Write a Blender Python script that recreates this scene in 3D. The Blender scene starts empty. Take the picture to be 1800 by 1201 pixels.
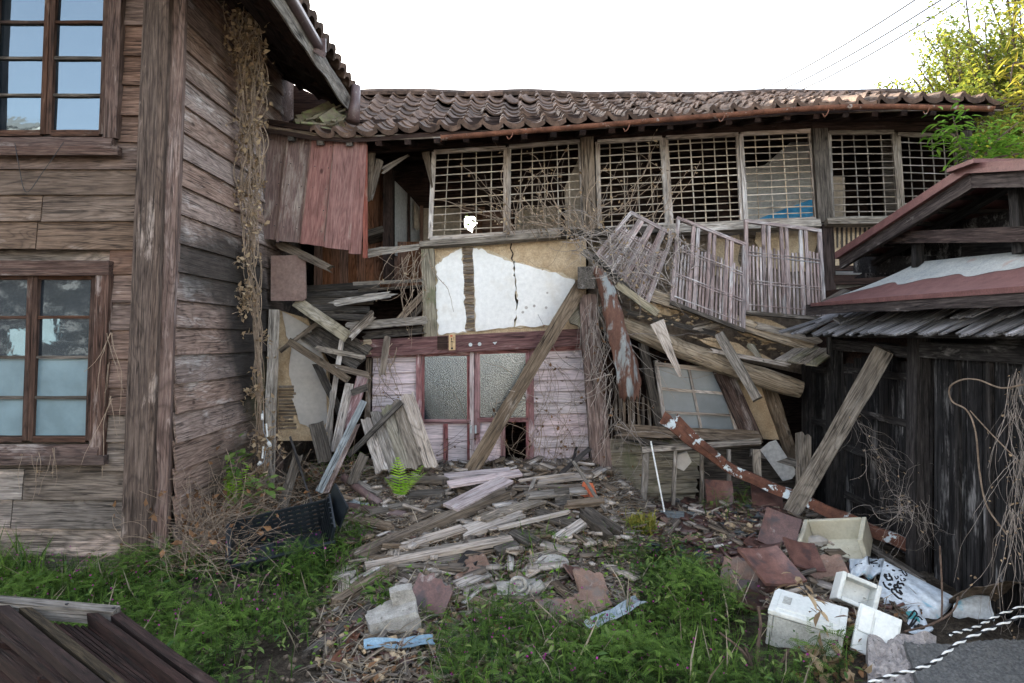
import bpy, math, random
import numpy as np
from mathutils import Vector, Matrix, Euler

random.seed(7)
rng = np.random.default_rng(7)
scene = bpy.context.scene
col = scene.collection

# ------------------------------------------------------------------ camera, sky, sun, exposure
F = 1200.0          # focal length in pixels of the 1800 px wide photograph
HZ = 588.0          # its horizon line
CH = 2.0            # camera height
cam_d = bpy.data.cameras.new('camera')
cam_d.sensor_width = 36.0
cam_d.lens = 24.0
cam_d.shift_y = -(600.5 - HZ) / 1800.0
cam_d.clip_start = 0.05
cam_d.clip_end = 2000.0
cam = bpy.data.objects.new('camera', cam_d)
cam.location = (0, 0, CH)
cam.rotation_euler = (math.radians(90), 0, 0)
col.objects.link(cam)
scene.camera = cam

SUN_EL, SUN_AZ = 19.0, -32.0      # degrees; azimuth from +Y, negative = towards -X
world = bpy.data.worlds.new('World')
scene.world = world
world.use_nodes = True
wn = world.node_tree
wn.nodes.clear()
sky = wn.nodes.new('ShaderNodeTexSky')
sky.sky_type = 'NISHITA'
sky.sun_disc = False
sky.sun_elevation = math.radians(SUN_EL)
sky.sun_rotation = math.radians(SUN_AZ)
sky.air_density = 1.0
sky.dust_density = 2.5
sky.ozone_density = 1.0
hsv = wn.nodes.new('ShaderNodeHueSaturation')
hsv.inputs['Saturation'].default_value = 0.52
bg = wn.nodes.new('ShaderNodeBackground')
bg.inputs['Strength'].default_value = 0.15
wo = wn.nodes.new('ShaderNodeOutputWorld')
wn.links.new(sky.outputs[0], hsv.inputs['Color'])
wn.links.new(hsv.outputs[0], bg.inputs[0])
wn.links.new(bg.outputs[0], wo.inputs[0])

sun_d = bpy.data.lights.new('sun', 'SUN')
sun_d.energy = 3.5
sun_d.angle = math.radians(0.6)
sun_d.color = (1.0, 0.86, 0.68)
sun = bpy.data.objects.new('sun', sun_d)
sd = Vector((math.sin(math.radians(SUN_AZ)) * math.cos(math.radians(SUN_EL)),
             math.cos(math.radians(SUN_AZ)) * math.cos(math.radians(SUN_EL)), math.sin(math.radians(SUN_EL))))
sun.rotation_euler = sd.to_track_quat('Z', 'Y').to_euler()
sun.location = sd * 60
col.objects.link(sun)

vs = scene.view_settings
vs.view_transform = 'Standard'
vs.look = 'None'
vs.gamma = 1.0
vs.exposure = 2.65
vs.use_curve_mapping = False
scene.render.engine = 'CYCLES'
scene.cycles.use_denoising = True
scene.cycles.max_bounces = 6
scene.cycles.diffuse_bounces = 2
scene.cycles.glossy_bounces = 3
scene.cycles.transmission_bounces = 4
scene.cycles.transparent_max_bounces = 6

# ------------------------------------------------------------------ helpers
def P(x, y, Y):
    """the place at depth Y metres seen at photograph pixel x, y"""
    return Vector(((x - 900.0) / F * Y, Y, CH + (HZ - y) / F * Y))

def sstep(a, b, v):
    t = np.clip((v - a) / (b - a), 0, 1)
    return t * t * (3 - 2 * t)

def lump(X, Y, s, seed):
    r = np.random.default_rng(seed)
    out = 0
    for k in range(5):
        fx, fy = r.uniform(-1, 1, 2) * s * (1.7 ** k)
        out = out + np.sin(fx * X + fy * Y + r.uniform(0, 6.28)) * 0.6 ** k
    return out

def ground_h(X, Y):
    X = np.asarray(X, float); Y = np.asarray(Y, float)
    z = 0.46 * np.exp(-((Y - 7.75) / 1.0) ** 2) * sstep(-2.9, -1.9, X) * (1 - sstep(0.9, 1.7, X))
    z = z + 0.20 * np.exp(-((Y - 6.3) / 0.9) ** 2) * sstep(-1.9, -0.8, X) * (1 - sstep(0.8, 1.6, X))
    z = z + 0.22 * np.exp(-((X - 2.5) / 0.7) ** 2 - ((Y - 6.7) / 0.9) ** 2)
    z = z + 0.25 * np.exp(-((X + 2.75) / 0.45) ** 2 - ((Y - 7.2) / 1.1) ** 2)
    z = z + 0.25 * (1 - sstep(2.6, 3.7, Y)) * sstep(-6, -2, Y)
    near = np.exp(-(X / 7) ** 2 - ((Y - 5) / 6) ** 2)
    z = z + near * (0.022 * lump(X, Y, 2.2, 3) + 0.012 * lump(X, Y, 7.0, 4))
    return z

def G(x, y, h=0.0):
    """where the view through pixel x, y meets the ground (raised by h)"""
    Ys = np.arange(2.2, 14, 0.01)
    X = (x - 900.0) / F * Ys
    Z = CH + (HZ - y) / F * Ys
    d = Z - ground_h(X, Ys) - h
    i = int(np.argmax(d < 0))
    return Vector((X[i], Ys[i], Z[i]))

ORG = {}
def place(o, org, parent):
    ORG[o.name] = Vector(org)
    col.objects.link(o)
    if parent is not None:
        o.parent = parent
        o.location = Vector(org) - ORG[parent.name]
    else:
        o.location = org
    return o

USED = set()
def tag(o, label, cat, group=None):
    o['label'] = label
    o['category'] = cat
    if group:
        o['group'] = group
    elif label in USED:
        print('DUPLABEL', label)
    USED.add(label)
    return o

def thing(name, label, cat, loc, group=None):
    o = bpy.data.objects.new(name, None)
    o.empty_display_size = 0.2
    place(o, loc, None)
    return tag(o, label, cat, group)

class MB:
    """collects shapes in world space and links them as one mesh object"""
    def __init__(s):
        s.V = []; s.Fc = []; s.Gc = []; s.R = []; s.M = []
        s.smooth = False

    def _add(s, verts, faces, gco, rnd, m=0):
        b = len(s.V)
        s.V += [tuple(v) for v in verts]
        s.Gc += [tuple(g) for g in gco]
        s.R += [rnd] * len(verts)
        s.Fc += [tuple(i + b for i in f) for f in faces]
        s.M += [m] * len(faces)

    def plank(s, a, b, w, t, n=None, k=2, seg=3, rag=0.0, bend=0.0, jit=0.0025, taper=1.0, rnd=None, m=0, twist=0.0, sag=0.0):
        a = Vector(a); b = Vector(b)
        x = b - a; L = x.length; x.normalize()
        if n is None:
            n = Vector((0, 0, CH)) - (a + b) / 2
        n = Vector(n); n = n - x * n.dot(x)
        if n.length < 1e-5:
            n = x.orthogonal()
        n.normalize()
        yv = n.cross(x)
        rnd = random.random() if rnd is None else rnd
        off = (random.random() * 40, random.random() * 40, random.random() * 40)
        e0 = [random.uniform(-1, 1) * rag for _ in range(k + 1)]
        e1 = [random.uniform(-1, 1) * rag for _ in range(k + 1)]
        ej = [[random.uniform(-1, 1) * jit for _ in range(2)] for _ in range(seg + 1)]
        verts = []; g = []
        for i in range(seg + 1):
            f = i / seg
            ww = w * (1 + (taper - 1) * f)
            bb = bend * math.sin(math.pi * f)
            sg = sag * math.sin(math.pi * f)
            tw = twist * (f - .5)
            for lay in (1, -1):
                for j in range(k + 1):
                    u = j / k - .5
                    dx = f * L + (e0[j] * (1 - f) if i == 0 else 0) + (e1[j] * f if i == seg else 0)
                    dy = u * ww
                    if j == 0: dy += ej[i][0]
                    if j == k: dy += ej[i][1]
                    dz = lay * t / 2 + bb + tw * dy + (random.uniform(-1, 1) * jit * .4)
                    p = a + x * dx + yv * (dy + sg) + n * dz
                    verts.append(p)
                    g.append((dx + off[0], dy + off[1], lay * t / 2 + off[2]))
        c = 2 * (k + 1)
        fs = []
        for i in range(seg):
            for j in range(k):
                p = i * c + j; q = (i + 1) * c + j
                fs.append((p, q, q + 1, p + 1))
                p += k + 1; q += k + 1
                fs.append((p, p + 1, q + 1, q))
            p = i * c; q = p + c
            fs.append((p, p + k + 1, q + k + 1, q))
            p = i * c + k; q = p + c
            fs.append((p, q, q + k + 1, p + k + 1))
        for j in range(k):
            fs.append((j, j + 1, j + k + 2, j + k + 1))
            p = seg * c + j
            fs.append((p, p + k + 1, p + k + 2, p + 1))
        s._add(verts, fs, g, rnd, m)
        return s

    def slab(s, pts, d, rnd=None, m=0):
        """flat polygon pts (list of Vectors) given thickness by the vector d"""
        n = len(pts); d = Vector(d)
        rnd = random.random() if rnd is None else rnd
        v = [Vector(p) for p in pts] + [Vector(p) + d for p in pts]
        fs = [tuple(range(n)), tuple(range(2 * n - 1, n - 1, -1))]
        for i in range(n):
            j = (i + 1) % n
            fs.append((i, i + n, j + n, j))
        s._add(v, fs, v, rnd, m)
        return s

    def box(s, c, sz, rot=None, m=0, rnd=None):
        R = rot.to_matrix() if rot is not None else Matrix.Identity(3)
        c = Vector(c); v = []; g = []
        for dx in (-.5, .5):
            for dy in (-.5, .5):
                for dz in (-.5, .5):
                    l = Vector((dx * sz[0], dy * sz[1], dz * sz[2]))
                    v.append(c + R @ l); g.append(l)
        fs = [(0, 1, 3, 2), (4, 6, 7, 5), (0, 4, 5, 1), (2, 3, 7, 6), (0, 2, 6, 4), (1, 5, 7, 3)]
        s._add(v, fs, g, random.random() if rnd is None else rnd, m)
        return s

    def tube(s, pts, r, sides=5, m=0, rnd=None, cap=True):
        pts = [Vector(p) for p in pts]
        n = len(pts)
        rr = r if hasattr(r, '__len__') else [r] * n
        rnd = random.random() if rnd is None else rnd
        v = []; g = []; acc = 0.0
        ref = Vector((0.3, 0.2, 0.93))
        for i, p in enumerate(pts):
            d = pts[min(i + 1, n - 1)] - pts[max(i - 1, 0)]
            if d.length < 1e-9: d = Vector((0, 0, 1))
            d.normalize()
            u = d.cross(ref)
            if u.length < .1: u = d.cross(Vector((1, 0, 0)))
            u.normalize(); w = d.cross(u)
            if i: acc += (p - pts[i - 1]).length
            for q in range(sides):
                a = 2 * math.pi * q / sides
                v.append(p + (u * math.cos(a) + w * math.sin(a)) * rr[i])
                g.append((acc + rnd * 30, rr[i] * math.cos(a), rr[i] * math.sin(a)))
        fs = []
        for i in range(n - 1):
            for q in range(sides):
                q2 = (q + 1) % sides
                fs.append((i * sides + q, i * sides + q2, (i + 1) * sides + q2, (i + 1) * sides + q))
        if cap and sides > 2:
            fs.append(tuple(range(sides - 1, -1, -1)))
            fs.append(tuple((n - 1) * sides + q for q in range(sides)))
        s._add(v, fs, g, rnd, m)
        return s

    def patch(s, f, nu, nv, th=None, m=0, rnd=None):
        """grid surface f(u,v) -> Vector ; with thickness vector th it becomes a closed sheet"""
        rnd = random.random() if rnd is None else rnd
        v = [Vector(f(i / nu, j / nv)) for i in range(nu + 1) for j in range(nv + 1)]
        fs = [(i * (nv + 1) + j, (i + 1) * (nv + 1) + j, (i + 1) * (nv + 1) + j + 1, i * (nv + 1) + j + 1)
              for i in range(nu) for j in range(nv)]
        if th is not None:
            th = Vector(th); b = len(v)
            v = v + [p + th for p in v]
            fs = fs + [tuple(b + q for q in reversed(ff)) for ff in fs]
            ring = [i * (nv + 1) for i in range(nu + 1)] + [nu * (nv + 1) + j for j in range(1, nv + 1)] + \
                   [i * (nv + 1) + nv for i in range(nu - 1, -1, -1)] + [j for j in range(nv - 1, 0, -1)]
            for q in range(len(ring)):
                a_, b_ = ring[q], ring[(q + 1) % len(ring)]
                fs.append((a_, a_ + b, b_ + b, b_))
        s._add(v, fs, v, rnd, m)
        return s

    def rough_box(s, c, sz, rot, sub=6, amp=.012, seed=1, rnd=None):
        r = random.Random(seed); R = rot.to_matrix(); c = Vector(c)
        ph = [(Vector((r.uniform(-1, 1), r.uniform(-1, 1), r.uniform(-1, 1))) * k, r.uniform(0, 6)) for k in (9, 14, 22, 31, 44, 60)]
        for ax in range(3):
            for sg in (-1, 1):
                def f(u, v):
                    l = [0, 0, 0]; l[ax] = sg * .5; l[(ax + 1) % 3] = (u - .5) * sg; l[(ax + 2) % 3] = v - .5
                    p = Vector((l[0] * sz[0], l[1] * sz[1], l[2] * sz[2]))
                    d = p.normalized(); e = max(abs(l[0]) + abs(l[1]) + abs(l[2]) - 1.15, 0)
                    p = p * (1 - .22 * e) + d * amp * sum(math.sin(p.dot(k) + o) for k, o in ph) / 2.2
                    return c + R @ p
                s.patch(f, sub, sub, rnd=rnd)
        return s

    def build(s, name, mats, parent=None, org=None, smooth=None):
        V = np.array(s.V, float)
        if org is None:
            org = ((V[:, 0].min() + V[:, 0].max()) / 2, (V[:, 1].min() + V[:, 1].max()) / 2, V[:, 2].min())
        org = Vector(org)
        me = bpy.data.meshes.new(name)
        me.from_pydata((V - np.array(org)).tolist(), [], s.Fc)
        a = me.attributes.new('gco', 'FLOAT_VECTOR', 'POINT')
        a.data.foreach_set('vector', np.array(s.Gc, np.float32).ravel())
        a = me.attributes.new('rnd', 'FLOAT', 'POINT')
        a.data.foreach_set('value', np.array(s.R, np.float32))
        mats = mats if isinstance(mats, (list, tuple)) else [mats]
        for mt in mats: me.materials.append(mt)
        if len(mats) > 1:
            me.polygons.foreach_set('material_index', np.array(s.M, np.int32))
        if s.smooth if smooth is None else smooth:
            me.polygons.foreach_set('use_smooth', np.ones(len(me.polygons), bool))
        me.update()
        o = bpy.data.objects.new(name, me)
        return place(o, org, parent)

def plank(name, a, b, w, t, mat, parent=None, **kw):
    return MB().plank(a, b, w, t, **kw).build(name, mat, parent)

def pp(name, a, b, wpx, t, mat, parent=None, **kw):
    """plank between two (px, py, depth) places, width in photograph pixels"""
    w = wpx * (a[2] + b[2]) / 2 / F
    return plank(name, P(*a), P(*b), w, t, mat, parent, **kw)

def scatter(name, tv, tf, pos, mats4, scl, mat, parent=None, smooth=False, rnd=None, org=None):
    """many copies of a small template joined into one mesh (numpy). mats4: (n,3,3) rotations"""
    n = len(pos); tv = np.asarray(tv, float)
    V = np.einsum('nij,vj->nvi', mats4, tv) * np.asarray(scl).reshape(n, 1, -1) + np.asarray(pos)[:, None, :]
    nv = len(tv)
    V = V.reshape(-1, 3)
    org = np.array([V[:, 0].mean(), V[:, 1].mean(), V[:, 2].min()]) if org is None else np.array(org)
    fl = [len(f) for f in tf]
    flat = np.array([i for f in tf for i in f], np.int64)
    loops = (flat[None, :] + (np.arange(n) * nv)[:, None]).ravel()
    sizes = np.tile(np.array(fl), n)
    starts = np.concatenate([[0], np.cumsum(sizes)[:-1]])
    me = bpy.data.meshes.new(name)
    me.vertices.add(len(V)); me.vertices.foreach_set('co', (V - org).astype(np.float32).ravel())
    me.loops.add(len(loops)); me.loops.foreach_set('vertex_index', loops.astype(np.int32))
    me.polygons.add(len(sizes)); me.polygons.foreach_set('loop_start', starts.astype(np.int32))
    me.update(calc_edges=True)
    a = me.attributes.new('rnd', 'FLOAT', 'POINT')
    rnd = rng.random(n) if rnd is None else rnd
    a.data.foreach_set('value', np.repeat(rnd, nv).astype(np.float32))
    a = me.attributes.new('gco', 'FLOAT_VECTOR', 'POINT')
    a.data.foreach_set('vector', (np.tile(tv, (n, 1)) + np.repeat(rnd, nv)[:, None] * 30).astype(np.float32).ravel())
    me.materials.append(mat)
    if smooth:
        me.polygons.foreach_set('use_smooth', np.ones(len(me.polygons), bool))
    o = bpy.data.objects.new(name, me)
    return place(o, Vector(org), parent)

def rots(n, tilt=0.4, full=False):
    """random rotations: any heading, tilt of local z from vertical up to `tilt` rad"""
    if full:
        q = rng.normal(size=(n, 4)); q /= np.linalg.norm(q, axis=1)[:, None]
        w, x, y, z = q.T
        return np.stack([np.stack([1 - 2 * (y*y + z*z), 2 * (x*y - z*w), 2 * (x*z + y*w)], 1),
                         np.stack([2 * (x*y + z*w), 1 - 2 * (x*x + z*z), 2 * (y*z - x*w)], 1),
                         np.stack([2 * (x*z - y*w), 2 * (y*z + x*w), 1 - 2 * (x*x + y*y)], 1)], 1)
    a = rng.uniform(0, 2 * np.pi, n); t = rng.uniform(-tilt, tilt, n); t2 = rng.uniform(-tilt, tilt, n)
    ca, sa, z0, o1 = np.cos(a), np.sin(a), np.zeros(n), np.ones(n)
    Rz = np.stack([np.stack([ca, -sa, z0], 1), np.stack([sa, ca, z0], 1), np.stack([z0, z0, o1], 1)], 1)
    Ry = np.stack([np.stack([np.cos(t), z0, np.sin(t)], 1), np.stack([z0, o1, z0], 1), np.stack([-np.sin(t), z0, np.cos(t)], 1)], 1)
    Rx = np.stack([np.stack([o1, z0, z0], 1), np.stack([z0, np.cos(t2), -np.sin(t2)], 1), np.stack([z0, np.sin(t2), np.cos(t2)], 1)], 1)
    return Rz @ Ry @ Rx

def spline(pts, n=40):
    pts = [Vector(p) for p in pts]
    if len(pts) < 3:
        return [pts[0].lerp(pts[-1], i / n) for i in range(n + 1)]
    q = [pts[0] * 2 - pts[1]] + pts + [pts[-1] * 2 - pts[-2]]
    out = []; m = len(pts) - 1
    for i in range(n + 1):
        f = i / n * m; k = min(int(f), m - 1); t = f - k
        a, b, c, d = q[k:k + 4]
        out.append(0.5 * ((2 * b) + (c - a) * t + (2 * a - 5 * b + 4 * c - d) * t * t + (3 * b - a - 3 * c + d) * t ** 3))
    return out

# ------------------------------------------------------------------ materials
class NT:
    def __init__(s, name):
        s.m = bpy.data.materials.new(name); s.m.use_nodes = True
        s.t = s.m.node_tree; s.t.nodes.clear()
        s.out = s.n('ShaderNodeOutputMaterial')
    def n(s, typ, **kw):
        nd = s.t.nodes.new(typ)
        for k, v in kw.items(): setattr(nd, k, v)
        return nd
    def l(s, a, b): s.t.links.new(a, b)
    def noise(s, vec, scale, detail=4, rough=.55, dist=0.0):
        nd = s.n('ShaderNodeTexNoise'); nd.inputs['Scale'].default_value = scale
        nd.inputs['Detail'].default_value = detail; nd.inputs['Roughness'].default_value = rough
        nd.inputs['Distortion'].default_value = dist
        if vec is not None: s.l(vec, nd.inputs['Vector'])
        return nd.outputs[0]
    def mapping(s, vec, sc):
        nd = s.n('ShaderNodeMapping'); nd.inputs['Scale'].default_value = sc
        s.l(vec, nd.inputs['Vector']); return nd.outputs[0]
    def ramp(s, fac, stops):
        nd = s.n('ShaderNodeValToRGB'); e = nd.color_ramp.elements
        while len(e) < len(stops): e.new(0.5)
        for el, (p, c) in zip(e, stops):
            el.position = p
            el.color = (c, c, c, 1) if not hasattr(c, '__len__') else (*c[:3], 1)
        s.l(fac, nd.inputs[0]); return nd.outputs[0]
    def mix(s, fac, a, b, mode='MIX'):
        nd = s.n('ShaderNodeMix', data_type='RGBA', blend_type=mode)
        for inp, v in ((nd.inputs[0], fac), (nd.inputs[6], a), (nd.inputs[7], b)):
            if hasattr(v, 'is_output'): s.l(v, inp)
            elif hasattr(v, '__len__'): inp.default_value = (*v[:3], 1)
            else: inp.default_value = v
        return nd.outputs[2]
    def math(s, op, a, b=0.0, c=0.0):
        nd = s.n('ShaderNodeMath', operation=op)
        for inp, v in zip(nd.inputs, (a, b, c)):
            if hasattr(v, 'is_output'): s.l(v, inp)
            else: inp.default_value = v
        return nd.outputs[0]
    def attr(s, name):
        return s.n('ShaderNodeAttribute', attribute_name=name)
    def bsdf(s, colr, rough=.8, bumpf=None, bs=.4, bd=.01, spec=.3, metal=0.0, **kw):
        b = s.n('ShaderNodeBsdfPrincipled')
        for inp, v in ((b.inputs['Base Color'], colr), (b.inputs['Roughness'], rough), (b.inputs['Metallic'], metal)):
            if hasattr(v, 'is_output'): s.l(v, inp)
            elif hasattr(v, '__len__'): inp.default_value = (*v[:3], 1)
            else: inp.default_value = v
        b.inputs['Specular IOR Level'].default_value = spec
        for k, v in kw.items(): b.inputs[k.replace('_', ' ')].default_value = v
        if bumpf is not None:
            bu = s.n('ShaderNodeBump'); bu.inputs['Strength'].default_value = bs; bu.inputs['Distance'].default_value = bd
            s.l(bumpf, bu.inputs['Height']); s.l(bu.outputs[0], b.inputs['Normal'])
        s.l(b.outputs[0], s.out.inputs[0])
        return b

def wood(name, dark, mid, light, wear=None, wearpos=.55, sc=1.0, bump=.7, var=.4, stains=None, rough=.85, moss=None, ckd=.30, ring=.70):
    t = NT(name)
    gco = t.attr('gco').outputs['Vector']; rnd = t.attr('rnd').outputs['Fac']
    g = t.noise(t.mapping(gco, (4.0 * sc, 15 * sc, 15 * sc)), 1.0, 7, .68, 1.2)
    fine = t.noise(t.mapping(gco, (6 * sc, 150 * sc, 150 * sc)), 1.0, 3, .6)
    low = t.noise(t.mapping(gco, (1.1, 4.5, 4.5)), 1.0, 5, .6, .3)
    g2 = t.noise(t.mapping(gco, (3.2 * sc, 55 * sc, 55 * sc)), 1.0, 4, .65, .6)
    gm = t.math('ADD', t.math('MULTIPLY', g, .30), t.math('MULTIPLY', g2, .70))
    c = t.ramp(gm, [(.27, dark), (.46, mid), (.72, light)])
    if wear is not None:
        wf = t.math('ADD', t.math('MULTIPLY', low, .7), t.math('MULTIPLY', g, .3))
        wf = t.ramp(wf, [(wearpos - .03, 0.0), (wearpos + .05, 1.0)])
        wf = t.math('MULTIPLY', wf, t.ramp(fine, [(.3, .35), (.6, 1.0)]))
        c = t.mix(wf, c, wear)
    # growth rings and long drying cracks
    rg_ = t.noise(t.mapping(gco, (.9, 5.5, 5.5)), 1.0, 1, .4, .5)
    rg_ = t.math('ABSOLUTE', t.math('SUBTRACT', t.math('FRACT', t.math('MULTIPLY', rg_, 15.0)), .5))
    c = t.mix(1.0, c, t.ramp(rg_, [(.0, ring), (.18, 1.0), (.42, 1.10)]), 'MULTIPLY')
    cn = t.math('ABSOLUTE', t.math('SUBTRACT', t.noise(t.mapping(gco, (.8, 24, 24)), 1.0, 2, .5, .3), .5))
    cn = t.ramp(cn, [(.006, 0.0), (.028, 1.0)])
    br = t.ramp(t.noise(t.mapping(gco, (2.5, 4, 4)), 1.0, 3), [(.42, 1.0), (.56, 0.0)])
    ck_ = t.math('MAXIMUM', cn, br)
    c = t.mix(1.0, c, t.ramp(ck_, [(0.0, ckd), (1.0, 1.0)]), 'MULTIPLY')
    crack = t.ramp(fine, [(.28, .45), (.44, .93), (.75, 1.18)])
    c = t.mix(1.0, c, crack, 'MULTIPLY')
    blot = t.ramp(t.noise(t.mapping(gco, (2.6, 5, 5)), 1.0, 6, .65), [(.3, .72), (.55, 1.0), (.8, 1.1)])
    c = t.mix(1.0, c, blot, 'MULTIPLY')
    # knots, here and there
    vk = t.n('ShaderNodeTexVoronoi'); t.l(t.mapping(gco, (2.6, 5, 5)), vk.inputs['Vector']); vk.inputs['Scale'].default_value = 1.0
    kf = t.math('MULTIPLY', t.ramp(vk.outputs['Distance'], [(.05, .85), (.11, 0.0)]), t.ramp(t.noise(gco, 1.3, 1), [(.5, 0.0), (.56, 1.0)]))
    c = t.mix(kf, c, [q * .55 for q in dark])
    v = t.math('MULTIPLY_ADD', rnd, var, 1 - var / 2)
    c = t.mix(1.0, c, v, 'MULTIPLY')
    # every board has gone its own tone, some greyer, some browner
    r2 = t.math('FRACT', t.math('MULTIPLY', rnd, 17.3))
    hs = t.n('ShaderNodeHueSaturation')
    t.l(t.math('MULTIPLY_ADD', r2, .45, .76), hs.inputs['Saturation']); t.l(c, hs.inputs['Color'])
    c = hs.outputs[0]
    pos = t.n('ShaderNodeNewGeometry').outputs['Position']
    for cen, rad, sc3, colr, amt in (stains or []):
        nd = t.n('ShaderNodeVectorMath', operation='SUBTRACT'); t.l(pos, nd.inputs[0]); nd.inputs[1].default_value = cen
        nz = t.n('ShaderNodeTexNoise'); nz.inputs['Scale'].default_value = 2.4; nz.inputs['Detail'].default_value = 5
        t.l(t.mapping(pos, (1, 1, .5)), nz.inputs['Vector'])
        ad = t.n('ShaderNodeVectorMath', operation='MULTIPLY_ADD'); t.l(nz.outputs['Color'], ad.inputs[0])
        ad.inputs[1].default_value = (rad * 1.1,) * 3; t.l(nd.outputs[0], ad.inputs[2])
        sb = t.n('ShaderNodeVectorMath', operation='SUBTRACT'); t.l(ad.outputs[0], sb.inputs[0]); sb.inputs[1].default_value = (rad * .55,) * 3
        ml = t.n('ShaderNodeVectorMath', operation='MULTIPLY'); t.l(sb.outputs[0], ml.inputs[0]); ml.inputs[1].default_value = sc3
        ln = t.n('ShaderNodeVectorMath', operation='LENGTH'); t.l(ml.outputs[0], ln.inputs[0])
        f = t.ramp(t.math('DIVIDE', ln.outputs['Value'], rad * 1.4), [(.45, amt), (.8, 0.0)])
        c = t.mix(f, c, t.mix(1.0, colr, t.ramp(g, [(.3, .6), (.7, 1.3)]), 'MULTIPLY'))
    if moss is not None:
        f = t.ramp(t.noise(pos, 3.0, 6, .65), [(.52, 0.0), (.62, .8)])
        c = t.mix(f, c, moss)
    h = t.math('ADD', t.math('ADD', t.math('MULTIPLY', g, .5), fine), t.math('MULTIPLY', ck_, .8))
    t.bsdf(c, rough, h, bump, .006, .2)
    return t.m

def plain(name, c1, c2, scale=6, rough=.8, bump=.4, bd=.01, var=.3, detail=6, coord='gco', spec=.3, spots=None, metal=0.0, fa=.25, stretch=None):
    t = NT(name)
    if coord == 'gco': vec = t.attr('gco').outputs['Vector']
    elif coord == 'obj': vec = t.n('ShaderNodeTexCoord').outputs['Object']
    else: vec = t.n('ShaderNodeNewGeometry').outputs['Position']
    rnd = t.n('ShaderNodeObjectInfo').outputs['Random'] if coord == 'obj' else t.attr('rnd').outputs['Fac']
    if coord == 'obj':
        vo = t.n('ShaderNodeVectorMath', operation='ADD'); t.l(vec, vo.inputs[0]); t.l(t.math('MULTIPLY', rnd, 57.0), vo.inputs[1])
        vec = vo.outputs[0]
    if stretch: vec = t.mapping(vec, stretch)
    nz = t.noise(vec, scale, detail, .62, .2)
    c = t.ramp(nz, [(.32, c1), (.68, c2)])
    fine = t.noise(vec, scale * 9, 3, .6)
    c = t.mix(1.0, c, t.ramp(fine, [(.3, 1 - fa), (.7, 1 + fa * .6)]), 'MULTIPLY')
    for (colr, sc, lo, hi) in (spots or []):
        f = t.ramp(t.noise(vec, sc, 6, .65, .3), [(lo, 0.0), (hi, 1.0)])
        c = t.mix(f, c, colr)
    c = t.mix(1.0, c, t.math('MULTIPLY_ADD', rnd, var, 1 - var / 2), 'MULTIPLY')
    t.bsdf(c, rough, t.math('ADD', nz, t.math('MULTIPLY', fine, .35)), bump, bd, spec, metal)
    return t.m

def leafmat(name, c1, c2, trans=.35, rough=.55):
    t = NT(name)
    rnd = t.attr('rnd').outputs['Fac']
    c = t.ramp(rnd, [(0.0, c1), (1.0, c2)])
    b = t.bsdf(c, rough, spec=.25)
    tr = t.n('ShaderNodeBsdfTranslucent'); t.l(c, tr.inputs[0])
    mx = t.n('ShaderNodeMixShader'); mx.inputs[0].default_value = trans
    t.l(b.outputs[0], mx.inputs[1]); t.l(tr.outputs[0], mx.inputs[2]); t.l(mx.outputs[0], t.out.inputs[0])
    return t.m

M = {}
M['siding'] = wood('weathered_siding', (.045, .026, .020), (.145, .092, .070), (.31, .215, .17), (.44, .36, .31), .60, var=.45)
M['siding_tan'] = wood('tan_siding', (.045, .029, .020), (.125, .082, .056), (.22, .155, .112), (.30, .24, .20), .62, var=.3)
M['siding_grey'] = wood('grey_siding', (.045, .037, .032), (.165, .138, .118), (.35, .30, .26), (.46, .37, .32), .57, var=.5)
M['siding_side'] = wood('side_siding', (.085, .055, .043), (.245, .17, .138), (.42, .32, .265), (.52, .46, .42), .58, var=.4,
                        stains=[((-2.85, 7.6, 2.0), .8, (.4, .9, .75), (.022, .02, .018), .93),
                                ((-2.85, 6.7, 2.62), .55, (.4, .5, 1.4), (.03, .026, .022), .85),
                                ((-2.85, 8.0, 1.25), .42, (.4, .6, 1.0), (.085, .078, .03), .65),
                                ((-2.85, 7.3, .45), .6, (.4, .5, 1.0), (.05, .045, .035), .7)])
M['post'] = wood('weathered_post', (.024, .016, .013), (.078, .053, .041), (.19, .138, .108), (.36, .285, .24), .60, var=.2)
M['post_pink'] = wood('pink_post', (.06, .039, .033), (.155, .106, .09), (.29, .22, .19), (.40, .32, .29), .55, var=.2)
M['winframe'] = wood('window_casing', (.032, .018, .014), (.088, .053, .042), (.20, .142, .118), (.34, .29, .265), .57, var=.25)
M['sash'] = wood('brown_sash', (.025, .013, .010), (.060, .032, .022), (.12, .07, .05), (.25, .2, .17), .62, var=.25)
M['grey'] = wood('grey_wood', (.045, .038, .031), (.205, .176, .146), (.44, .395, .34), (.50, .46, .42), .6, var=.55)
M['greydark'] = wood('dark_grey_wood', (.018, .015, .013), (.068, .058, .048), (.18, .155, .132), (.28, .25, .22), .6, var=.5)
M['greybrown'] = wood('grey_brown_wood', (.048, .036, .026), (.15, .114, .084), (.30, .245, .19), (.40, .36, .32), .6, var=.45)
M['palewood'] = wood('pale_wood', (.16, .13, .105), (.38, .32, .27), (.58, .52, .46), (.62, .58, .55), .58, var=.35)
M['pinkwhite'] = wood('pinkish_white_board', (.30, .23, .22), (.52, .43, .42), (.66, .58, .57), (.60, .58, .57), .6, var=.2, bump=.4, ckd=.6)
M['clap'] = wood('pale_pink_clapboard', (.48, .38, .39), (.62, .52, .53), (.70, .61, .62), (.52, .45, .42), .66, var=.12, bump=.25, ckd=.72)
M['boxred'] = wood('red_painted_board', (.10, .034, .027), (.23, .085, .066), (.34, .155, .125), (.33, .22, .17), .58, var=.15, bump=.3, ckd=.8, ring=.9)
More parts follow.
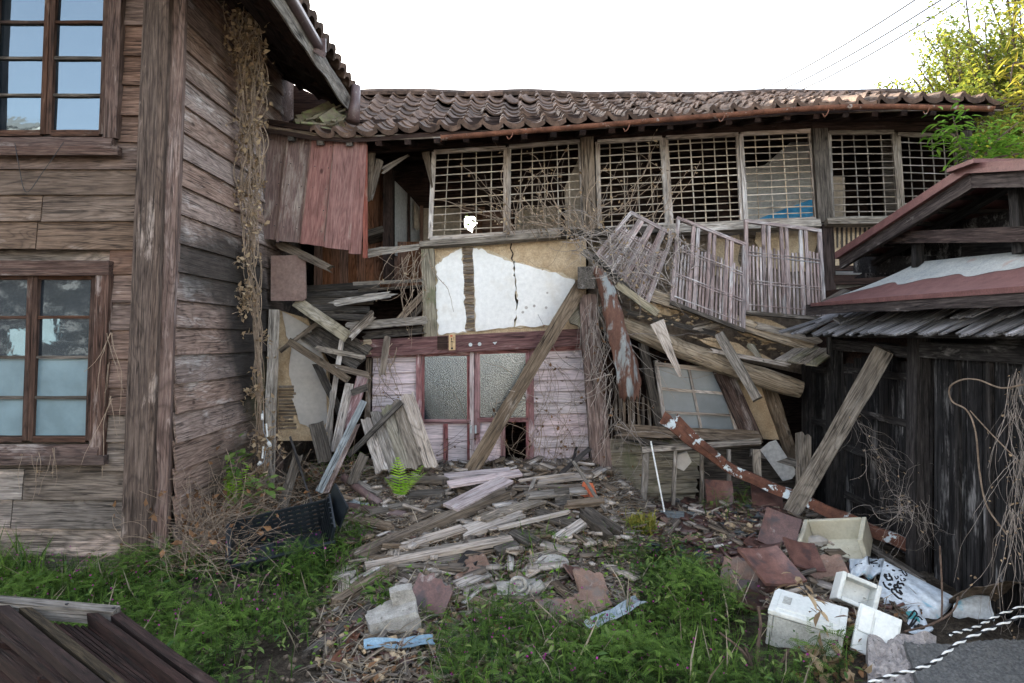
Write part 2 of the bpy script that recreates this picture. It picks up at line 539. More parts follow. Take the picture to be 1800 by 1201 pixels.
M['boxredgrey'] = wood('faded_red_board', (.075, .035, .029), (.17, .097, .082), (.27, .185, .15), (.34, .27, .22), .56, var=.2, bump=.3, ckd=.8, ring=.9)
M['redbeam'] = wood('red_brown_beam', (.06, .022, .021), (.135, .058, .054), (.22, .12, .11), (.42, .34, .32), .60, var=.12, bump=.5)
M['reddoor'] = wood('red_door_frame', (.13, .048, .047), (.26, .118, .117), (.38, .22, .215), (.58, .48, .48), .55, var=.2, bump=.35)
M['shutter'] = wood('mauve_shutter_wood', (.12, .085, .08), (.26, .20, .188), (.41, .345, .325), (.42, .40, .385), .55, var=.45, bump=.5)
M['brown'] = wood('brown_interior_board', (.06, .027, .016), (.15, .075, .047), (.24, .135, .09), None, var=.35)
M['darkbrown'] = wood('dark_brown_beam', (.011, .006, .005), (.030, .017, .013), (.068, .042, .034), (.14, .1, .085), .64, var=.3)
M['shed'] = wood('charred_shed_board', (.004, .0038, .0042), (.014, .0132, .014), (.06, .057, .057), (.25, .24, .235), .565, var=.8, sc=.8)
M['shedpost'] = wood('charred_shed_post', (.007, .006, .006), (.025, .0225, .022), (.09, .082, .078), (.24, .22, .21), .62, var=.5)
M['shingle'] = wood('silver_shingle', (.045, .042, .043), (.15, .145, .148), (.33, .325, .335), (.42, .42, .44), .6, var=.7)
M['barge'] = wood('dark_barge_board', (.012, .008, .0075), (.036, .026, .024), (.11, .085, .077), (.33, .3, .28), .62, var=.2)
M['log'] = wood('weathered_log', (.11, .083, .056), (.31, .245, .175), (.52, .44, .34), (.55, .49, .40), .58, var=.2, sc=.7)
M['mossy'] = wood('mossy_board', (.09, .078, .055), (.24, .21, .155), (.38, .34, .265), (.42, .38, .32), .6, var=.3, moss=(.15, .15, .085))
M['bluegrey'] = wood('blue_grey_painted_wood', (.10, .115, .12), (.22, .245, .25), (.34, .365, .365), (.36, .33, .3), .62, var=.1)
M['rail'] = wood('dimmed_rack_wood', (.007, .0035, .003), (.022, .0105, .0085), (.05, .026, .021), (.10, .07, .06), .64, var=.3)  # wood darkened to carry the lens vignette of the near corner
M['yellowrail'] = wood('yellowish_rack_wood', (.012, .008, .004), (.032, .022, .011), (.07, .05, .026), None, var=.2)
M['tile'] = plain('brown_roof_tile', (.035, .021, .016), (.165, .105, .075), 9, .82, .25, .004, .9, coord='obj', spec=.3,
                  spots=[((.24, .20, .165), 11, .62, .74), ((.10, .10, .05), 6, .68, .76)])
M['tile_red'] = plain('red_brown_tile', (.065, .031, .026), (.16, .082, .066), 8, .36, .2, .004, 1.1, coord='obj', spec=.5,
                      spots=[((.24, .20, .18), 9, .62, .72), ((.05, .035, .035), 5, .55, .65)])
M['tile_orange'] = plain('orange_brown_tile', (.15, .09, .066), (.27, .175, .135), 8, .7, .4, .006, .4, coord='obj',
                         spots=[((.15, .125, .11), 6, .52, .64), ((.34, .28, .24), 11, .62, .7)])
M['tile_dark'] = plain('slate_dark_tile', (.03, .036, .042), (.085, .095, .10), 9, .5, .3, .004, .3, coord='obj',
                       spots=[((.24, .25, .25), 13, .64, .7)])
M['tile_moss'] = plain('mossy_roof_tile', (.12, .10, .065), (.25, .21, .14), 9, .7, .4, .005, .4, coord='obj',
                       spots=[((.20, .22, .10), 7, .52, .62)])
M['rust'] = plain('rusted_gutter', (.085, .034, .02), (.23, .10, .06), 10, .8, .4, .004, .2, coord='pos',
                  spots=[((.34, .30, .27), 9, .60, .66)])
M['rustpaint'] = plain('rusty_rail_with_paint', (.065, .026, .016), (.17, .068, .040), 12, .75, .4, .004, .2, coord='pos',
                       spots=[((.55, .62, .64), 5.5, .565, .60)])
M['rustsheet'] = plain('rusted_grey_sheet', (.075, .035, .024), (.155, .075, .050), 7, .8, .4, .004, .2, coord='pos',
                       spots=[((.25, .265, .26), 4.2, .50, .58)], stretch=(2.2, 1, .6))
M['pipe'] = plain('mauve_brown_pipe', (.085, .05, .047), (.15, .10, .095), 8, .45, .2, .003, .2, spec=.5,
                  spots=[((.2, .17, .15), 10, .62, .7)])
M['metalred'] = plain('red_brown_roof_metal', (.10, .042, .040), (.16, .074, .068), 10, .6, .25, .003, .1, coord='pos')
M['metalgrey'] = plain('grey_roof_metal', (.24, .265, .27), (.37, .385, .375), 7, .5, .2, .003, .1, coord='pos',
                       spots=[((.3, .22, .19), 5, .6, .7)])
M['bluemetal'] = plain('blue_painted_metal', (.16, .28, .38), (.30, .42, .50), 14, .5, .2, .003, .1,
                       spots=[((.20, .12, .085), 9, .57, .64)])
M['greyblue'] = plain('grey_blue_metal', (.22, .27, .32), (.38, .43, .46), 12, .5, .2, .003, .1,
                      spots=[((.22, .15, .12), 9, .56, .66)])
M['basecoat'] = plain('beige_plaster_basecoat', (.46, .37, .25), (.60, .51, .38), 12, .95, .8, .012, .1, coord='pos')
M['plaster'] = plain('white_plaster', (.74, .73, .70), (.80, .79, .76), 2.2, .9, .1, .003, .04, coord='pos', fa=.1,
                     spots=[((.60, .55, .47), 3.3, .56, .9), ((.45, .40, .33), 16, .68, .8)])
M['plastergrey'] = plain('grey_plaster', (.40, .37, .335), (.50, .47, .43), 2, .9, .15, .003, .1, coord='pos', fa=.1)
M['mud'] = plain('tan_mud_wall', (.38, .27, .16), (.55, .425, .28), 6, .95, .9, .018, .15, coord='pos',
                 spots=[((.20, .14, .09), 10, .62, .74)])
M['lath'] = plain('lath_wall', (.10, .075, .055), (.24, .185, .135), 14, .95, .8, .02, .3, coord='pos')
M['concrete'] = plain('old_concrete', (.24, .22, .195), (.43, .41, .37), 14, .95, .8, .008, .1, coord='pos',
                      spots=[((.13, .12, .10), 22, .58, .68)])
M['granite'] = plain('granite_rock', (.20, .18, .175), (.42, .385, .365), 26, .9, .8, .012, .1, coord='pos',
                     spots=[((.08, .075, .07), 45, .58, .66)])
M['asphalt'] = plain('rough_dark_slab', (.075, .076, .076), (.19, .19, .185), 60, .95, 1.0, .012, .1, coord='pos')
M['foam'] = plain('white_foam', (.66, .68, .64), (.76, .77, .73), 5, .8, .25, .003, .05, coord='pos', fa=.10,
                  spots=[((.42, .42, .37), 8, .56, .85), ((.22, .21, .18), 30, .66, .74)])
M['foamold'] = plain('yellowed_foam', (.46, .42, .31), (.60, .57, .46), 5, .85, .25, .003, .05, coord='pos', fa=.1,
                     spots=[((.32, .29, .21), 6, .6, .9)])
M['foamdirty'] = plain('grimy_foam', (.30, .30, .27), (.50, .50, .46), 9, .85, .35, .004, .05, coord='pos')
M['sack'] = plain('pale_blue_white_sack', (.52, .58, .63), (.68, .73, .77), 4, .55, .5, .012, .05, coord='pos',
                  spots=[((.18, .48, .62), 3.6, .61, .68)])
M['ink'] = plain('black_marker', (.012, .012, .014), (.02, .02, .022), 5, .7, .1)
M['teal'] = plain('teal_print', (.08, .36, .38), (.1, .42, .43), 5, .6, .1)
M['crate'] = plain('black_plastic', (.011, .015, .019), (.022, .028, .034), 8, .38, .15, .002, .1, spec=.5)
M['terracotta'] = plain('terracotta', (.42, .10, .045), (.52, .15, .07), 8, .8, .2)
M['white'] = plain('white_enamel', (.68, .68, .65), (.78, .78, .75), 8, .6, .1)
M['ropew'] = plain('white_rope_strand', (.60, .60, .59), (.72, .72, .70), 40, .9, .6, .004)
M['ropeb'] = plain('black_rope_strand', (.012, .012, .014), (.03, .03, .032), 40, .9, .6, .004)
M['wire'] = plain('dark_wire', (.02, .02, .022), (.04, .04, .045), 8, .6, .1)
M['signtan'] = plain('tan_paper_sign', (.48, .33, .17), (.58, .42, .24), 30, .9, .1)
M['signred'] = plain('red_print', (.5, .08, .03), (.52, .1, .05), 30, .9, .1)
M['badge'] = plain('pale_enamel_badge', (.42, .47, .47), (.55, .58, .57), 30, .5, .1)
M['bar'] = wood('lattice_bar_wood', (.22, .17, .12), (.40, .33, .25), (.54, .47, .38), None, var=.4)
M['panel'] = plain('beige_board', (.27, .22, .165), (.36, .30, .23), 3, .9, .15, .004, .15, coord='pos')
M['panelwhite'] = plain('pale_grey_wall', (.42, .415, .40), (.50, .495, .48), 3, .9, .15, .004, .1, coord='pos')
M['brownpanel'] = plain('mauve_brown_sheet', (.17, .105, .085), (.24, .165, .14), 4, .7, .15, .004, .1, coord='pos')
M['blueboard'] = plain('bright_blue_board', (.03, .22, .42), (.045, .28, .50), 3, .6, .1)
M['dry'] = leafmat('dry_leaf', (.20, .13, .075), (.50, .38, .24), .25, .8)
M['drydark'] = leafmat('brown_dead_leaf', (.085, .042, .02), (.26, .14, .07), .2, .8)
M['stem'] = plain('dead_vine_stem', (.17, .12, .085), (.38, .295, .22), 12, .9, .4, .003, .6)
M['stemgrey'] = plain('grey_vine_stem', (.19, .155, .13), (.42, .37, .33), 12, .9, .4, .003, .6)
M['bark'] = plain('brown_bark', (.06, .04, .03), (.15, .105, .08), 14, .95, .8, .008, .3)
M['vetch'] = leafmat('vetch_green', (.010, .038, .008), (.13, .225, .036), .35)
M['weed'] = leafmat('weed_green', (.05, .12, .03), (.22, .28, .08), .35)
M['flower'] = leafmat('purple_flower', (.22, .02, .17), (.42, .06, .30), .3)
M['fern'] = leafmat('fern_green', (.16, .34, .02), (.34, .54, .06), .4)
M['leafbroad'] = leafmat('broad_leaf_green', (.065, .15, .03), (.21, .28, .08), .35)
M['treeleaf'] = leafmat('tree_leaf', (.075, .12, .02), (.26, .265, .035), .5)
M['sproutleaf'] = leafmat('sprout_leaf', (.10, .24, .025), (.26, .42, .06), .45)
M['bambooleaf'] = leafmat('yellow_bamboo_leaf', (.22, .22, .03), (.40, .34, .05), .5)
M['drygrass'] = leafmat('dry_grass', (.19, .155, .11), (.44, .37, .28), .3, .8)
M['yellowgrass'] = leafmat('yellow_green_grass', (.18, .20, .03), (.42, .36, .09), .35)

def glass(name, base, rough, bump=0.0, scale=30, spec=.5, ior=1.5, aniso=None, tint=(1, 1, 1)):
    t = NT(name)
    pos = t.n('ShaderNodeNewGeometry').outputs['Position']
    nz = t.noise(t.mapping(pos, aniso or (1, 1, 1)), scale, 3, .5)
    dirt = t.noise(pos, 3.0, 5, .6)
    c = t.mix(t.ramp(dirt, [(.4, 0.0), (.75, .55)]), base, [min(1, b * 1.8 + .02) for b in base])
    b = t.bsdf(c, rough, nz if bump else None, bump, .02, spec)
    b.inputs['IOR'].default_value = ior
    b.inputs['Specular Tint'].default_value = (*tint, 1)
    return t.m
M['glass'] = glass('old_window_glass', (.012, .017, .022), .03, .045, 5, .5, 2.6, tint=(.66, .85, 1.0))  # blue specular tint puts the sky's blue into the pane reflections
M['frost'] = glass('frosted_window_glass', (.12, .18, .205), .35, .05, 60, .5, 1.5)
M['dusty'] = glass('dusty_window_glass', (.15, .175, .19), .3, .03, 8, .5, 1.6)
M['textured'] = glass('textured_door_glass', (.012, .018, .025), .05, .16, 58, .6, 2.2, (1, 1, 1.7), (.85, .94, 1.0))

def ground_mat():
    t = NT('yard_soil')
    pos = t.n('ShaderNodeNewGeometry').outputs['Position']
    a = t.noise(pos, 2.2, 6, .6); b = t.noise(pos, 26, 5, .65); c3 = t.noise(pos, 120, 3, .6)
    c = t.ramp(a, [(.3, (.035, .027, .02)), (.55, (.08, .064, .048)), (.75, (.14, .118, .092))])
    c = t.mix(1.0, c, t.ramp(b, [(.28, .35), (.5, .9), (.75, 1.7)]), 'MULTIPLY')
    c = t.mix(1.0, c, t.ramp(c3, [(.3, .6), (.7, 1.4)]), 'MULTIPLY')
    t.bsdf(c, .95, t.math('ADD', b, t.math('MULTIPLY', c3, .5)), 1.0, .03, .1)
    return t.m
M['soil'] = ground_mat()

# ------------------------------------------------------------------ ground
def make_ground():
    xs = np.concatenate([[-900, -300, -100, -40, -20, -12], np.arange(-8, 8.01, .07), [12, 20, 40, 100, 300, 900]])
    ys = np.concatenate([[-900, -300, -100, -40, -20, -10, -4, -1], np.arange(1, 12.01, .07), [14, 20, 40, 100, 300, 900]])
    X, Y = np.meshgrid(xs, ys, indexing='ij')
    Z = ground_h(X, Y) + np.where((abs(X) < 8) & (Y > 1) & (Y < 12), rng.normal(0, .008, X.shape), 0)
    nx, ny = X.shape
    V = np.stack([X, Y, Z], -1).reshape(-1, 3)
    i, j = np.meshgrid(np.arange(nx - 1), np.arange(ny - 1), indexing='ij')
    p = (i * ny + j).ravel()
    Fq = np.stack([p, p + ny, p + ny + 1, p + 1], 1)
    me = bpy.data.meshes.new('ground')
    me.from_pydata(V.tolist(), [], Fq.tolist())
    me.materials.append(M['soil'])
    me.polygons.foreach_set('use_smooth', np.ones(len(me.polygons), bool))
    o = bpy.data.objects.new('ground', me)
    place(o, (0, 0, 0), None)
    o['kind'] = 'structure'
make_ground()

def ragged(pts, n=6, amp=1.6):
    amp = amp * 1.5
    out = []
    for i, p in enumerate(pts):
        q = pts[(i + 1) % len(pts)]
        for k in range(n):
            f = k / n
            a = 0 if k == 0 else amp
            out.append((p[0] + (q[0] - p[0]) * f + random.uniform(-a, a), p[1] + (q[1] - p[1]) * f + random.uniform(-a, a)))
    return out

# ------------------------------------------------------------------ roof tile meshes
def tile_mesh(name, lip, mat, W=.33, L=.34, n=12, th=.02, broken=0.0, flat=0.0):
    prof = []
    for i in range(n + 1):
        u = i / n
        z = .042 * math.sin(math.pi * u / .28) if u < .28 else -.034 * math.sin(math.pi * (u - .28) / .72)
        if flat: z = flat * (2 * u - 1) ** 2 + .35 * flat * max(0, u - .75) * 4 - .01
        prof.append(((u - .5) * W, z))
    V = []; Fc = []
    ys = [0, .018, L * .5, L]
    r = random.Random(hash(name) % 999)
    for yi, y in enumerate(ys):
        for lay in (0, 1):
            for i, (x, z) in enumerate(prof):
                zz = z if lay == 0 else z - th
                if lay == 1 and yi == 0: zz = z - lip
                if lay == 1 and yi == 1: zz = z - lip * .95
                yy = y
                if broken and yi == 3: yy = y - broken * L * (.25 + .75 * abs(i / n - .35) + .10 * math.sin(i * 1.9 + broken * 9))
                V.append((x, yy, zz))
    c = 2 * (n + 1)
    for yi in range(3):
        for i in range(n):
            a = yi * c + i; b = a + c
            Fc.append((a, a + 1, b + 1, b))
            a += n + 1; b += n + 1
            Fc.append((a, b, b + 1, a + 1))
        a = yi * c; b = a + c
        Fc.append((a, b, b + n + 1, a + n + 1))
        a += n; b += n
        Fc.append((a, a + n + 1, b + n + 1, b))
    for i in range(n):
        Fc.append((i, i + n + 1, i + n + 2, i + 1))
        a = 3 * c + i
        Fc.append((a, a + 1, a + n + 2, a + n + 1))
    me = bpy.data.meshes.new(name)
    me.from_pydata(V, [], Fc)
    me.materials.append(mat)
    me.polygons.foreach_set('use_smooth', np.ones(len(me.polygons), bool))
    me.update()
    me.set_sharp_from_angle(angle=math.radians(50))
    return me

T_MAIN = tile_mesh('roof_tile', .024, M['tile'], W=.272, L=.31)
T_EAVE = tile_mesh('eave_tile', .056, M['tile'], W=.272, L=.31)
T_MOSS = tile_mesh('mossy_tile', .026, M['tile_moss'], W=.272, L=.31)

def put_mesh(name, me, loc, rot, parent, scale=1.0):
    o = bpy.data.objects.new(name, me)
    place(o, loc, parent)
    o.rotation_euler = rot
    o.scale = (scale,) * 3
    return o

def basis_euler(x, y, z):
    return Matrix((x, y, z)).transposed().to_euler()

# ------------------------------------------------------------------ the near wooden house on the left
YL = 5.7
house_l = thing('wooden_house', 'tall weathered brown clapboard house with gridded windows at the left edge', 'house', (-4.4, 7.5, 0))
wall = MB().box((-4.67, 8.9, 2.5), (3.42, 6.2, 5.4)).build('wall', M['siding_grey'], house_l)

rows = [-60, -4, 45, 98, 150, 203, 250, 297, 342, 388, 437, 481, 531, 579, 630, 680, 728, 775, 826, 876, 926, 976, 1035]
split = {342: 75, 388: 66, 826: 42, 876: 22}
for a, b in zip(rows[:-1], rows[1:]):
    mat = M['siding'] if b <= 320 else (M['siding_tan'] if b <= 437 else (M['siding'] if b <= 531 else (M['siding_grey'] if a > 720 else M['siding'])))
    xr = 262 - a * .024
    def fb(x0, x1, dz=0):
        ym = (a + b) / 2 + dz
        h = (b - a + 3) * YL / F
        plank('board', P(x0, ym, YL + .005 + random.uniform(-.003, .003)), P(x1, ym + random.uniform(-.6, .6), YL + .005), h, .018, mat, wall,
              n=(0, -1, .13), seg=4, jit=.0015, rag=.002)
    upper = b <= 250; lower = a >= 437 and b <= 826
    if upper:
        fb(216 - a * .03, xr); fb(-460, -34)
    elif lower:
        fb(192 - (a - 460) * .035, xr); fb(-460, -40)
    elif a in split:
        fb(-460, split[a] - 1); fb(split[a] + 1, xr, 1)
    else:
        fb(-460, xr)

# corner posts: flared towards the ground, leaning a little
pp('corner_post', (281, -60, YL - .06), (236, 1015, YL - .06), 44, .07, M['post'], house_l, n=(0, -1, 0), seg=7, k=3, jit=.004, taper=1.05)
pp('corner_batten', (296, -60, YL - .075), (262, 900, YL - .07), 12, .05, M['post'], house_l, n=(0, -1, 0), seg=6, jit=.003)
pp('corner_post', (312, -60, YL + .02), (275, 960, YL + .02), 34, .09, M['post_pink'], house_l, n=(.25, -1, 0), seg=7, k=3, jit=.004)
pp('corner_board', (325, -60, YL + .12), (293, 960, YL + .12), 16, .03, M['post_pink'], house_l, n=(1, -.1, 0), seg=5)

def window_l(ys, xm, xr, xl, ytop, ybot, casing_r, sill_y, sill_h, frost_rows):
    """ys: pane row edges, xm: meeting stile centre"""
    sl = -.038
    def X(x, y): return x + sl * (y - ys[0])
    c = MB()
    Yc = YL - .035
    c.plank(P(X(casing_r, ytop), ytop, Yc), P(X(casing_r, ybot), ybot, Yc), 23 * YL / F, .07, n=(0, -1, 0), seg=4)
    c.plank(P(X(xl - 12, ytop), ytop, Yc), P(X(xl - 12, ybot), ybot, Yc), 23 * YL / F, .07, n=(0, -1, 0), seg=4)
    c.plank(P(xl - 20, ytop - 2, Yc - .004), P(X(casing_r + 11, ytop), ytop - 2, Yc - .004), 26 * YL / F, .075, n=(0, -1, 0), seg=4)
    win = c.build('window', M['winframe'], house_l)
    Yg = YL + .02
    # glazing: one pane for each opening, two sashes
    for si, (x0, x1) in enumerate(((xl, xm - 8), (xm + 10, xr))):
        for ri in range(len(ys) - 1):
            y0, y1 = ys[ri] + 2.5, ys[ri + 1] - 2.5
            tl = random.uniform(-.003, .003); tb = random.uniform(-.003, .003)
            MB().slab([P(X(x0, y0), y0, Yg + tb), P(X(x0, y1), y1, Yg - tb), P(X(x1, y1), y1, Yg - tb + tl), P(X(x1, y0), y0, Yg + tb + tl)], (0, .006, 0)).build(
                'pane', M['frost'] if ri in frost_rows else M['glass'], win)
            if ri:
                pp('muntin', (X(x0, ys[ri]), ys[ri], Yg - .012), (X(x1, ys[ri]), ys[ri], Yg - .012), 5, .03, M['sash'] if ri < 2 else M['greydark'], win, n=(0, -1, 0))
        for xe, w in ((x0 - 4, 9), (x1 + 4, 9)):
            pp('sash_stile', (X(xe, ys[0]), ys[0] - 4, Yg - .015), (X(xe, ys[-1]), ys[-1] + 6, Yg - .015), w, .04, M['sash'], win, n=(0, -1, 0), seg=4)
        pp('sash_rail', (X(x0, ys[-1]), ys[-1] + 4, Yg - .012), (X(x1, ys[-1]), ys[-1] + 4, Yg - .012), 10, .045, M['sash'], win, n=(0, -1, 0))
        pp('sash_rail', (X(x0, ys[0]), ys[0] - 3, Yg - .012), (X(x1, ys[0]), ys[0] - 3, Yg - .012), 9, .045, M['sash'], win, n=(0, -1, 0))
    # sloping sill and drip boards
    pp('sill', (-60, sill_y, YL - .06), (X(casing_r + 2, sill_y), sill_y, YL - .06), sill_h, .05, M['winframe'], win, n=(0, -1, .5), seg=4)
    pp('sill_board', (-60, sill_y + sill_h * .62, YL - .085), (X(casing_r + 14, sill_y), sill_y + sill_h * .62, YL - .085), 15, .07, M['winframe'], win, n=(0, -1, 0), seg=5)
    return win

window_l([-22, 40, 103, 168, 231], 91, 186, -2, -48, 244, 207, 253, 22, ())
window_l([490, 558, 628, 699, 768], 60, 163, -42, 474, 806, 184, 794, 24, (2, 3))
# wire loop hanging from nails under the upper sill
tag(MB().tube(spline([P(26, 252, 5.58), P(33, 290, 5.57), P(46, 338, 5.57), P(75, 303, 5.57), P(112, 250, 5.58)], 24), .003, 4).build('hanging_wire', M['wire']),
    'thin dark wire hanging in a V below the upper window sill', 'wire')

# side wall running back: lapped boards
XS = -2.865
zs = np.arange(-.12, 5.3, .243)
for i, z in enumerate(zs):
    zc = z + .12
    mat = M['siding_side']
    plank('board', (XS, YL + .1, zc + .01 * math.sin(i)), (XS + .01, 8.47, zc - .015), .262, .02, mat, wall, n=(1, 0, .12), seg=5, jit=.002, rag=.004,
          rnd=.35 + .5 * random.random())
pp('corner_batten', (488, 108, 8.43), (488, 215, 8.43), 9, .05, M['post_pink'], house_l, n=(1, 0, 0))
MB().slab([(-2.9, 9.0, 4.0), (-1.98, 9.0, 4.0), (-1.98, 9.0, 4.86), (-2.9, 9.0, 5.3)], (0, .05, 0)).build('eave_infill', M['darkbrown'], house_l)
MB().slab([(-2.88, 8.47, 3.9), (-2.88, 9.6, 3.9), (-2.88, 9.6, 5.3), (-2.88, 8.47, 5.3)], (-.04, 0, 0)).build('end_panel', M['post_pink'], house_l)

# roof over the side wall, eave above the yard
EX, EZ = -2.0, 4.97
SL = .5
def lroof(X, Y, off=0): return Vector((X, Y, EZ + (EX - X) * SL + off + .05 * math.sin((Y - 4) * .6) - .02 * (Y - 6)))
roof_l = MB().slab([lroof(EX, 3.9, -.02), lroof(EX, 8.75, -.02), lroof(-6.6, 8.75, -.02), lroof(-6.6, 3.9, -.02)], (0, 0, -.05)).build('roof', M['darkbrown'], house_l)
for k in range(13):
    y = 4.1 + k * .375
    plank('rafter', lroof(EX - .02, y, -.12), lroof(-3.4, y, -.12), .06, .08, M['darkbrown'], roof_l, n=(0, -1, 0))
for k in range(4):
    x = EX - .12 - k * .24
    plank('soffit_board', lroof(x, 4, -.078), lroof(x, 8.7, -.078), .235, .014, M['darkbrown'], roof_l, n=(.4, 0, -1), seg=4)
plank('fascia', lroof(EX + .01, 3.95, -.12), lroof(EX + .01, 8.7, -.12), .15, .03, M['grey'], roof_l, n=(1, 0, -.4), seg=14, jit=.014, k=3)
nz = Vector((SL, 0, 1)).normalized(); up = Vector((-1, 0, SL)).normalized(); acr = Vector((0, 1, 0))
for r in range(3):
    for k in range(20):
        y = 4.02 + k * .237
        me = T_EAVE if r == 0 else T_MAIN
        p = lroof(EX + .07 - r * .25, y, .055 + random.uniform(0, .012))
        e = basis_euler(up.cross(Vector((0, 0, 1))).normalized() * -1 if False else Vector((0, -1, 0)), up, Vector((0, -1, 0)).cross(up))
        e.rotate(Euler((random.uniform(-.03, .03), random.uniform(-.04, .04), random.uniform(-.04, .04))))
        put_mesh('roof_tile', me, p, e, roof_l)
# plain upper courses out of sight of the yard
MB().slab([lroof(-2.72, 3.9, .06), lroof(-2.72, 8.75, .06), lroof(-6.6, 8.75, .06), lroof(-6.6, 3.9, .06)], (0, 0, -.03)).build('upper_courses', M['tile'], roof_l)
gut = MB()
def half_pipe(mb, a, b, r, th=.006, seg=10, nn=14, sag=0.0, pts=None):
    pts = pts or [Vector(a).lerp(Vector(b), i / nn) for i in range(nn + 1)]
    d = (pts[-1] - pts[0]).normalized(); s_ = d.cross(Vector((0, 0, 1))).normalized()
    def f(u, v):
        i = min(int(round(u * (len(pts) - 1))), len(pts) - 1)
        ang = math.pi * v
        return pts[i] + s_ * math.cos(ang) * r + Vector((0, 0, -math.sin(ang) * r))
    mb.patch(f, len(pts) - 1, seg)
    def f2(u, v):
        i = min(int(round(u * (len(pts) - 1))), len(pts) - 1)
        ang = math.pi * v
        return pts[i] + s_ * math.cos(ang) * (r - th) + Vector((0, 0, -math.sin(ang) * (r - th)))
    mb.patch(f2, len(pts) - 1, seg)
    return mb
MB().tube([(-1.93, 3.9, 4.98), (-1.935, 5.5, 4.96), (-1.955, 6.86, 4.90)], .06, 12).build('gutter', M['pipe'], house_l, smooth=True)
MB().box((-1.96, 6.83, 4.84), (.19, .07, .05), Euler((.2, .5, .2))).box((-1.95, 6.88, 4.91), (.15, .03, .14)).build('gutter_bracket', M['pipe'], house_l)
# short flared downspout hanging at the eave end over the lower roof
ds = MB()
ds.tube([P(626, 152, 8.2), P(624, 180, 8.15), P(620, 214, 8.1)], [.055, .06, .085], 10)
ds.build('downspout', M['pipe'], house_l, smooth=True)

# ------------------------------------------------------------------ the collapsing house across the back of the yard
YF = 8.3
house = thing('collapsing_house', 'half collapsed two storey house with sagging tiled roof and lattice windows', 'house', (1.2, 9.6, 0))

ex = [400, 500, 570, 640, 750, 900, 1040, 1100, 1200, 1300, 1400, 1500, 1600, 1800]
ey = [216, 226, 236, 237, 232, 225, 216, 212, 205, 197, 190, 185, 182, 181]
YE, YR = 7.7, 10.3
def eave_z(X):
    x = X / YE * F + 900
    return CH + (HZ - np.interp(x, ex, ey)) / F * YE
def ridge_z(X):
    x = X / YR * F + 900
    y = np.interp(x, [400, 640, 760, 850, 940, 1150, 1300, 1400, 1600, 1800], [168, 169, 169, 173, 170, 173, 172, 171, 169, 171])
    return CH + (HZ - y) / F * YR
def RS(X, s, off=0.0):
    """roof surface, s = 0 at the eave, 1 at the ridge"""
    z = eave_z(X) * (1 - s) + ridge_z(X) * s - .10 * math.sin(math.pi * s) * (1 - .5 * float(sstep(-1, 2, X))) + .022 * math.sin(X * 2.3 + s * 5) * math.sin(s * 4.2 + X)
    return Vector((X, YE + (YR - YE) * s, float(z) + off))

deck = MB()
deck.patch(lambda u, v: RS(-2.95 + 8.5 * u, v, -.02), 24, 6, (0, 0, -.05))
roof = deck.build('roof', M['darkbrown'], house)
bk = MB()
bk.patch(lambda u, v: Vector((-2.95 + 8.5 * u, YR + 2.6 * v, float(ridge_z(-2.95 + 8.5 * u)) - 1.3 * v)), 12, 2, (0, 0, -.05))
bk.build('back_slope', M['darkbrown'], roof)
ncol, nrow = 33, 12
pitch = .235
far_pos, far_rot = [], []
for r in range(nrow):
    for c in range(ncol):
        X = -2.12 + c * pitch + random.uniform(-.006, .006)
        s = r / nrow
        if r == 0 and X / YE * F + 900 > 1745: continue
        p = RS(X, s, .05)
        q = RS(X, min(s + .1, 1), .05)
        upv = (q - p).normalized()
        right = (RS(X + .1, s) - RS(X - .1, s)).normalized()
        nrm = right.cross(upv).normalized(); right = upv.cross(nrm)
        wob = .035 if X < 1.5 else .05
        rot = Matrix((right, upv, nrm)).transposed() @ Euler((-.085 + random.gauss(0, wob * .5), random.gauss(0, wob), random.gauss(0, wob))).to_matrix()
        p = p + nrm * random.uniform(0, .015) + (Vector((0, -.055, 0)) if r == 0 else Vector((0, 0, .012)))
        if random.random() < .04 and r > 1:
            rot = rot @ Euler((0, 0, random.uniform(-.35, .35))).to_matrix(); p = p + nrm * .03 + upv * random.uniform(-.06, .06)
        if r < 9:
            put_mesh('roof_tile', T_EAVE if r == 0 else T_MAIN, p, rot.to_euler(), roof)
        else:
            far_pos.append(tuple(p)); far_rot.append([list(q) for q in rot])
tv_ = [tuple(v.co) for v in T_MAIN.vertices]; tf_ = [tuple(f.vertices) for f in T_MAIN.polygons]
scatter('upper_roof_tiles', tv_, tf_, np.array(far_pos), np.array(far_rot), np.ones(len(far_pos)), M['tile'], roof)['kind'] = 'stuff'
# ridge capping
for k in range(30):
    x0 = -2.7 + k * .285
    m = MB()
    m.patch(lambda u, v: RS(x0 + .30 * u, 1.0, .03 + .075 * math.sin(math.pi * v)) + Vector((0, -.13 + .26 * v, 0)), 2, 6, (0, 0, -.02))
    for lay in (0, 1):
        m.plank(RS(x0, 1, .0 - .03 * lay) + Vector((0, -.10 - .025 * lay, 0)), RS(x0 + .283, 1, .0 - .03 * lay) + Vector((0, -.10 - .025 * lay, 0)), .2, .022, n=(0, -.2, 1), seg=1)
    m.build('ridge_tile', M['tile'], roof, smooth=False)
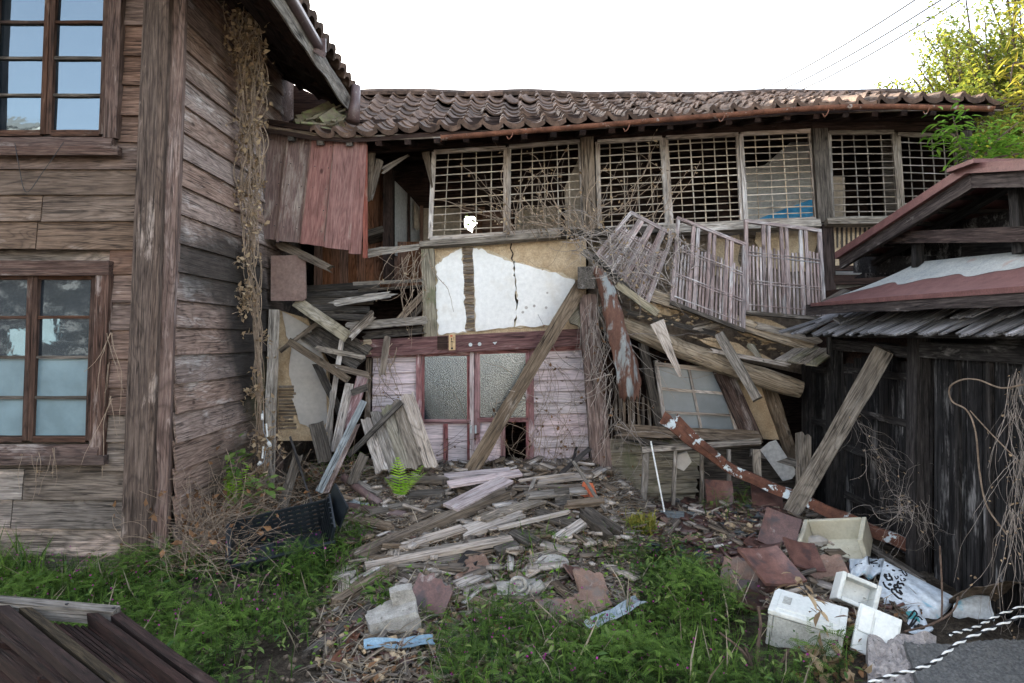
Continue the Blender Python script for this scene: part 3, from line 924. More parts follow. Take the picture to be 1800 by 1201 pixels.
# slipped mossy tiles at the left end of the roof
for i, (x, y, Y, rz, rx, ry) in enumerate([(527, 208, 7.95, -.75, .35, .2), (540, 203, 8.05, -.7, .5, .25), (556, 198, 8.15, -.6, .6, .2), (568, 200, 8.2, -.5, .55, .2),
        (560, 212, 8.0, -.5, .6, .35), (572, 214, 7.95, -.3, .7, .3), (584, 205, 8.3, -.4, .5, .2), (590, 214, 8.2, -.2, .5, .1), (522, 214, 7.85, -.9, .1, .2), (547, 222, 7.8, -.3, .2, .1)]):
    put_mesh('slipped_tile', T_MOSS, P(x, y, Y), Euler((rx, ry, rz)), roof, .95)
ms = MB()
for i in range(26):
    x = random.uniform(500, 612); y = 226 - (x - 500) * .12 + random.uniform(-6, 8)
    ms.box(P(x, y, random.uniform(7.9, 8.4)), (random.uniform(.05, .16), random.uniform(.04, .1), random.uniform(.015, .05)), Euler((random.uniform(-.5, .5), random.uniform(-.5, .5), random.uniform(0, 3))))
ms.build('mossy_rubble', M['tile_moss'], roof)['kind'] = 'stuff'

# eave boards, rafters, gutter
epx = [(470, 226), (570, 240), (640, 243), (760, 238), (900, 231), (1040, 222), (1200, 211), (1400, 196), (1600, 190), (1760, 190)]
for a, b in zip(epx[:-1], epx[1:]):
    pp('eave_board', (a[0], a[1] + 1, YE + .02), (b[0] + 2, b[1] + 1, YE + .02), 9, .03, M['greybrown'], roof, n=(0, -1, 0))
for k in range(25):
    X = -2.5 + k * .33
    z = float(eave_z(X)) - .1
    plank('rafter', (X, YE + .01, z), (X, YF + .4, z + .22), .055, .07, M['darkbrown'] if k > 2 else M['greydark'], roof, n=(1, 0, 0))
gp = [(775, 240), (900, 230), (1040, 219), (1180, 207), (1300, 198), (1345, 194), (1450, 187), (1560, 185), (1640, 187), (1745, 189)]
gpts = spline([P(x, y, 7.58) for x, y in gp], 46)
g_ = MB(); half_pipe(g_, None, None, .047, pts=gpts)
g_.tube([gpts[0] + Vector((0, 0, -.02)), gpts[0] + Vector((.004, 0, -.02))], .045, 10)
gutter = g_.build('gutter', M['rust'], house, smooth=True)
for x, y in ((900, 236), (1105, 222), (1272, 205), (1455, 196), (1632, 192)):
    MB().tube(spline([P(x, y - 8, 7.66), P(x + 1, y, 7.52), P(x - 5, y + 9, 7.52), P(x - 9, y + 4, 7.55)], 10), .006, 5).build('gutter_hook', M['rust'], gutter)

# beams under the eave
bm = [(640, 266), (1030, 243), (1425, 228), (1712, 229)]
for a, b in zip(bm[:-1], bm[1:]):
    pp('header_beam', (a[0], a[1] - 6, YF + .06), (b[0], b[1] - 6, YF + .06), 20, .10, M['darkbrown'], house, n=(0, -1, 0), seg=4)
    pp('eave_beam', (a[0], a[1] - 26, YF - .12), (b[0], b[1] - 30, YF - .12), 20, .12, M['darkbrown'], house, n=(0, -1, 0), seg=4)
pp('wall_plate', (640, 236, YF + .2), (1690, 200, YF + .2), 40, .08, M['darkbrown'], house, n=(0, -1, 0), seg=4)

# shell: side and back walls, floors, so that the rooms are dark
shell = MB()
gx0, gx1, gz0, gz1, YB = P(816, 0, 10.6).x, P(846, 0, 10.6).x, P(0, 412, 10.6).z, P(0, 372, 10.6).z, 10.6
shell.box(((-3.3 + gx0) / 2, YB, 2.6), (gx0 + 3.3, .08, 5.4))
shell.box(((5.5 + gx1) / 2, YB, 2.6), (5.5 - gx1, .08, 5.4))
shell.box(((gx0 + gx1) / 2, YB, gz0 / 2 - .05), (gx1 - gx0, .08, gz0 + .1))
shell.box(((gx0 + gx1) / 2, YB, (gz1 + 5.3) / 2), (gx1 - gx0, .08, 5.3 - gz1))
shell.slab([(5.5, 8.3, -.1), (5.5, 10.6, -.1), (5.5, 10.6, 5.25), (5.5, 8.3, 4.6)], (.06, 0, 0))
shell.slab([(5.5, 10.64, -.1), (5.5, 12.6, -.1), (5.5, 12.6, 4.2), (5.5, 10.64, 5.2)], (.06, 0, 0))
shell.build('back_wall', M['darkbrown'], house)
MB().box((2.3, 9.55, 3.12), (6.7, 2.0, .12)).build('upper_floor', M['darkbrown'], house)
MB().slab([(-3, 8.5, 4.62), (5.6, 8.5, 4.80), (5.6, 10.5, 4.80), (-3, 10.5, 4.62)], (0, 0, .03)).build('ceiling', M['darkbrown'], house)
for k in range(7):
    y = 8.6 + k * .3
    plank('ceiling_batten', (-2.9, y, 4.57), (5.6, y, 4.74), .06, .05, M['darkbrown'], house, n=(0, 0, -1))

# lattice windows
def lattice(quad, nv, nh, Y, bias=0):
    TL, TR, BR, BL = [Vector((q[0], q[1], 0)) for q in quad]
    def L(u, v):
        p = (TL.lerp(TR, u)).lerp(BL.lerp(BR, u), v); return P(p.x, p.y, Y)
    m = MB()
    m.plank(L(0, 0), L(0, 1), .055, .04, n=(0, -1, 0)); m.plank(L(1, 0), L(1, 1), .055, .04, n=(0, -1, 0))
    o = Vector((0, -.003, 0))
    m.plank(L(0, 0) + o, L(1, 0) + o, .05, .04, n=(0, -1, 0)); m.plank(L(0, 1) + o, L(1, 1) + o, .06, .045, n=(0, -1, 0))
    w = m.build('lattice_window', M['palewood'] if bias == 0 else M['grey'], house)
    for i in range(1, nv + 1):
        u = i / (nv + 1)
        plank('lattice_bar', L(u, .01) + Vector((random.uniform(-.01, .01), .012, 0)), L(u + random.uniform(-.015, .015), .99) + Vector((0, .012, 0)), .012, .011, M['bar'] if bias == 0 else M['grey'], w, n=(0, -1, 0), seg=2, k=1)
    for i in range(1, nh + 1):
        v = i / (nh + 1)
        plank('lattice_bar', L(.01, v) + Vector((0, -.006, random.uniform(-.006, .006))), L(.99, v + random.uniform(-.006, .006)) + Vector((0, -.006, 0)), .0115, .011, M['bar'] if bias == 0 else M['grey'], w, n=(0, -1, 0), seg=2, k=1, bend=random.uniform(-.01, .01))
    return w
lattice([(763, 268), (889, 260), (889, 412), (756, 420)], 4, 10, YF)
lattice([(895, 259), (1020, 249), (1026, 402), (893, 411)], 5, 10, YF + .03)
lattice([(1050, 250), (1163, 243), (1173, 396), (1054, 404)], 4, 11, YF)
lattice([(1170, 243), (1297, 237), (1305, 392), (1180, 398)], 5, 12, YF + .03)
lattice([(1302, 236), (1424, 231), (1435, 386), (1311, 391)], 4, 12, YF)
lattice([(1456, 234), (1570, 233), (1582, 384), (1462, 386)], 4, 11, YF, 1)
lattice([(1577, 237), (1678, 240), (1690, 385), (1587, 386)], 4, 10, YF + .03, 1)
pp('window_post', (1694, 232, YF - .02), (1700, 392, YF - .02), 18, .12, M['greydark'], house, n=(0, -1, 0), seg=4)
pp('window_post', (1031, 243, YF - .02), (1038, 412, YF - .02), 22, .12, M['greybrown'], house, n=(0, -1, 0), seg=4)
pp('window_post', (1438, 228, YF - .02), (1448, 392, YF - .02), 26, .12, M['greydark'], house, n=(0, -1, 0), seg=4)
pp('window_post', (748, 268, YF), (760, 330, YF - .02), 14, .03, M['greybrown'], house, n=(0, -1, 0), taper=.2)
# sills
pp('sill', (648, 445, YF - .1), (738, 434, YF - .1), 15, .06, M['grey'], house, rag=.03, k=4, seg=4, jit=.008, taper=.7)
pp('sill', (738, 432, YF - .1), (985, 414, YF - .1), 11, .09, M['grey'], house, n=(0, -1, .3), seg=6, jit=.005)
pp('sill', (985, 413, YF - .06), (1180, 404, YF - .06), 13, .08, M['greydark'], house, n=(0, -1, .3), seg=4)
pp('sill', (1165, 406, YF - .1), (1440, 394, YF - .1), 15, .1, M['grey'], house, n=(0, -1, .3), seg=6, jit=.006, bend=.02)
pp('sill', (1452, 391, YF - .1), (1705, 391, YF - .1), 11, .1, M['grey'], house, n=(0, -1, .3), seg=6, jit=.005)
# rooms behind the lattices
def ip(name, pts, Y, mat, th=.03):
    return MB().slab([P(x, y, Y if not hasattr(Y, '__len__') else Y[i]) for i, (x, y) in enumerate(pts)], (0, th, 0)).build(name, mat, house)
ip('room_panel', [(742, 366), (742, 430), (810, 430), (810, 366)], 10.4, M['panel'])
ip('room_panel', [(848, 372), (848, 430), (902, 430), (902, 372)], 10.4, M['brown'])
ip('room_panel', [(905, 372), (905, 430), (985, 430), (985, 360)], 10.3, M['panel'])
ip('room_panel', [(992, 330), (996, 420), (1026, 420), (1026, 262)], 8.75, M['panel'])
ip('room_wall', [(1300, 300), (1300, 400), (1450, 400), (1450, 248), (1390, 250), (1345, 290)], 9.6, M['panelwhite'])
ip('room_wall', [(1258, 300), (1258, 400), (1299, 400), (1299, 300)], 9.9, M['darkbrown'])
ip('blue_board', [(1322, 396), (1322, 389), (1440, 345), (1440, 375), (1385, 396)], 9.2, M['blueboard'])
ip('room_panel', [(1462, 310), (1462, 395), (1487, 395), (1485, 311)], 9.0, M['panel'])
ip('room_panel', [(1548, 245), (1556, 395), (1576, 395), (1568, 245)], 9.0, M['greydark'])
# corridor at the left: brown boards, post, receding pale panels
for k in range(9):
    x = 560 + k * 15
    pp('room_board', (x, 292 if k < 8 else 300, 9.25), (x, 505, 9.25), 15, .02, M['brown'], house, n=(0, -1, 0))
for k in range(4):
    x = 690 + k * 17
    pp('room_board', (x, 425, 9.25), (x, 505, 9.25), 17, .02, M['brown'], house, n=(0, -1, 0))
pp('room_post', (683, 300, 9.05), (683, 492, 9.05), 17, .12, M['darkbrown'], house, n=(0, -1, 0))
ip('room_panel', [(694, 318), (694, 449), (717, 455), (717, 341)], [9.1, 9.1, 9.8, 9.8], M['panelwhite'])
ip('room_panel', [(721, 345), (721, 458), (737, 460), (737, 364)], [9.8, 9.8, 10.4, 10.4], M['panelwhite'])
ip('torn_paper', [(727, 352), (727, 400), (733, 405), (738, 402), (736, 366)], [9.9, 9.85, 9.9, 10.0, 10.1], M['panel'], .006)
pp('room_post', (719, 340, 9.75), (719, 460, 9.75), 4, .06, M['darkbrown'], house, n=(0, -1, 0))
pp('room_shelf', (645, 418, 9.1), (678, 409, 9.1), 12, .25, M['greydark'], house, n=(0, -1, .3))
pp('room_rail', (741, 362, 10.2), (741, 425, 10.2), 6, .03, M['brown'], house, n=(0, -1, 0))

for poly in ([(836, 364), (833, 380), (839, 392), (832, 401), (828, 416), (852, 416), (852, 364)], [(808, 396), (808, 416), (834, 416), (828, 407), (820, 404)], [(808, 364), (808, 378), (822, 374), (840, 376), (840, 364)]):
    ip('torn_board', ragged(poly, 3, .8), 10.52, M['brown'], .02)
# shutter box of red painted boards
sb = MB().box(P(560, 330, 8.15), (1.1, .35, 1.25)).build('shutter_box', M['darkbrown'], house)
for (x0, y0, x1, y1, w, Y, mt) in ((489, 213, 471, 421, 37, 7.86, 'boxredgrey'), (529, 222, 507, 425, 43, 7.83, 'boxredgrey'), (572, 231, 550, 431, 42, 7.80, 'boxred'),
                                   (612, 236, 592, 438, 44, 7.78, 'boxred'), (634, 244, 624, 447, 22, 7.80, 'boxred')):
    b_ = pp('board', (x0, y0, Y), (x1, y1, Y - .02), w, .022, M[mt], sb, n=(.04, -1, 0), seg=6, k=3, jit=.004, rag=.005, bend=random.uniform(-.006, .006), rnd=.579 + random.uniform(-.004, .01))
for x0, x1 in ((509, 488), (551, 529), (592, 571)):
    pp('batten', (x0, 226, 7.80), (x1, 426, 7.785), 4, .025, M['boxredgrey'], sb, n=(0, -1, 0), seg=5)
pp('batten', (467, 210, 7.82), (458, 424, 7.82), 8, .05, M['post_pink'], sb, n=(0, -1, 0), seg=4)
pp('batten', (470, 214, 7.80), (625, 240, 7.76), 9, .03, M['darkbrown'], sb, n=(0, -1, 0), seg=4)
pp('loose_strip', (642, 254, 7.82), (642, 454, 7.80), 8, .03, M['boxred'], sb, n=(0, -1, 0), seg=5)
pp('end_board', (652, 272, 8.1), (649, 352, 8.1), 16, .03, M['greybrown'], sb, taper=.3, n=(0, -1, 0), rag=.02)
pp('end_board', (668, 282, 8.12), (652, 352, 8.12), 13, .03, M['greybrown'], sb, taper=.3, n=(0, -1, 0), rag=.02)
pp('broken_brace', (672, 300, 8.15), (718, 273, 8.2), 12, .04, M['greybrown'], house, taper=.3, rag=.03, k=4)

nl = MB()
for bx0, bx1 in ((478, 461), (500, 480), (518, 496), (541, 519), (560, 539), (584, 562), (600, 579), (623, 604)):
    for k in range(5):
        f = .12 + k * .19
        x = bx0 + (bx1 - bx0) * f; y = 222 + (bx0 - 478) * .12 + 196 * f
        nl.tube([P(x, y, 7.775), P(x, y, 7.80)], .007, 5)
nl.build('nails', M['wire'], sb)['kind'] = 'stuff'
# plastered mud wall above the doors
wl = MB()
wl.slab([P(x, y, YF + .02) for x, y in ((742, 428), (742, 604), (1030, 604), (1030, 408))], (0, .1, 0))
mudwall = wl.build('mud_wall', M['mud'], house)
for poly in ([(765, 470), (778, 455), (811, 436), (814, 480), (817, 540), (819, 584), (771, 588), (768, 550), (765, 520), (769, 490)],
             [(832, 436), (852, 440), (902, 462), (905, 500), (908, 535), (903, 575), (837, 583), (834, 520)],
             [(904, 462), (960, 476), (1010, 492), (1002, 515), (985, 545), (968, 572), (905, 575), (910, 535), (907, 500)]):
    cx_ = sum(q[0] for q in poly) / len(poly); cy_ = sum(q[1] for q in poly) / len(poly)
    MB().slab([P(x + (4.5 if x > cx_ else -4.5) * random.uniform(.1, 1), y + (2.5 if y > cy_ else -5.5) * random.uniform(.1, 1), YF + .0) for x, y in ragged(poly, 6, 1.6)], (0, .018, 0)).build('base_coat', M['basecoat'], mudwall)
    MB().slab([P(x, y, YF - .014) for x, y in ragged(poly, 7, 1.5)], (0, .013, 0)).build('plaster', M['plaster'], mudwall)
# flaked edge, crack and pock marks
for a, b, w in (((901, 428), (907, 452), 1.6),):
    pass
ck = MB()
pts = [(899, 428), (897, 437), (902, 446), (899, 455), (904, 464)]
for (x0, y0), (x1, y1) in zip(pts[:-1], pts[1:]):
    ck.plank(P(x0, y0, YF + .017), P(x1, y1, YF + .017), .016, .004, n=(0, -1, 0), seg=1, k=1)
ck.build('crack', M['darkbrown'], mudwall)
for x, y, r in ((919, 549, 2.5), (925, 541, 3), (939, 538, 2.6), (960, 541, 2.5), (962, 515, 2)):
    MB().tube([P(x, y, YF - .02), P(x, y, YF - .008)], r * YF / F, 7).build('pock_mark', M['plastergrey'], mudwall)
pp('wall_post', (752, 432, YF - .03), (757, 592, YF - .03), 22, .1, M['mossy'], house, n=(0, -1, 0), seg=4, k=3)
for k in range(21):
    y = 437 + k * 7.1
    pp('lath', (813 + k * .15, y, YF - .002), (832 + k * .12, y + random.uniform(-1, 1), YF - .002), 5.6, .014, M['greybrown'], mudwall, n=(0, -1, 0), seg=1)

# lintel and sliding doors
YD = 8.25
beam = pp('lintel', (634, 613, YD - .1), (1036, 592, YD - .1), 30, .14, M['redbeam'], house, n=(0, -1, 0), seg=8, k=3, rag=.02)
pp('lintel_end', (634, 611, YD - .185), (652, 610, YD - .185), 26, .02, M['log'], house, n=(0, -1, 0), rag=.05, k=4)
pp('door_head', (655, 625, YD), (1030, 610, YD), 10, .1, M['reddoor'], house, n=(0, -1, 0))
MB().slab([P(x, y, YD - .174) for x, y in ((769, 592), (769, 615), (787, 614), (787, 591))], (0, -.012, 0)).build('name_plate', M['darkbrown'], beam)
sg = MB().slab([P(x, y, YD - .174) for x, y in ((789, 588), (789, 616), (800.5, 615.5), (800.5, 587.5))], (0, -.006, 0)).build('paper_sign', M['signtan'], beam)
pr = MB()
pr.slab([P(x, y, YD - .1815) for x, y in ((791.5, 589.5), (791.5, 592.2), (795.5, 592.0), (795.5, 589.3))], (0, -.0015, 0), m=1)
for (x, y, w, h) in ((793.2, 594, 1.4, 5), (792.6, 600, 3.4, 2.2), (793, 603.8, 2.6, .9), (792.4, 605.8, 3.6, .8), (793.4, 607.6, 2, 1.6), (792.8, 610.6, 3.4, 3.8), (797.4, 592, .8, 4), (797.2, 597, 1.2, 1.2), (797.3, 599.6, 1, 1.4), (797.2, 602, 1.2, .8)):
    pr.slab([P(a, b, YD - .1815) for a, b in ((x, y), (x, y + h), (x + w, y + h), (x + w, y))], (0, -.0015, 0))
pr.build('print', [M['ink'], M['signred']], sg)
for x, y in ((827, 606), (843, 605)):
    MB().tube([P(x, y, YD - .186), P(x, y, YD - .17)], 3.2 * YD / F, 10).build('badge', M['badge'], beam)
MB().slab([P(x, y, YD - .172) for x, y in ((866, 602), (870, 606), (874, 601))], (0, -.008, 0)).build('badge', M['badge'], beam)

def door(x0, x1, yt, ym, yb, Y, gap=None):
    m = MB()
    m.plank(P(x0, yt, Y), P(x0, yb, Y), .065, .04, n=(0, -1, 0)); m.plank(P(x1, yt, Y), P(x1, yb, Y), .065, .04, n=(0, -1, 0))
    f = Vector((0, -.003, 0))
    for y in (yt, ym, yb): m.plank(P(x0, y, Y) + f, P(x1, y, Y) + f, .05, .04, n=(0, -1, 0))
    d = m.build('sliding_door', M['reddoor'], house)
    MB().slab([P(x, y, Y + .012) for x, y in ((x0, yt), (x0, ym), (x1, ym), (x1, yt))], (0, .005, 0)).build('pane', M['textured'], d)
    xm = (x0 + x1) / 2
    pp('mid_stile', (xm, ym, Y - .004), (xm, yb, Y - .004), 8, .035, M['reddoor'], d, n=(0, -1, 0))
    for a, b, side in ((x0, xm, 0), (xm, x1, 1)):
        if gap == side: continue
        MB().slab([P(x, y, Y + .012) for x, y in ((a, ym), (a, yb), (b, yb), (b, ym))], (0, .012, 0)).build('door_panel', M['clap'], d)
    return d
d1 = door(741, 826, 622, 741, 860, YD, None)
d2 = door(839, 929, 617, 738, 860, YD - .05, 1)
for d, x in ((d1, 828), (d2, 836)):
    MB().slab([P(a, b, YD - .10) for a, b in ((x - 1.6, 748), (x - 1.6, 762), (x + 1.6, 762), (x + 1.6, 748))], (0, .01, 0)).build('finger_pull', M['badge'], d)
pp('meeting_stile', (829.5, 619, YD - .075), (829.5, 845, YD - .075), 7, .03, M['pinkwhite'], d1, n=(0, -1, 0), seg=5)
pp('door_jamb', (737, 620, YD - .03), (737, 860, YD - .03), 9, .1, M['reddoor'], house, n=(0, -1, 0), seg=4)
pp('door_jamb', (934, 612, YD - .03), (934, 860, YD - .03), 9, .1, M['reddoor'], house, n=(0, -1, 0), seg=4)
for k in range(12):
    y = 625 + k * 19.2
    pp('clapboard', (656 - k * .3, y + 2, YD - .01), (733, y, YD - .01), 21, .022, M['clap'], house, n=(0, -1, .28), seg=3, jit=.002)
    y = 618 + k * 19.6
    pp('clapboard', (938, y + 1.5, YD - .01), (1034, y, YD - .01), 21.5, .022, M['clap'], house, n=(0, -1, .28), seg=3, jit=.002)
pp('corner_strip', (649, 630, YD - .06), (645, 760, YD - .06), 9, .04, M['greybrown'], house, n=(0, -1, 0), seg=4)

# main corner post and what is left around its head
pp('leaning_post', (1031, 520, 8.0), (1064, 905, 7.75), 31, .2, M['post_pink'], house, seg=9, k=3, jit=.008, taper=1.05, n=(0, -1, 0))
pp('post_core', (1046, 545, 8.12), (1072, 890, 7.9), 12, .1, M['greydark'], house, seg=8, k=3, jit=.01, n=(0, -1, 0))
MB().plank(P(1031, 488, 7.72), P(1031, 488, 8.6), .20, .25, n=(0, 0, 1), jit=.006, k=3).build('beam_end', M['greydark'], house)
pp('bracket', (1012, 575, 7.95), (1050, 535, 8.0), 46, .06, M['mossy'], house, rag=.03, k=4, seg=3, jit=.012)

# ------------------------------------------------------------------ right end of the facade: bare mud wall and leaning frame
pts = [(1034, 412), (1034, 575), (1420, 660), (1450, 640), (1450, 396)]
low_wall = MB().slab([P(x, y, YF + .22) for x, y in pts], (0, .08, 0)).build('lath_wall', M['lath'], house)
for k in range(60):
    x = random.uniform(1060, 1440); y = random.uniform(408, 480)
    pp('lath', (x, y, YF + .205), (x + random.uniform(20, 60), y + random.uniform(-1, 1), YF + .205), 3.5, .012, M['greybrown'], low_wall, n=(0, -1, 0), seg=1, k=1)
ip('mud_patch', ragged([(1250, 420), (1250, 480), (1300, 500), (1300, 412)], 4, 3), YF + .19, M['mud'], .03)
ip('mud_patch', ragged([(1330, 408), (1330, 470), (1430, 480), (1440, 402)], 4, 3), YF + .19, M['mud'], .03)
ip('mud_wall', [(1452, 397), (1452, 475), (1700, 475), (1700, 397)], YF + .12, M['mud'], .08)
for k in range(28):
    x = 1464 + k * 8
    pp('lath', (x, 400, YF + .115), (x + random.uniform(-1, 1), 440 + random.uniform(-8, 12), YF + .115), 3, .012, M['greydark'], low_wall, n=(0, -1, 0), seg=1, k=1)
ip('mud_wall', [(1452, 476), (1452, 520), (1700, 520), (1700, 476)], YF + .13, M['plaster'], .08)
pp('wall_post', (1452, 395, YF), (1458, 540, YF), 20, .1, M['darkbrown'], house, n=(0, -1, 0), seg=4)
pp('wall_rail', (1462, 472, YF), (1700, 472, YF), 9, .1, M['darkbrown'], house, n=(0, -1, 0))
pp('wall_rail', (1462, 492, YF), (1700, 492, YF), 17, .1, M['darkbrown'], house, n=(0, -1, 0))

YW = 8.1
# dark room behind the broken ground floor
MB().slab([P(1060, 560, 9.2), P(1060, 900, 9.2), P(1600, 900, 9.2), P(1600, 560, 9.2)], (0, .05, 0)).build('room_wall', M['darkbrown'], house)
m = MB()
WTL, WTR, WBR, WBL = (1153, 640), (1268, 652), (1298, 764), (1170, 760)
def WL(u, v):
    a = Vector((*WTL, 0)).lerp(Vector((*WTR, 0)), u); b = Vector((*WBL, 0)).lerp(Vector((*WBR, 0)), u)
    p = a.lerp(b, v); return P(p.x, p.y, YW)
m.plank(WL(0, -.05), WL(0, 1.05), .05, .05, n=(0, -1, 0)); m.plank(WL(1, -.05), WL(1, 1.05), .07, .05, n=(0, -1, 0))
m.plank(WL(-.02, 0) + Vector((0, -.004, 0)), WL(1.02, 0) + Vector((0, -.004, 0)), .05, .05, n=(0, -1, 0))
m.plank(WL(-.02, 1) + Vector((0, -.004, 0)), WL(1.02, 1) + Vector((0, -.004, 0)), .06, .06, n=(0, -1, 0))
lw = m.build('leaning_window', M['palewood'], house)
for i in range(2):
    for j in range(3):
        u0, u1, v0, v1 = i / 2, (i + 1) / 2, j / 3, (j + 1) / 3
        MB().slab([WL(u0, v0) + Vector((0, .02, 0)), WL(u0, v1) + Vector((0, .02, 0)), WL(u1, v1) + Vector((0, .02, 0)), WL(u1, v0) + Vector((0, .02, 0))], (0, .005, 0)).build('pane', M['dusty'], lw)
plank('muntin', WL(.5, 0), WL(.5, 1), .03, .03, M['palewood'], lw, n=(0, -1, 0))
for v in (.36, .70):
    plank('muntin', WL(0, v) + Vector((0, -.006, 0)), WL(1, v) + Vector((0, -.006, 0)), .035 if v < .5 else .028, .03, M['palewood'], lw, n=(0, -1, 0))
pp('wall_stud', (1129, 603, YW - .1), (1163, 773, YW - .1), 14, .1, M['greydark'], house, n=(0, -1, 0), seg=4, k=3, jit=.006)
pp('wall_stud', (1268, 648, YW - .06), (1326, 778, YW - .06), 30, .08, M['winframe'], house, n=(0, -1, 0), seg=4, k=3, jit=.004)
pp('wall_stud', (1350, 678, YW - .02), (1396, 815, YW - .02), 20, .1, M['greybrown'], house, n=(0, -1, 0), seg=4, k=3, jit=.01)
ip('mud_panel', ragged([(1290, 655), (1330, 775), (1384, 772), (1352, 685)], 4, 2.5), YW + .03, M['mud'], .06)
pp('wall_rail', (1085, 757, YW - .12), (1331, 770, YW - .12), 20, .14, M['greybrown'], house, n=(0, -1, .3), seg=7, k=4, rag=.06, jit=.012)
pp('wall_rail', (1100, 771, YW - .2), (1180, 783, YW - .2), 9, .03, M['greydark'], house, seg=3, rag=.04)
for k in range(11):
    x = 1082 + k * 8 + random.uniform(-2, 2)
    pp('lath', (x, 690 + random.uniform(-25, 20), YW + .02), (x + random.uniform(-4, 6), 752, YW), 5, .015, M['greybrown'], house, n=(0, -1, 0), rag=.02)
for k in range(5):
    y = 778 + k * 24
    pp('wall_board', (1070 + k * 2, y + 6, YW - .03), (1232 - k * 2, y + 3, YW - .03), 25, .025, M['mossy'], house, n=(0, -1, .12), rag=.03, k=3, jit=.005)
pp('wall_board', (1235, 800, YW + .08), (1400, 815, YW + .08), 50, .03, M['greydark'], house, n=(0, -1, 0), rag=.04, k=4)
pp('wall_board', (1235, 850, YW + .08), (1410, 855, YW + .08), 50, .03, M['greydark'], house, n=(0, -1, 0), rag=.04, k=4)

# ------------------------------------------------------------------ three slatted shutters hanging off the wall
def shutter(label, TL, TR, BR, BL, dTop, dBot, ns=14, top=.27):
    q = [Vector((*p, 0)) for p in (TL, TR, BR, BL)]
    def L(u, v, f=0.0):
        a = q[0].lerp(q[1], u).lerp(q[3].lerp(q[2], u), v)
        return P(a.x, a.y, dTop + (dBot - dTop) * v - f)
    c = L(.5, 1)
    t = thing('slatted_shutter', label, 'shutter', c, 'slatted shutters fallen from the upper wall')
    n = (L(0, 1) - L(0, 0)).cross(L(1, 0) - L(0, 0))
    if n.y > 0: n = -n
    wd = (L(1, 0) - L(0, 0)).length
    for u in (0, 1):
        plank('stile', L(u, -.01), L(u, 1.0), .042, .035, M['shutter'], t, n=n, seg=4)
    plank('rail', L(-.02, 0, .004), L(1.02, 0, .004), .04, .04, M['shutter'], t, n=n, seg=3)
    plank('rail', L(-.02, 1, .004), L(1.02, 1, .004), .045, .04, M['greydark'], t, n=n, seg=3)
    pair = (.235, .305, .48, .55, .74, .81)
    for u in pair:
        plank('stile', L(u, 0), L(u + random.uniform(-.004, .004), 1), .038, .028, M['shutter'], t, n=n, seg=4)
    for i in range(ns + 6):
        u = (i + 1) / (ns + 7)
        if min(abs(u - k) for k in pair) < .025: continue
        plank('slat', L(u, top + random.uniform(-.025, .02), -.006), L(u + random.uniform(-.008, .008), .985 + random.uniform(-.02, .015), -.006), .021, .018, M['shutter'], t, n=n, seg=2, k=1)
    for v in (top + .06, top + .095, top + .37, top + .40, top + .64):
        plank('cross_batten', L(.01, v, .012), L(.99, v, .012), .012, .010, M['shutter'], t, n=n, seg=2, k=1)
    return t
shutter('slatted shutter tipped far over and tangled in dead vines', (1109, 375), (1182, 413), (1136, 538), (1046, 452), 7.9, 7.72)
shutter('slatted shutter hanging skewed between the tipped one and the upright one', (1192, 384), (1308, 430), (1306, 581), (1181, 533), 7.9, 7.66)
shutter('most upright of the slatted shutters, nearest the dark shed', (1311, 389), (1440, 406), (1449, 561), (1313, 550), 7.95, 7.75)

# ------------------------------------------------------------------ loose timbers of the wreck, one by one
def tp(name, label, cat, a, b, wpx, t, mat, group=None, **kw):
    return tag(pp(name, a, b, wpx, t, M[mat], **kw), label, cat, group)

def logobj(name, label, a, b, rpx, mat, seg=14):
    pa, pb = P(*a), P(*b)
    pts = [pa.lerp(pb, i / seg) + Vector((0, random.uniform(-.01, .01), random.uniform(-.008, .008) - .05 * math.sin(math.pi * i / seg))) for i in range(seg + 1)]
    r = rpx * (a[2] + b[2]) / 2 / F
    rr = [r * (1 + random.uniform(-.07, .07)) for _ in pts]
    rr[0] *= .75; rr[-1] *= .92
    return tag(MB().tube(pts, rr, 11).build(name, M[mat], smooth=False), label, 'beam')
logobj('fallen_beam', 'thick round weathered log beam lying across above the leaning window', (1085, 566, 8.0), (1408, 684, 7.75), 17, 'log')
tp('fallen_beam', 'squared weathered beam under the slatted shutters, caked with mud', 'beam', (1080, 498, 7.9), (1425, 612, 7.7), 21, .16, 'log', seg=10, k=4, jit=.012, n=(0, -1, 0))
tp('mossy_rail', 'mossy green board under the tipped shutter', 'board', (1084, 500, 7.72), (1156, 552, 7.68), 13, .05, 'mossy', n=(0, -1, 0))
tp('dangling_post', 'short squared grey post dangling over the leaning window', 'post', (1264, 588, 7.7), (1332, 702, 7.35), 17, .1, 'grey', seg=5, k=3, jit=.005)
tp('split_board', 'pale pointed split board hanging beside the rusty sheet', 'board', (1155, 566, 7.62), (1196, 662, 7.5), 24, .03, 'palewood', taper=.25, seg=5, k=3, jit=.008)
tp('prop_timber', 'long round timber prop leaning across the pink doors', 'prop', (1022, 500, 7.95), (826, 832, 7.5), 24, .14, 'greybrown', seg=9, k=4, jit=.008)
tp('broken_post_head', 'mossy split timber lying on top of the corner post beside the pale stone', 'timber', (1028, 444, 7.85), (1090, 495, 7.75), 14, .08, 'grey', seg=5, k=4, rag=.05, jit=.012)
mb = MB()
for i in range(5):
    pass
pts = ragged([(1053, 462), (1060, 482), (1080, 486), (1083, 458), (1070, 450)], 2, 1)
tag(MB().slab([P(x, y, 7.8) for x, y in pts], (.03, .14, 0)).build('stone_chunk', M['plastergrey']), 'pale grey stone chunk perched on the corner post', 'stone')
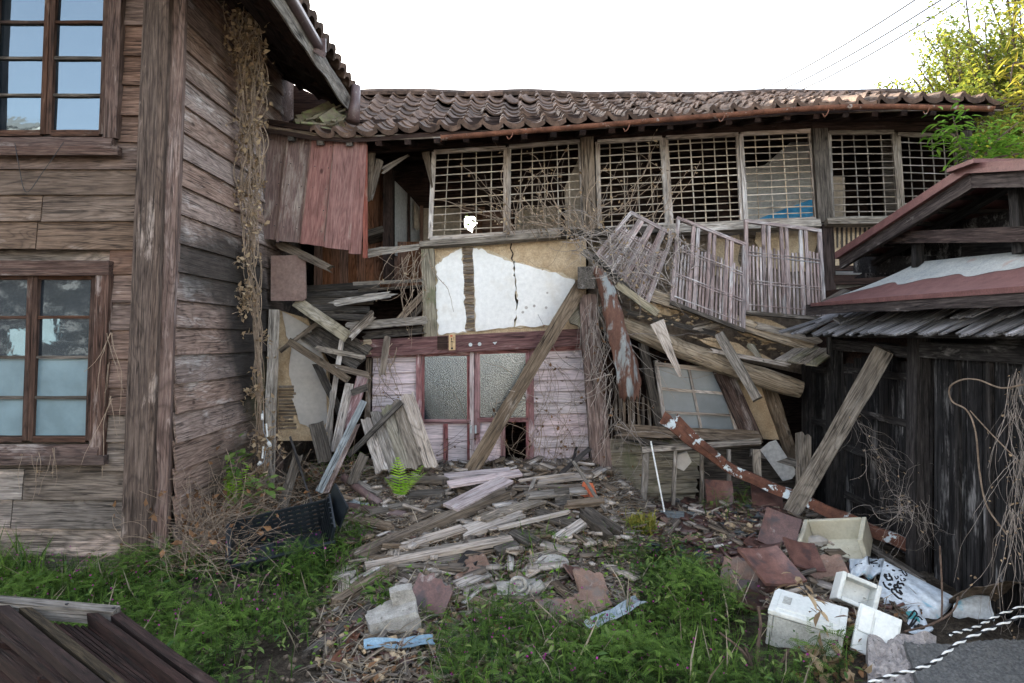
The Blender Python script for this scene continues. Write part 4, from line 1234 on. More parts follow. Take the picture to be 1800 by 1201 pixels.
# rusty torn sheet hanging in front of the post
cl = [(1048, 470, 7.72, 20), (1064, 500, 7.68, 28), (1076, 545, 7.64, 34), (1086, 590, 7.6, 38), (1100, 635, 7.58, 42), (1106, 672, 7.56, 42), (1106, 702, 7.56, 30)]
sp = spline([P(c[0], c[1], c[2]) for c in cl], 26)
wl_ = np.interp(np.linspace(0, 6, 27), range(7), [c[3] for c in cl]) * 7.6 / F
def fs_(u, v):
    i = int(round(u * 26)); c = sp[i]; w = wl_[i]
    rag_ = (.035 * math.sin(v * 23) + .02 * math.sin(v * 51)) if u > .99 else 0
    return c + Vector(((v - .5) * w * (1 + .05 * math.sin(u * 40)), -.05 * math.sin(math.pi * v) + .035 * math.sin(v * 9 + u * 8) * u, rag_ + .01 * math.sin(v * 6)))
tag(MB().patch(fs_, 26, 10, (0, .006, 0)).build('torn_metal_sheet', M['rustsheet'], smooth=True), 'torn grey and rust metal sheet hanging beside the corner post', 'metal sheet')

for poly, Y in (([(1290, 556), (1300, 585), (1360, 604), (1412, 606), (1405, 580), (1340, 560)], 7.86), ([(1110, 520), (1130, 546), (1180, 556), (1200, 545), (1150, 520)], 7.9), ([(1210, 590), (1260, 612), (1330, 632), (1390, 642), (1330, 618), (1260, 596)], 7.8)):
    ip('mud_patch', ragged(poly, 4, 2.5), Y, M['mud'], .05)
tp('broken_lath_board', 'thin dark board wedged level under the squared beam', 'board', (1100, 548, 7.85), (1262, 588, 7.8), 9, .03, 'greydark', rag=.04, k=3)
tp('broken_lath_board', 'pale splinter board sticking up behind the dangling post', 'board', (1222, 578, 7.8), (1290, 562, 7.85), 14, .03, 'grey', rag=.05, k=4)
tp('broken_lath_board', 'short pointed board hanging right of the dangling post', 'board', (1318, 606, 7.7), (1342, 638, 7.65), 13, .03, 'mossy', rag=.03, k=4, taper=.4)
tp('broken_lath_board', 'long thin board lying along the top of the log beam', 'board', (1250, 616, 7.72), (1385, 642, 7.62), 7, .03, 'palewood', rag=.04, k=3)
tp('loose_board', 'grey board lying loose under the upright shutter end', 'board', (1330, 572, 7.66), (1440, 600, 7.6), 12, .03, 'grey', rag=.04, k=3)
# left side wreckage
for row in [
    ('weathered_stake', 'splintered stake jutting from under the red shutter box', 'stake', (493, 430, 8.05), (581, 472, 7.75), 17, .06, 'greybrown', dict(rag=.05, k=4, seg=4, taper=.7)),
    ('fallen_plank', 'wide yellowish grey plank slanting down left of the lintel', 'plank', (521, 530, 8.0), (610, 592, 7.7), 21, .04, 'mossy', dict(seg=4)),
    ('fallen_plank', 'narrow plank slanting down in front of the stained plaster panel', 'plank', (508, 600, 7.85), (612, 668, 7.55), 13, .04, 'greybrown', dict(seg=5)),
    ('thin_batten', 'thin batten crossing up to the right behind the slanting planks', 'batten', (492, 618, 8.05), (582, 550, 8.15), 8, .03, 'greybrown', {}),
    ('upright_stick', 'thin upright stick standing in the dark gap left of the doors', 'stick', (601, 598, 7.95), (576, 760, 7.7), 9, .04, 'palewood', dict(seg=5)),
    ('leaning_plank', 'pale grey bent plank leaning in the gap left of the doors', 'plank', (614, 675, 7.8), (588, 795, 7.5), 15, .05, 'palewood', dict(seg=6, bend=.03)),
    ('leaning_plank', 'faded red plank leaning between grey planks left of the doors', 'plank', (637, 662, 7.85), (600, 790, 7.62), 19, .04, 'reddoor', dict(seg=4)),
    ('leaning_plank', 'long blue grey painted plank leaning beside the fallen board panel', 'plank', (639, 706, 7.5), (560, 866, 6.9), 12, .05, 'bluegrey', dict(seg=5)),
    ('leaning_plank', 'pinkish plank leaning close behind the blue grey one', 'plank', (628, 745, 7.45), (572, 866, 7.0), 11, .04, 'post_pink', dict(seg=4, rag=.02)),
    ('short_board', 'short grey board stuck across above the blue grey plank', 'board', (618, 691, 7.62), (645, 681, 7.62), 12, .03, 'greydark', {}),
    ('weathered_post', 'pale weathered post standing at the inner corner beside the hanging vine', 'post', (482, 545, 7.95), (473, 850, 7.85), 19, .12, 'grey', dict(seg=6, k=3, jit=.006)),
    ('loose_lath', 'long thin pale lath lying level above the hollow', 'lath', (621, 499, 8.1), (743, 493, 8.1), 6, .04, 'grey', {}),
    ('loose_lath', 'second thin lath sagging just under the level pale one', 'lath', (630, 511, 8.2), (742, 503, 8.15), 5, .03, 'greydark', {}),
    ('splintered_beam', 'splintered grey beam end in the hollow left of the mud wall', 'beam', (583, 533, 7.95), (690, 517, 8.15), 12, .08, 'grey', dict(rag=.07, k=5, seg=5, jit=.008)),
    ('weathered_beam', 'squared pale beam joining the mud wall above the red lintel', 'beam', (612, 574, 7.95), (748, 563, 8.05), 15, .1, 'grey', dict(rag=.03, k=4, seg=5)),
    ('broken_stub', 'short brown broken stub leaning on the pale beam', 'timber', (616, 590, 7.8), (655, 553, 7.9), 15, .06, 'greybrown', dict(rag=.04, k=4)),
    ('inner_brace', 'dark brace slanting up against the tan wall post', 'brace', (698, 566, 8.2), (746, 514, 8.25), 12, .05, 'greybrown', {}),
    ('inner_brace', 'second shorter brace behind the slanting dark one', 'brace', (722, 560, 8.3), (746, 534, 8.3), 10, .05, 'greydark', {}),
    ('hanging_batten', 'narrow batten hanging down over the left clapboards', 'batten', (681, 592, 7.95), (672, 660, 7.95), 12, .03, 'greybrown', dict(rag=.03, k=3)),
    ('upright_slab', 'short rounded grey slab of wood standing in the weeds', 'wood slab', (556, 746, 7.25), (573, 812, 7.15), 26, .04, 'greydark', dict(k=4, rag=.02)),
    ('broken_board', 'thin grey board wedged level between the slanting planks', 'board', (556, 612, 7.9), (640, 628, 7.85), 9, .03, 'grey', dict(rag=.03, k=3)),
    ('broken_board', 'dark brown board slanting steeply behind the pale upright stick', 'board', (556, 640, 8.0), (606, 742, 7.8), 14, .03, 'greydark', dict(rag=.03, k=3)),
    ('broken_board', 'brown splintered board crossing above the faded red plank', 'board', (588, 645, 7.72), (650, 660, 7.7), 11, .03, 'greybrown', dict(rag=.05, k=4)),
    ('broken_board', 'dark board lying along the hollow behind the pale beam', 'board', (640, 590, 8.2), (745, 580, 8.2), 14, .04, 'greydark', dict(rag=.04, k=3)),
    ('broken_board', 'grey sliver propped upright right of the plaster panel', 'board', (584, 690, 7.75), (578, 800, 7.6), 8, .02, 'grey', dict(rag=.04, k=3)),
    ('broken_board', 'stubby grey board leaning low before the fallen hatch', 'board', (640, 800, 7.2), (618, 850, 7.0), 18, .03, 'greydark', dict(rag=.03, k=4)),
    ('charred_pole', 'thin dark pole leaning above the black crate', 'pole', (510, 768, 7.2), (548, 885, 6.7), 4, .02, 'shedpost', dict(seg=5)),
    ('weathered_board', 'narrow board standing low behind the black crate', 'board', (524, 800, 7.1), (494, 900, 6.7), 17, .03, 'greydark', dict(k=3, rag=.02)),
]:
    kw = row[8]
    tp(row[0], row[1], row[2], row[3], row[4], row[5], row[6], row[7], **kw)

def board_panel(name, label, polys, mat, depth, batten=None, jit=.004):
    pass
# tilted floor panels in the hollow, boards side by side
t = thing('fallen_floor_panel', 'large dark boarded floor panel tipped down inside the left hollow', 'floor panel', P(590, 530, 8.3))
for k in range(5):
    a = P(548 + k * 24, 512 - k * 1.5, 8.45); b = P(556 + k * 18, 560 + k * 4, 7.95)
    plank('board', P(535, 508 + k * 11, 8.55 - k * .12), P(668 - k * 6, 500 + k * 15, 8.5 - k * .12), .13, .025, M['greydark'], t, n=(0, -.6, 1), seg=4, rag=.02, jit=.004)
t = thing('sloping_board_panel', 'lower sloping panel of dark boards above the plaster panel', 'board panel', P(590, 620, 8.0))
for k in range(3):
    plank('board', P(527 + k * 7, 586 - k * 15, 8.25 + k * .06), P(630 + k * 10, 645 - k * 14, 7.9 + k * .06), .11, .025, M['greydark'], t, n=(-.2, -1, .5), seg=4, rag=.02)

# plaster panel at the left corner, partly bare mud
lp = thing('ruined_wall_panel', 'leaning wall panel of tan mud with peeling grey plaster at the inner corner', 'wall panel', P(530, 770, 8.2))
MB().slab([P(x, y, 8.25) for x, y in ((488, 545), (488, 775), (580, 775), (576, 640), (540, 560))], (0, .08, 0)).build('mud_core', M['mud'], lp)
MB().slab([P(x, y, 8.23) for x, y in ragged([(496, 548), (503, 590), (512, 610), (508, 660), (517, 685), (512, 700), (520, 720), (527, 745), (560, 758), (575, 740), (573, 640), (545, 575)], 3, 1.2)], (0, .018, 0)).build('plaster', M['plastergrey'], lp)
for k in range(13):
    pp('lath', (490, 680 + k * 6, 8.235), (518 + random.uniform(-4, 4), 680 + k * 6, 8.235), 4, .012, M['greybrown'], lp, n=(0, -1, 0), seg=1)
tag(MB().slab([P(x, y, 7.9) for x, y in ((476, 450), (476, 529), (532, 529), (538, 524), (537, 448))], (0, .03, 0)).build('wall_sheet', M['brownpanel']),
    'smooth mauve brown sheet fixed below the red shutter box', 'sheet')

# fallen panel of pale boards in front of the doors
fp = thing('boarded_hatch', 'fallen hatch of pale vertical boards propped before the pink doors', 'hatch', P(700, 812, 7.5))
for k in range(5):
    u0 = k / 5
    a = (646 + 17.5 * k, 735 - 10 * k, 7.75); b = (672 + 21.5 * k, 828 - k * 1.5, 7.25)
    pp('board', a, b, 24, .025, M[('palewood', 'grey', 'mossy', 'grey', 'palewood')[k]], fp, n=(0, -1, .6), rag=.03, k=4, seg=4, taper=.95, jit=.006)
pp('batten', (612, 802, 7.35), (706, 707, 7.6), 9, .04, M['greydark'], fp, n=(0, -1, .4), seg=4)

# ------------------------------------------------------------------ dark shed on the right
XW = 3.5
shed = thing('dark_shed', 'charred black wooden shed with low gabled roof at the right edge', 'shed', (3.9, 5.6, 0))
def S(x, y, X=XW):
    """point of the vertical plane X seen at pixel x, y"""
    Y = X * F / (x - 900.0); return Vector((X, Y, CH + (HZ - y) / F * Y))
MB().box((5.6, 5.6, 1.2), (4.0, 4.9, 2.6)).build('wall_core', M['darkbrown'], shed)
wn_ = (-1, 0, 0)
# plank wall right of the gate
yy = 5.66
k = 0
while yy > 3.6:
    w = random.choice((.10, .14, .17, .12)) 
    plank('wall_plank', (XW + random.uniform(-.008, .012), yy - w / 2, -.05), (XW + random.uniform(-.008, .012), yy - w / 2 + random.uniform(-.006, .006), 1.82), w - .006, .022, M['shed'], shed, n=wn_, seg=5, jit=.004, rag=.02, k=2)
    yy -= w; k += 1
for y in (5.3, 4.95, 4.55, 4.2):
    plank('wall_batten', (XW - .025, y, -.02), (XW - .025, y + .02, 1.8), .045, .03, M['shedpost'], shed, n=wn_, seg=5, jit=.005)
plank('top_beam', (XW - .03, 5.75, 1.87), (XW - .03, 3.6, 1.85), .12, .11, M['shedpost'], shed, n=wn_, seg=5, jit=.005)
plank('upper_board', (XW + .06, 5.8, 2.06), (XW + .06, 3.6, 2.06), .3, .03, M['shed'], shed, n=wn_)
# posts of the gate
plank('gate_post', (XW - .03, 5.83, -.05), (XW - .03, 5.80, 2.15), .15, .14, M['shedpost'], shed, n=wn_, seg=6, k=3, jit=.006)
plank('gate_post', (XW - .03, 7.36, -.05), (XW - .03, 7.34, 2.12), .12, .12, M['shedpost'], shed, n=wn_, seg=6, k=3, jit=.006)
plank('gate_post', (XW - .02, 8.02, -.05), (XW - .02, 8.0, 1.75), .13, .12, M['shedpost'], shed, n=wn_, seg=6, k=3, jit=.006)
plank('gate_lintel', (XW - .03, 7.4, 1.90), (XW - .03, 5.85, 1.84), .11, .1, M['shedpost'], shed, n=wn_, seg=5, jit=.012, k=3)
# the gate leaf with an arched top
ys_ = np.linspace(5.95, 7.25, 9)
gl = None
for i in range(8):
    y0, y1 = ys_[i], ys_[i + 1]
    f = ((y0 + y1) / 2 - 6.6) / .65
    top = 1.60 + .20 * math.sqrt(max(0, 1 - f * f))
    if gl is None:
        gl = MB().plank((XW + .035, 5.94, 1.62), (XW + .035, 7.28, 1.62), .07, .035, n=wn_, seg=3).build('gate_leaf', M['shedpost'], shed)
    plank('plank', (XW + .055, (y0 + y1) / 2, .02), (XW + .055, (y0 + y1) / 2, top), (y1 - y0) - .004, .018, M['shed'] if i % 3 else M['shedpost'], gl, n=wn_, seg=5, jit=.002, k=2)
for z in (1.20, .80, .30):
    plank('rail', (XW + .035, 5.94, z), (XW + .035, 7.28, z + .01), .065, .035, M['shedpost'], gl, n=wn_, seg=4, jit=.004)
for y in (5.94, 7.28):
    plank('stile', (XW + .032, y, 0), (XW + .032, y, 1.68), .08, .04, M['shedpost'], gl, n=wn_, seg=4)
for k in range(4):
    y = 7.5 + k * .13
    plank('wall_plank', (XW + .05, y, 0), (XW + .05, y, 1.62), .125, .02, M['shed'], shed, n=wn_, seg=4, jit=.003)
for z in (1.6, 1.0):
    plank('wall_rail', (XW, 7.42, z), (XW, 7.98, z), .07, .04, M['shedpost'], shed, n=wn_)
for s_ in (-1, 1):
    for k in range(2):
        y = 7.5 + k * .2
        plank('trellis_bar', (XW + .01, y + (0 if s_ > 0 else .18), 1.64), (XW + .01, y + (.18 if s_ > 0 else 0), 1.76), .015, .01, M['shedpost'], shed, n=wn_, seg=1, k=1)

# split shingle boards: an awning that slopes out over the wall
Y = 7.25; k = 0
while Y > 3.7:
    w = random.uniform(.07, .13)
    if not (6.78 < Y < 6.9 or 6.25 < Y < 6.32):
        xo = 3.02 + random.uniform(-.06, .08); zo = 2.0 + random.uniform(-.015, .02)
        plank('shingle_board', (3.66, Y + random.uniform(-.04, .04), 2.30 + random.uniform(-.01, .02)), (xo, Y + random.uniform(-.03, .03), zo), w, .014, M['shingle'], shed,
              n=(-.45, 0, 1), seg=4, rag=.02, jit=.005, twist=random.uniform(-.3, .3), k=2)
    if k % 2 == 0:
        plank('shingle_board', (3.62, Y + random.uniform(-.05, .05), 2.325), (3.2 + random.uniform(-.08, .1), Y + random.uniform(-.05, .05), 2.12), w * .8, .012, M['shingle'], shed,
              n=(-.45, 0, 1), seg=3, rag=.02, jit=.005, twist=random.uniform(-.3, .3))
    Y -= w * .86; k += 1
plank('awning_batten', (3.16, 7.3, 2.0), (3.16, 3.7, 2.0), .05, .04, M['shedpost'], shed, n=(-.4, 0, 1))
plank('awning_batten', (3.5, 7.3, 2.16), (3.5, 3.7, 2.17), .06, .05, M['shedpost'], shed, n=(-.4, 0, 1))
for (x0, y0, Y0, x1, y1, Y1, w) in ((1480, 551, 7.2, 1372, 584, 7.35, 13), (1470, 548, 7.25, 1392, 586, 7.3, 12)):
    pp('shingle_board', (x0, y0, Y0), (x1, y1, Y1), w, .014, M['shingle'], shed, n=(-.3, -.3, 1), rag=.02)
pp('shingle_board', (1470, 557, 6.6), (1502, 580, 6.5), 17, .016, M['shingle'], shed, n=(-.3, -.6, 1), rag=.02)
# a second small boarded roof lower down at the far end
t = thing('low_board_roof', 'small sagging roof of mossy grey boards beside the shed gate', 'board roof', P(1410, 630, 7.5))
for i in range(4):
    pp('board', (1372 + i * 18, 634 + i * 2.5, 7.25 - i * .05), (1418 + i * 15, 607 + i * 3, 7.75 - i * .07), 19, .018, M['mossy'] if i % 2 else M['grey'], t, n=(-.3, -.5, 1), rag=.02, k=3)
# metal roof of the lean-to: grey where the paint has gone, red brown below
eA, eB = S(1433, 533, 3.05), S(1860, 500, 3.05)
tA, tB = S(1618, 461, 3.6), S(1900, 432, 3.6)
def mroof(u, v):
    return (eA.lerp(eB, u)).lerp(tA.lerp(tB, u), v) + Vector((0, 0, -.03 * math.sin(math.pi * v)))
mr = MB()
sheet = mr.patch(lambda u, v: mroof(u, v), 20, 8, (.02, 0, -.008)).build('metal_roof', M['metalred'], shed, smooth=False)
def edge(u): return .50 + .045 * math.sin(u * 17) + .025 * math.sin(u * 37 + 1) + .14 * u - .28 * max(0, .14 - u) / .14
MB().patch(lambda u, v: mroof(u, edge(u) + (1.0 - edge(u)) * v) + Vector((-.002, 0, .004)), 90, 4).build('bare_metal', M['metalgrey'], sheet)
plank('roof_edge', eA + Vector((-.01, .05, -.015)), eB + Vector((-.01, 0, -.015)), .035, .03, M['metalred'], shed, n=wn_, seg=5)
plank('fascia', S(1420, 545, 3.06), S(1870, 515, 3.06), .11, .05, M['barge'], shed, n=wn_, seg=9, jit=.008, k=3)
plank('fascia_end', S(1452, 532, 3.1), S(1488, 512, 3.3), .09, .03, M['greydark'], shed, n=(-.5, -.5, 1), rag=.03)
# gable roof
gA, gT, gB = Vector((3.38, 7.03, 2.80)), Vector((3.38, 5.0, 3.205)), Vector((3.38, 2.97, 2.80))
gr = MB()
for a, b in ((gA, gT), (gT, gB)):
    gr.slab([a, b, b + Vector((3.4, 0, 0)), a + Vector((3.4, 0, 0))], (0, 0, .03))
groof = gr.build('gable_roof', M['metalred'], shed)
dn = Vector((0, 0, -.075)); ft = Vector((.01, 0, 0))
for a, b in ((gA, gT), (gT, gB)):
    plank('verge_cap', a + Vector((-.03, 0, .01)), b + Vector((-.03, 0, .01)), .07, .05, M['metalred'], groof, n=wn_, seg=4)
    plank('barge_board', a + dn + Vector((0, -.02 if a is gA else 0, 0)), b + dn, .115, .04, M['barge'], groof, n=wn_, seg=6, jit=.005, k=3)
    for q in range(4):
        o_ = Vector((.35 + q * .5, 0, -.07))
        plank('rafter', a + o_, b + o_, .05, .07, M['shedpost'], groof, n=wn_)
    for q in range(7):
        f = (q + .5) / 7
        p = a.lerp(b, f) + Vector((0, 0, -.03))
        plank('roof_batten', p, p + Vector((2.2, 0, 0)), .05, .03, M['shedpost'], groof, n=(0, 0, -1))
MB().box(gT + Vector((.4, 0, .03)), (1.0, .3, .03), Euler((0, 0, 0))).build('ridge_cap', M['metalred'], groof)
plank('tie_beam', S(1560, 418, 3.5), S(1860, 410, 3.5), .105, .1, M['barge'], shed, n=wn_, seg=4)
plank('tie_beam', S(1700, 437, 3.9), S(1860, 428, 3.9), .13, .1, M['shedpost'], shed, n=wn_, seg=4)
plank('king_post', S(1778, 332, 3.5) + Vector((.05, 0, 0)), S(1786, 445, 3.5) + Vector((.05, 0, 0)), .09, .09, M['shedpost'], shed, n=wn_, seg=4)
plank('strut', S(1613, 425, 3.55), S(1613, 470, 3.55), .07, .07, M['shedpost'], shed, n=wn_)
plank('strut', S(1650, 400, 3.9), S(1760, 330, 3.9), .08, .06, M['shedpost'], shed, n=wn_)
MB().slab([S(1500, 450, 3.75), S(1500, 480, 3.75), S(1640, 480, 3.75), S(1640, 450, 3.75)], (.03, 0, 0)).build('gable_panel', M['shed'], shed)
MB().slab([S(1500, 490, 3.9), S(1900, 460, 3.9), S(1900, 340, 3.9), S(1640, 400, 3.9)], (.03, 0, 0)).build('gable_back', M['shed'], shed)
tp('prop_timber', 'broad grey squared timber leaning against the shed gate', 'prop', (1556, 615, 6.15), (1392, 900, 6.75), 31, .12, 'grey', seg=9, k=4, jit=.006, n=(-.5, -1, .2))

# ------------------------------------------------------------------ things lying in the yard
def gp_(name, label, cat, a, b, w, t, mat, h=.04, h2=None, n=(0, -.25, 1), group=None, **kw):
    """plank lying on the ground between two pixels; w in metres, h = height of its middle over the soil"""
    pa, pb = G(a[0], a[1], h), G(b[0], b[1], h if h2 is None else h2)
    return tag(plank(name, pa, pb, w, t, M[mat], n=n, **kw), label, cat, group)

for row in [
    ('fallen_plank', 'short pinkish white board lying hindmost before the doors', 'plank', (781, 838), (896, 827), .11, .025, 'pinkwhite', dict(h=.13, seg=4)),
    ('fallen_plank', 'pinkish white board lying over the hindmost one before the doors', 'plank', (788, 852), (915, 831), .13, .025, 'pinkwhite', dict(h=.16, seg=4)),
    ('fallen_plank', 'broad pinkish white board slanting towards the viewer in the middle', 'plank', (792, 893), (890, 843), .19, .03, 'pinkwhite', dict(h=.15, seg=4)),
    ('fallen_beam', 'longest brown beam lying diagonally over the rubble', 'beam', (622, 980), (890, 868), .09, .09, 'greybrown', dict(h=.10, seg=8, k=3, rag=.03)),
    ('split_plank', 'whitish splintered plank lying below the longest brown beam', 'plank', (812, 938), (908, 903), .17, .04, 'palewood', dict(h=.07, seg=5, k=5, rag=.08)),
    ('fallen_plank', 'long pale plank lying level in the middle of the rubble', 'plank', (642, 996), (900, 948), .075, .04, 'palewood', dict(h=.09, seg=6)),
    ('fallen_plank', 'long grey plank lying just behind the long pale one', 'plank', (665, 985), (892, 943), .06, .03, 'grey', dict(h=.06, seg=6, rag=.03)),
    ('fallen_batten', 'short grey batten below the left end of the long pale plank', 'batten', (700, 996), (795, 998), .06, .03, 'grey', dict(h=.05)),
    ('fallen_beam', 'stout pale brown beam lying at the left edge of the rubble', 'beam', (590, 1062), (690, 1002), .08, .07, 'greybrown', dict(h=.06, seg=5, rag=.03, k=3)),
    ('fallen_batten', 'thin batten close under the stout pale brown beam', 'batten', (586, 1078), (640, 1042), .035, .03, 'grey', dict(h=.03)),
    ('wood_offcut', 'small pale offcut of wood above the concrete block', 'wood offcut', (697, 1035), (724, 1016), .07, .04, 'palewood', dict(h=.04, rag=.02, k=3)),
    ('fallen_beam', 'grey rotten beam half buried left of the concrete block', 'beam', (545, 1152), (662, 1062), .07, .06, 'greydark', dict(h=.02, seg=5, rag=.04, k=3)),
    ('flat_board', 'dark flat board lying right of the splintered plank', 'board', (945, 902), (1007, 920), .16, .03, 'greydark', dict(h=.09, rag=.04, k=4)),
    ('flat_board', 'small dark board tipped towards the viewer in mid rubble', 'board', (905, 935), (940, 955), .14, .03, 'greydark', dict(h=.07, rag=.04, k=4)),
    ('flat_board', 'brownish rough board near the foot of the corner post', 'board', (994, 888), (1062, 880), .10, .04, 'greybrown', dict(h=.12, rag=.04, k=4)),
    ('wood_block', 'squarish grey block of wood standing near the terracotta shard', 'wood block', (975, 874), (1001, 872), .16, .09, 'greydark', dict(h=.1, n=(0, -1, .3), k=3)),
    ('broken_log', 'splintered end of a broken log below the corner post', 'log', (1030, 905), (1078, 940), .17, .09, 'greydark', dict(h=.1, rag=.09, k=6, seg=4, jit=.01)),
    ('thin_pole', 'thin grey pole leaning at the foot of the corner post', 'pole', (1008, 812), (1066, 902), .03, .03, 'grey', dict(h=.35, h2=.05, n=(0, -1, .2), seg=5)),
    ('charred_stick', 'black charred stick propped right of the doors', 'stick', (985, 833), (1037, 788), .05, .04, 'shedpost', dict(h=.12, h2=.35, n=(0, -1, .2), rag=.02)),
    ('thin_pole', 'dark thin pole standing against the right clapboards', 'pole', (1006, 820), (1030, 712), .03, .03, 'shedpost', dict(h=.2, h2=.7, n=(0, -1, .2))),
    ('flat_board', 'thin grey board pointing right past the corner post foot', 'board', (1045, 900), (1138, 918), .07, .02, 'grey', dict(h=.05, taper=.3, rag=.02)),
    ('fallen_plank', 'dull brown plank lying along the doorstep left of the white boards', 'plank', (682, 842), (785, 845), .09, .05, 'greybrown', dict(h=.12, rag=.04, k=3, seg=4)),
    ('wood_block', 'dark rotten block below the fern', 'wood block', (725, 872), (782, 868), .12, .06, 'greydark', dict(h=.08, rag=.05, k=4)),
    ('wood_block', 'dark rotten block left of the rotten one by the fern', 'wood block', (752, 892), (798, 886), .09, .05, 'greydark', dict(h=.06, rag=.05, k=4)),
    ('fallen_lath', 'thin lath lying right of the white boards', 'lath', (912, 845), (1010, 832), .03, .02, 'palewood', dict(h=.14)),
    ('fallen_lath', 'brown lath lying right of the broad white board', 'lath', (900, 858), (1020, 855), .04, .03, 'greybrown', dict(h=.1, rag=.03)),
    ('fallen_lath', 'grey lath sticking up between the white boards and the wood block', 'lath', (925, 884), (940, 842), .035, .02, 'grey', dict(h=.05, h2=.15)),
    ('wood_slab', 'blackened thick slab of wood in mid rubble', 'wood slab', (815, 1002), (835, 975), .15, .06, 'shedpost', dict(h=.07, k=3)),
    ('wood_slab', 'dark rounded slab of wood behind the weeds in mid rubble', 'wood slab', (870, 968), (906, 955), .13, .05, 'greydark', dict(h=.07, k=3)),
    ('fallen_board', 'grey board lying along the foot of the shed gate', 'board', (1490, 940), (1610, 1018), .16, .03, 'greydark', dict(h=.05, k=3, seg=4)),
    ('fallen_batten', 'pale batten lying against the shed foot behind the sack', 'batten', (1530, 965), (1625, 1025), .03, .025, 'grey', dict(h=.1)),
    ('wood_offcut', 'pale grey offcut below the small rail frame', 'wood offcut', (1180, 875), (1202, 890), .10, .03, 'grey', dict(h=.06, rag=.02, k=3)),
    ('fallen_board', 'bluish grey board lying left of the roof tile heap', 'board', (1158, 905), (1226, 908), .17, .03, 'bluegrey', dict(h=.06, rag=.03, k=4)),
    ('rubble_board', 'pale splintered board between the longest beam and the long pale plank', 'board', (700, 965), (815, 928), .11, .03, 'palewood', dict(h=.08, seg=5, k=4, rag=.06)),
    ('rubble_board', 'grey cracked board right of the broad white board', 'board', (850, 912), (948, 880), .12, .03, 'grey', dict(h=.10, seg=5, k=4, rag=.05)),
    ('rubble_board', 'flat weathered board under the thin leaning grey pole', 'board', (925, 872), (1030, 862), .12, .03, 'grey', dict(h=.13, seg=4, k=4, rag=.04)),
    ('rubble_board', 'pale board lying at the foot of the right clapboards', 'board', (945, 846), (1030, 836), .12, .03, 'palewood', dict(h=.12, seg=4, k=3, rag=.03)),
    ('rubble_board', 'rough board beside the level drain pipe', 'board', (596, 908), (688, 926), .12, .03, 'greybrown', dict(h=.07, seg=4, k=4, rag=.05)),
    ('rubble_board', 'grey board just below the long pale plank', 'board', (745, 990), (850, 972), .10, .03, 'grey', dict(h=.06, seg=4, k=4, rag=.05)),
    ('rubble_board', 'pale stick beside the stout pale brown beam', 'board', (610, 1030), (690, 985), .045, .03, 'palewood', dict(h=.06, seg=4, rag=.03)),
    ('rubble_board', 'broad grey board left of the rotten blocks by the fern', 'board', (640, 905), (716, 888), .13, .03, 'grey', dict(h=.09, seg=4, k=4, rag=.05)),
    ('rubble_board', 'tilted pale board right of the dark flat boards', 'board', (985, 945), (1032, 915), .11, .03, 'palewood', dict(h=.09, seg=4, k=4, rag=.05)),
    ('rubble_board', 'long thin pale lath crossing the dark flat boards', 'lath', (880, 928), (1000, 900), .04, .025, 'palewood', dict(h=.13, seg=5, rag=.03)),
    ('rubble_board', 'short pale board above the round flat stone', 'board', (930, 985), (1010, 962), .09, .03, 'grey', dict(h=.06, seg=4, k=4, rag=.05)),
    ('rubble_board', 'brown board lying left of the pinkish tile shards', 'board', (760, 1052), (860, 1060), .08, .03, 'greybrown', dict(h=.04, seg=4, k=4, rag=.05)),
    ('fallen_plank', 'short pale plank lying at the doorstep behind the fern', 'plank', (668, 868), (612, 842), .08, .03, 'grey', dict(h=.06, rag=.02)),
]:
    kw = row[8]
    gp_(*row[:8], **kw)

# small rail frame under the leaning window
fr = thing('rail_frame', 'low grey wooden rail frame standing under the leaning window', 'rail frame', P(1230, 880, 7.4))
pp('top_rail', (1128, 792, 7.45), (1336, 777, 7.5), 11, .06, M['grey'], fr, n=(0, -1, .5), seg=5)
for x, x2, w, yb in ((1136, 1131, 11, 890), (1187, 1183, 6, 888), (1234, 1233, 6, 886), (1281, 1281, 6, 882), (1329, 1333, 13, 872)):
    pp('upright', (x, 790, 7.46), (x2, yb, 7.42), w, .04, M['grey'], fr, n=(0, -1, 0), seg=4)
tp('timber_stub', 'grey timber stub pointing right behind the small rail frame', 'timber', (1320, 796, 7.7), (1406, 817, 7.6), 13, .08, 'grey', n=(0, -1, .3), rag=.02)
tp('broken_wall_board', 'splintered upright grey board beside the shed gate', 'board', (1412, 762, 7.65), (1412, 880, 7.5), 26, .03, 'grey', n=(0, -1, 0), k=5, rag=.06, seg=4)
tag(MB().slab([P(x, y, 7.6) for x, y in ((1336, 791), (1352, 778), (1364, 774), (1401, 830), (1392, 842), (1376, 846))], (.01, .03, 0)).build('plaster_shard', M['panelwhite']),
    'pinkish grey plaster shard leaning behind the rusty rail', 'plaster shard')
tag(MB().slab([P(x, y, 7.5) for x, y in ((1192, 800), (1188, 822), (1202, 828), (1216, 812), (1208, 795))], (.01, .06, 0)).build('stone_chunk', M['plastergrey']),
    'rounded grey chunk caught in the small rail frame', 'stone')
tag(MB().tube([P(1144, 776, 7.4), P(1155, 832, 7.25), P(1168, 900, 7.1)], .009, 6).build('thin_rod', M['white']), 'thin white rod leaning on the small rail frame', 'rod')

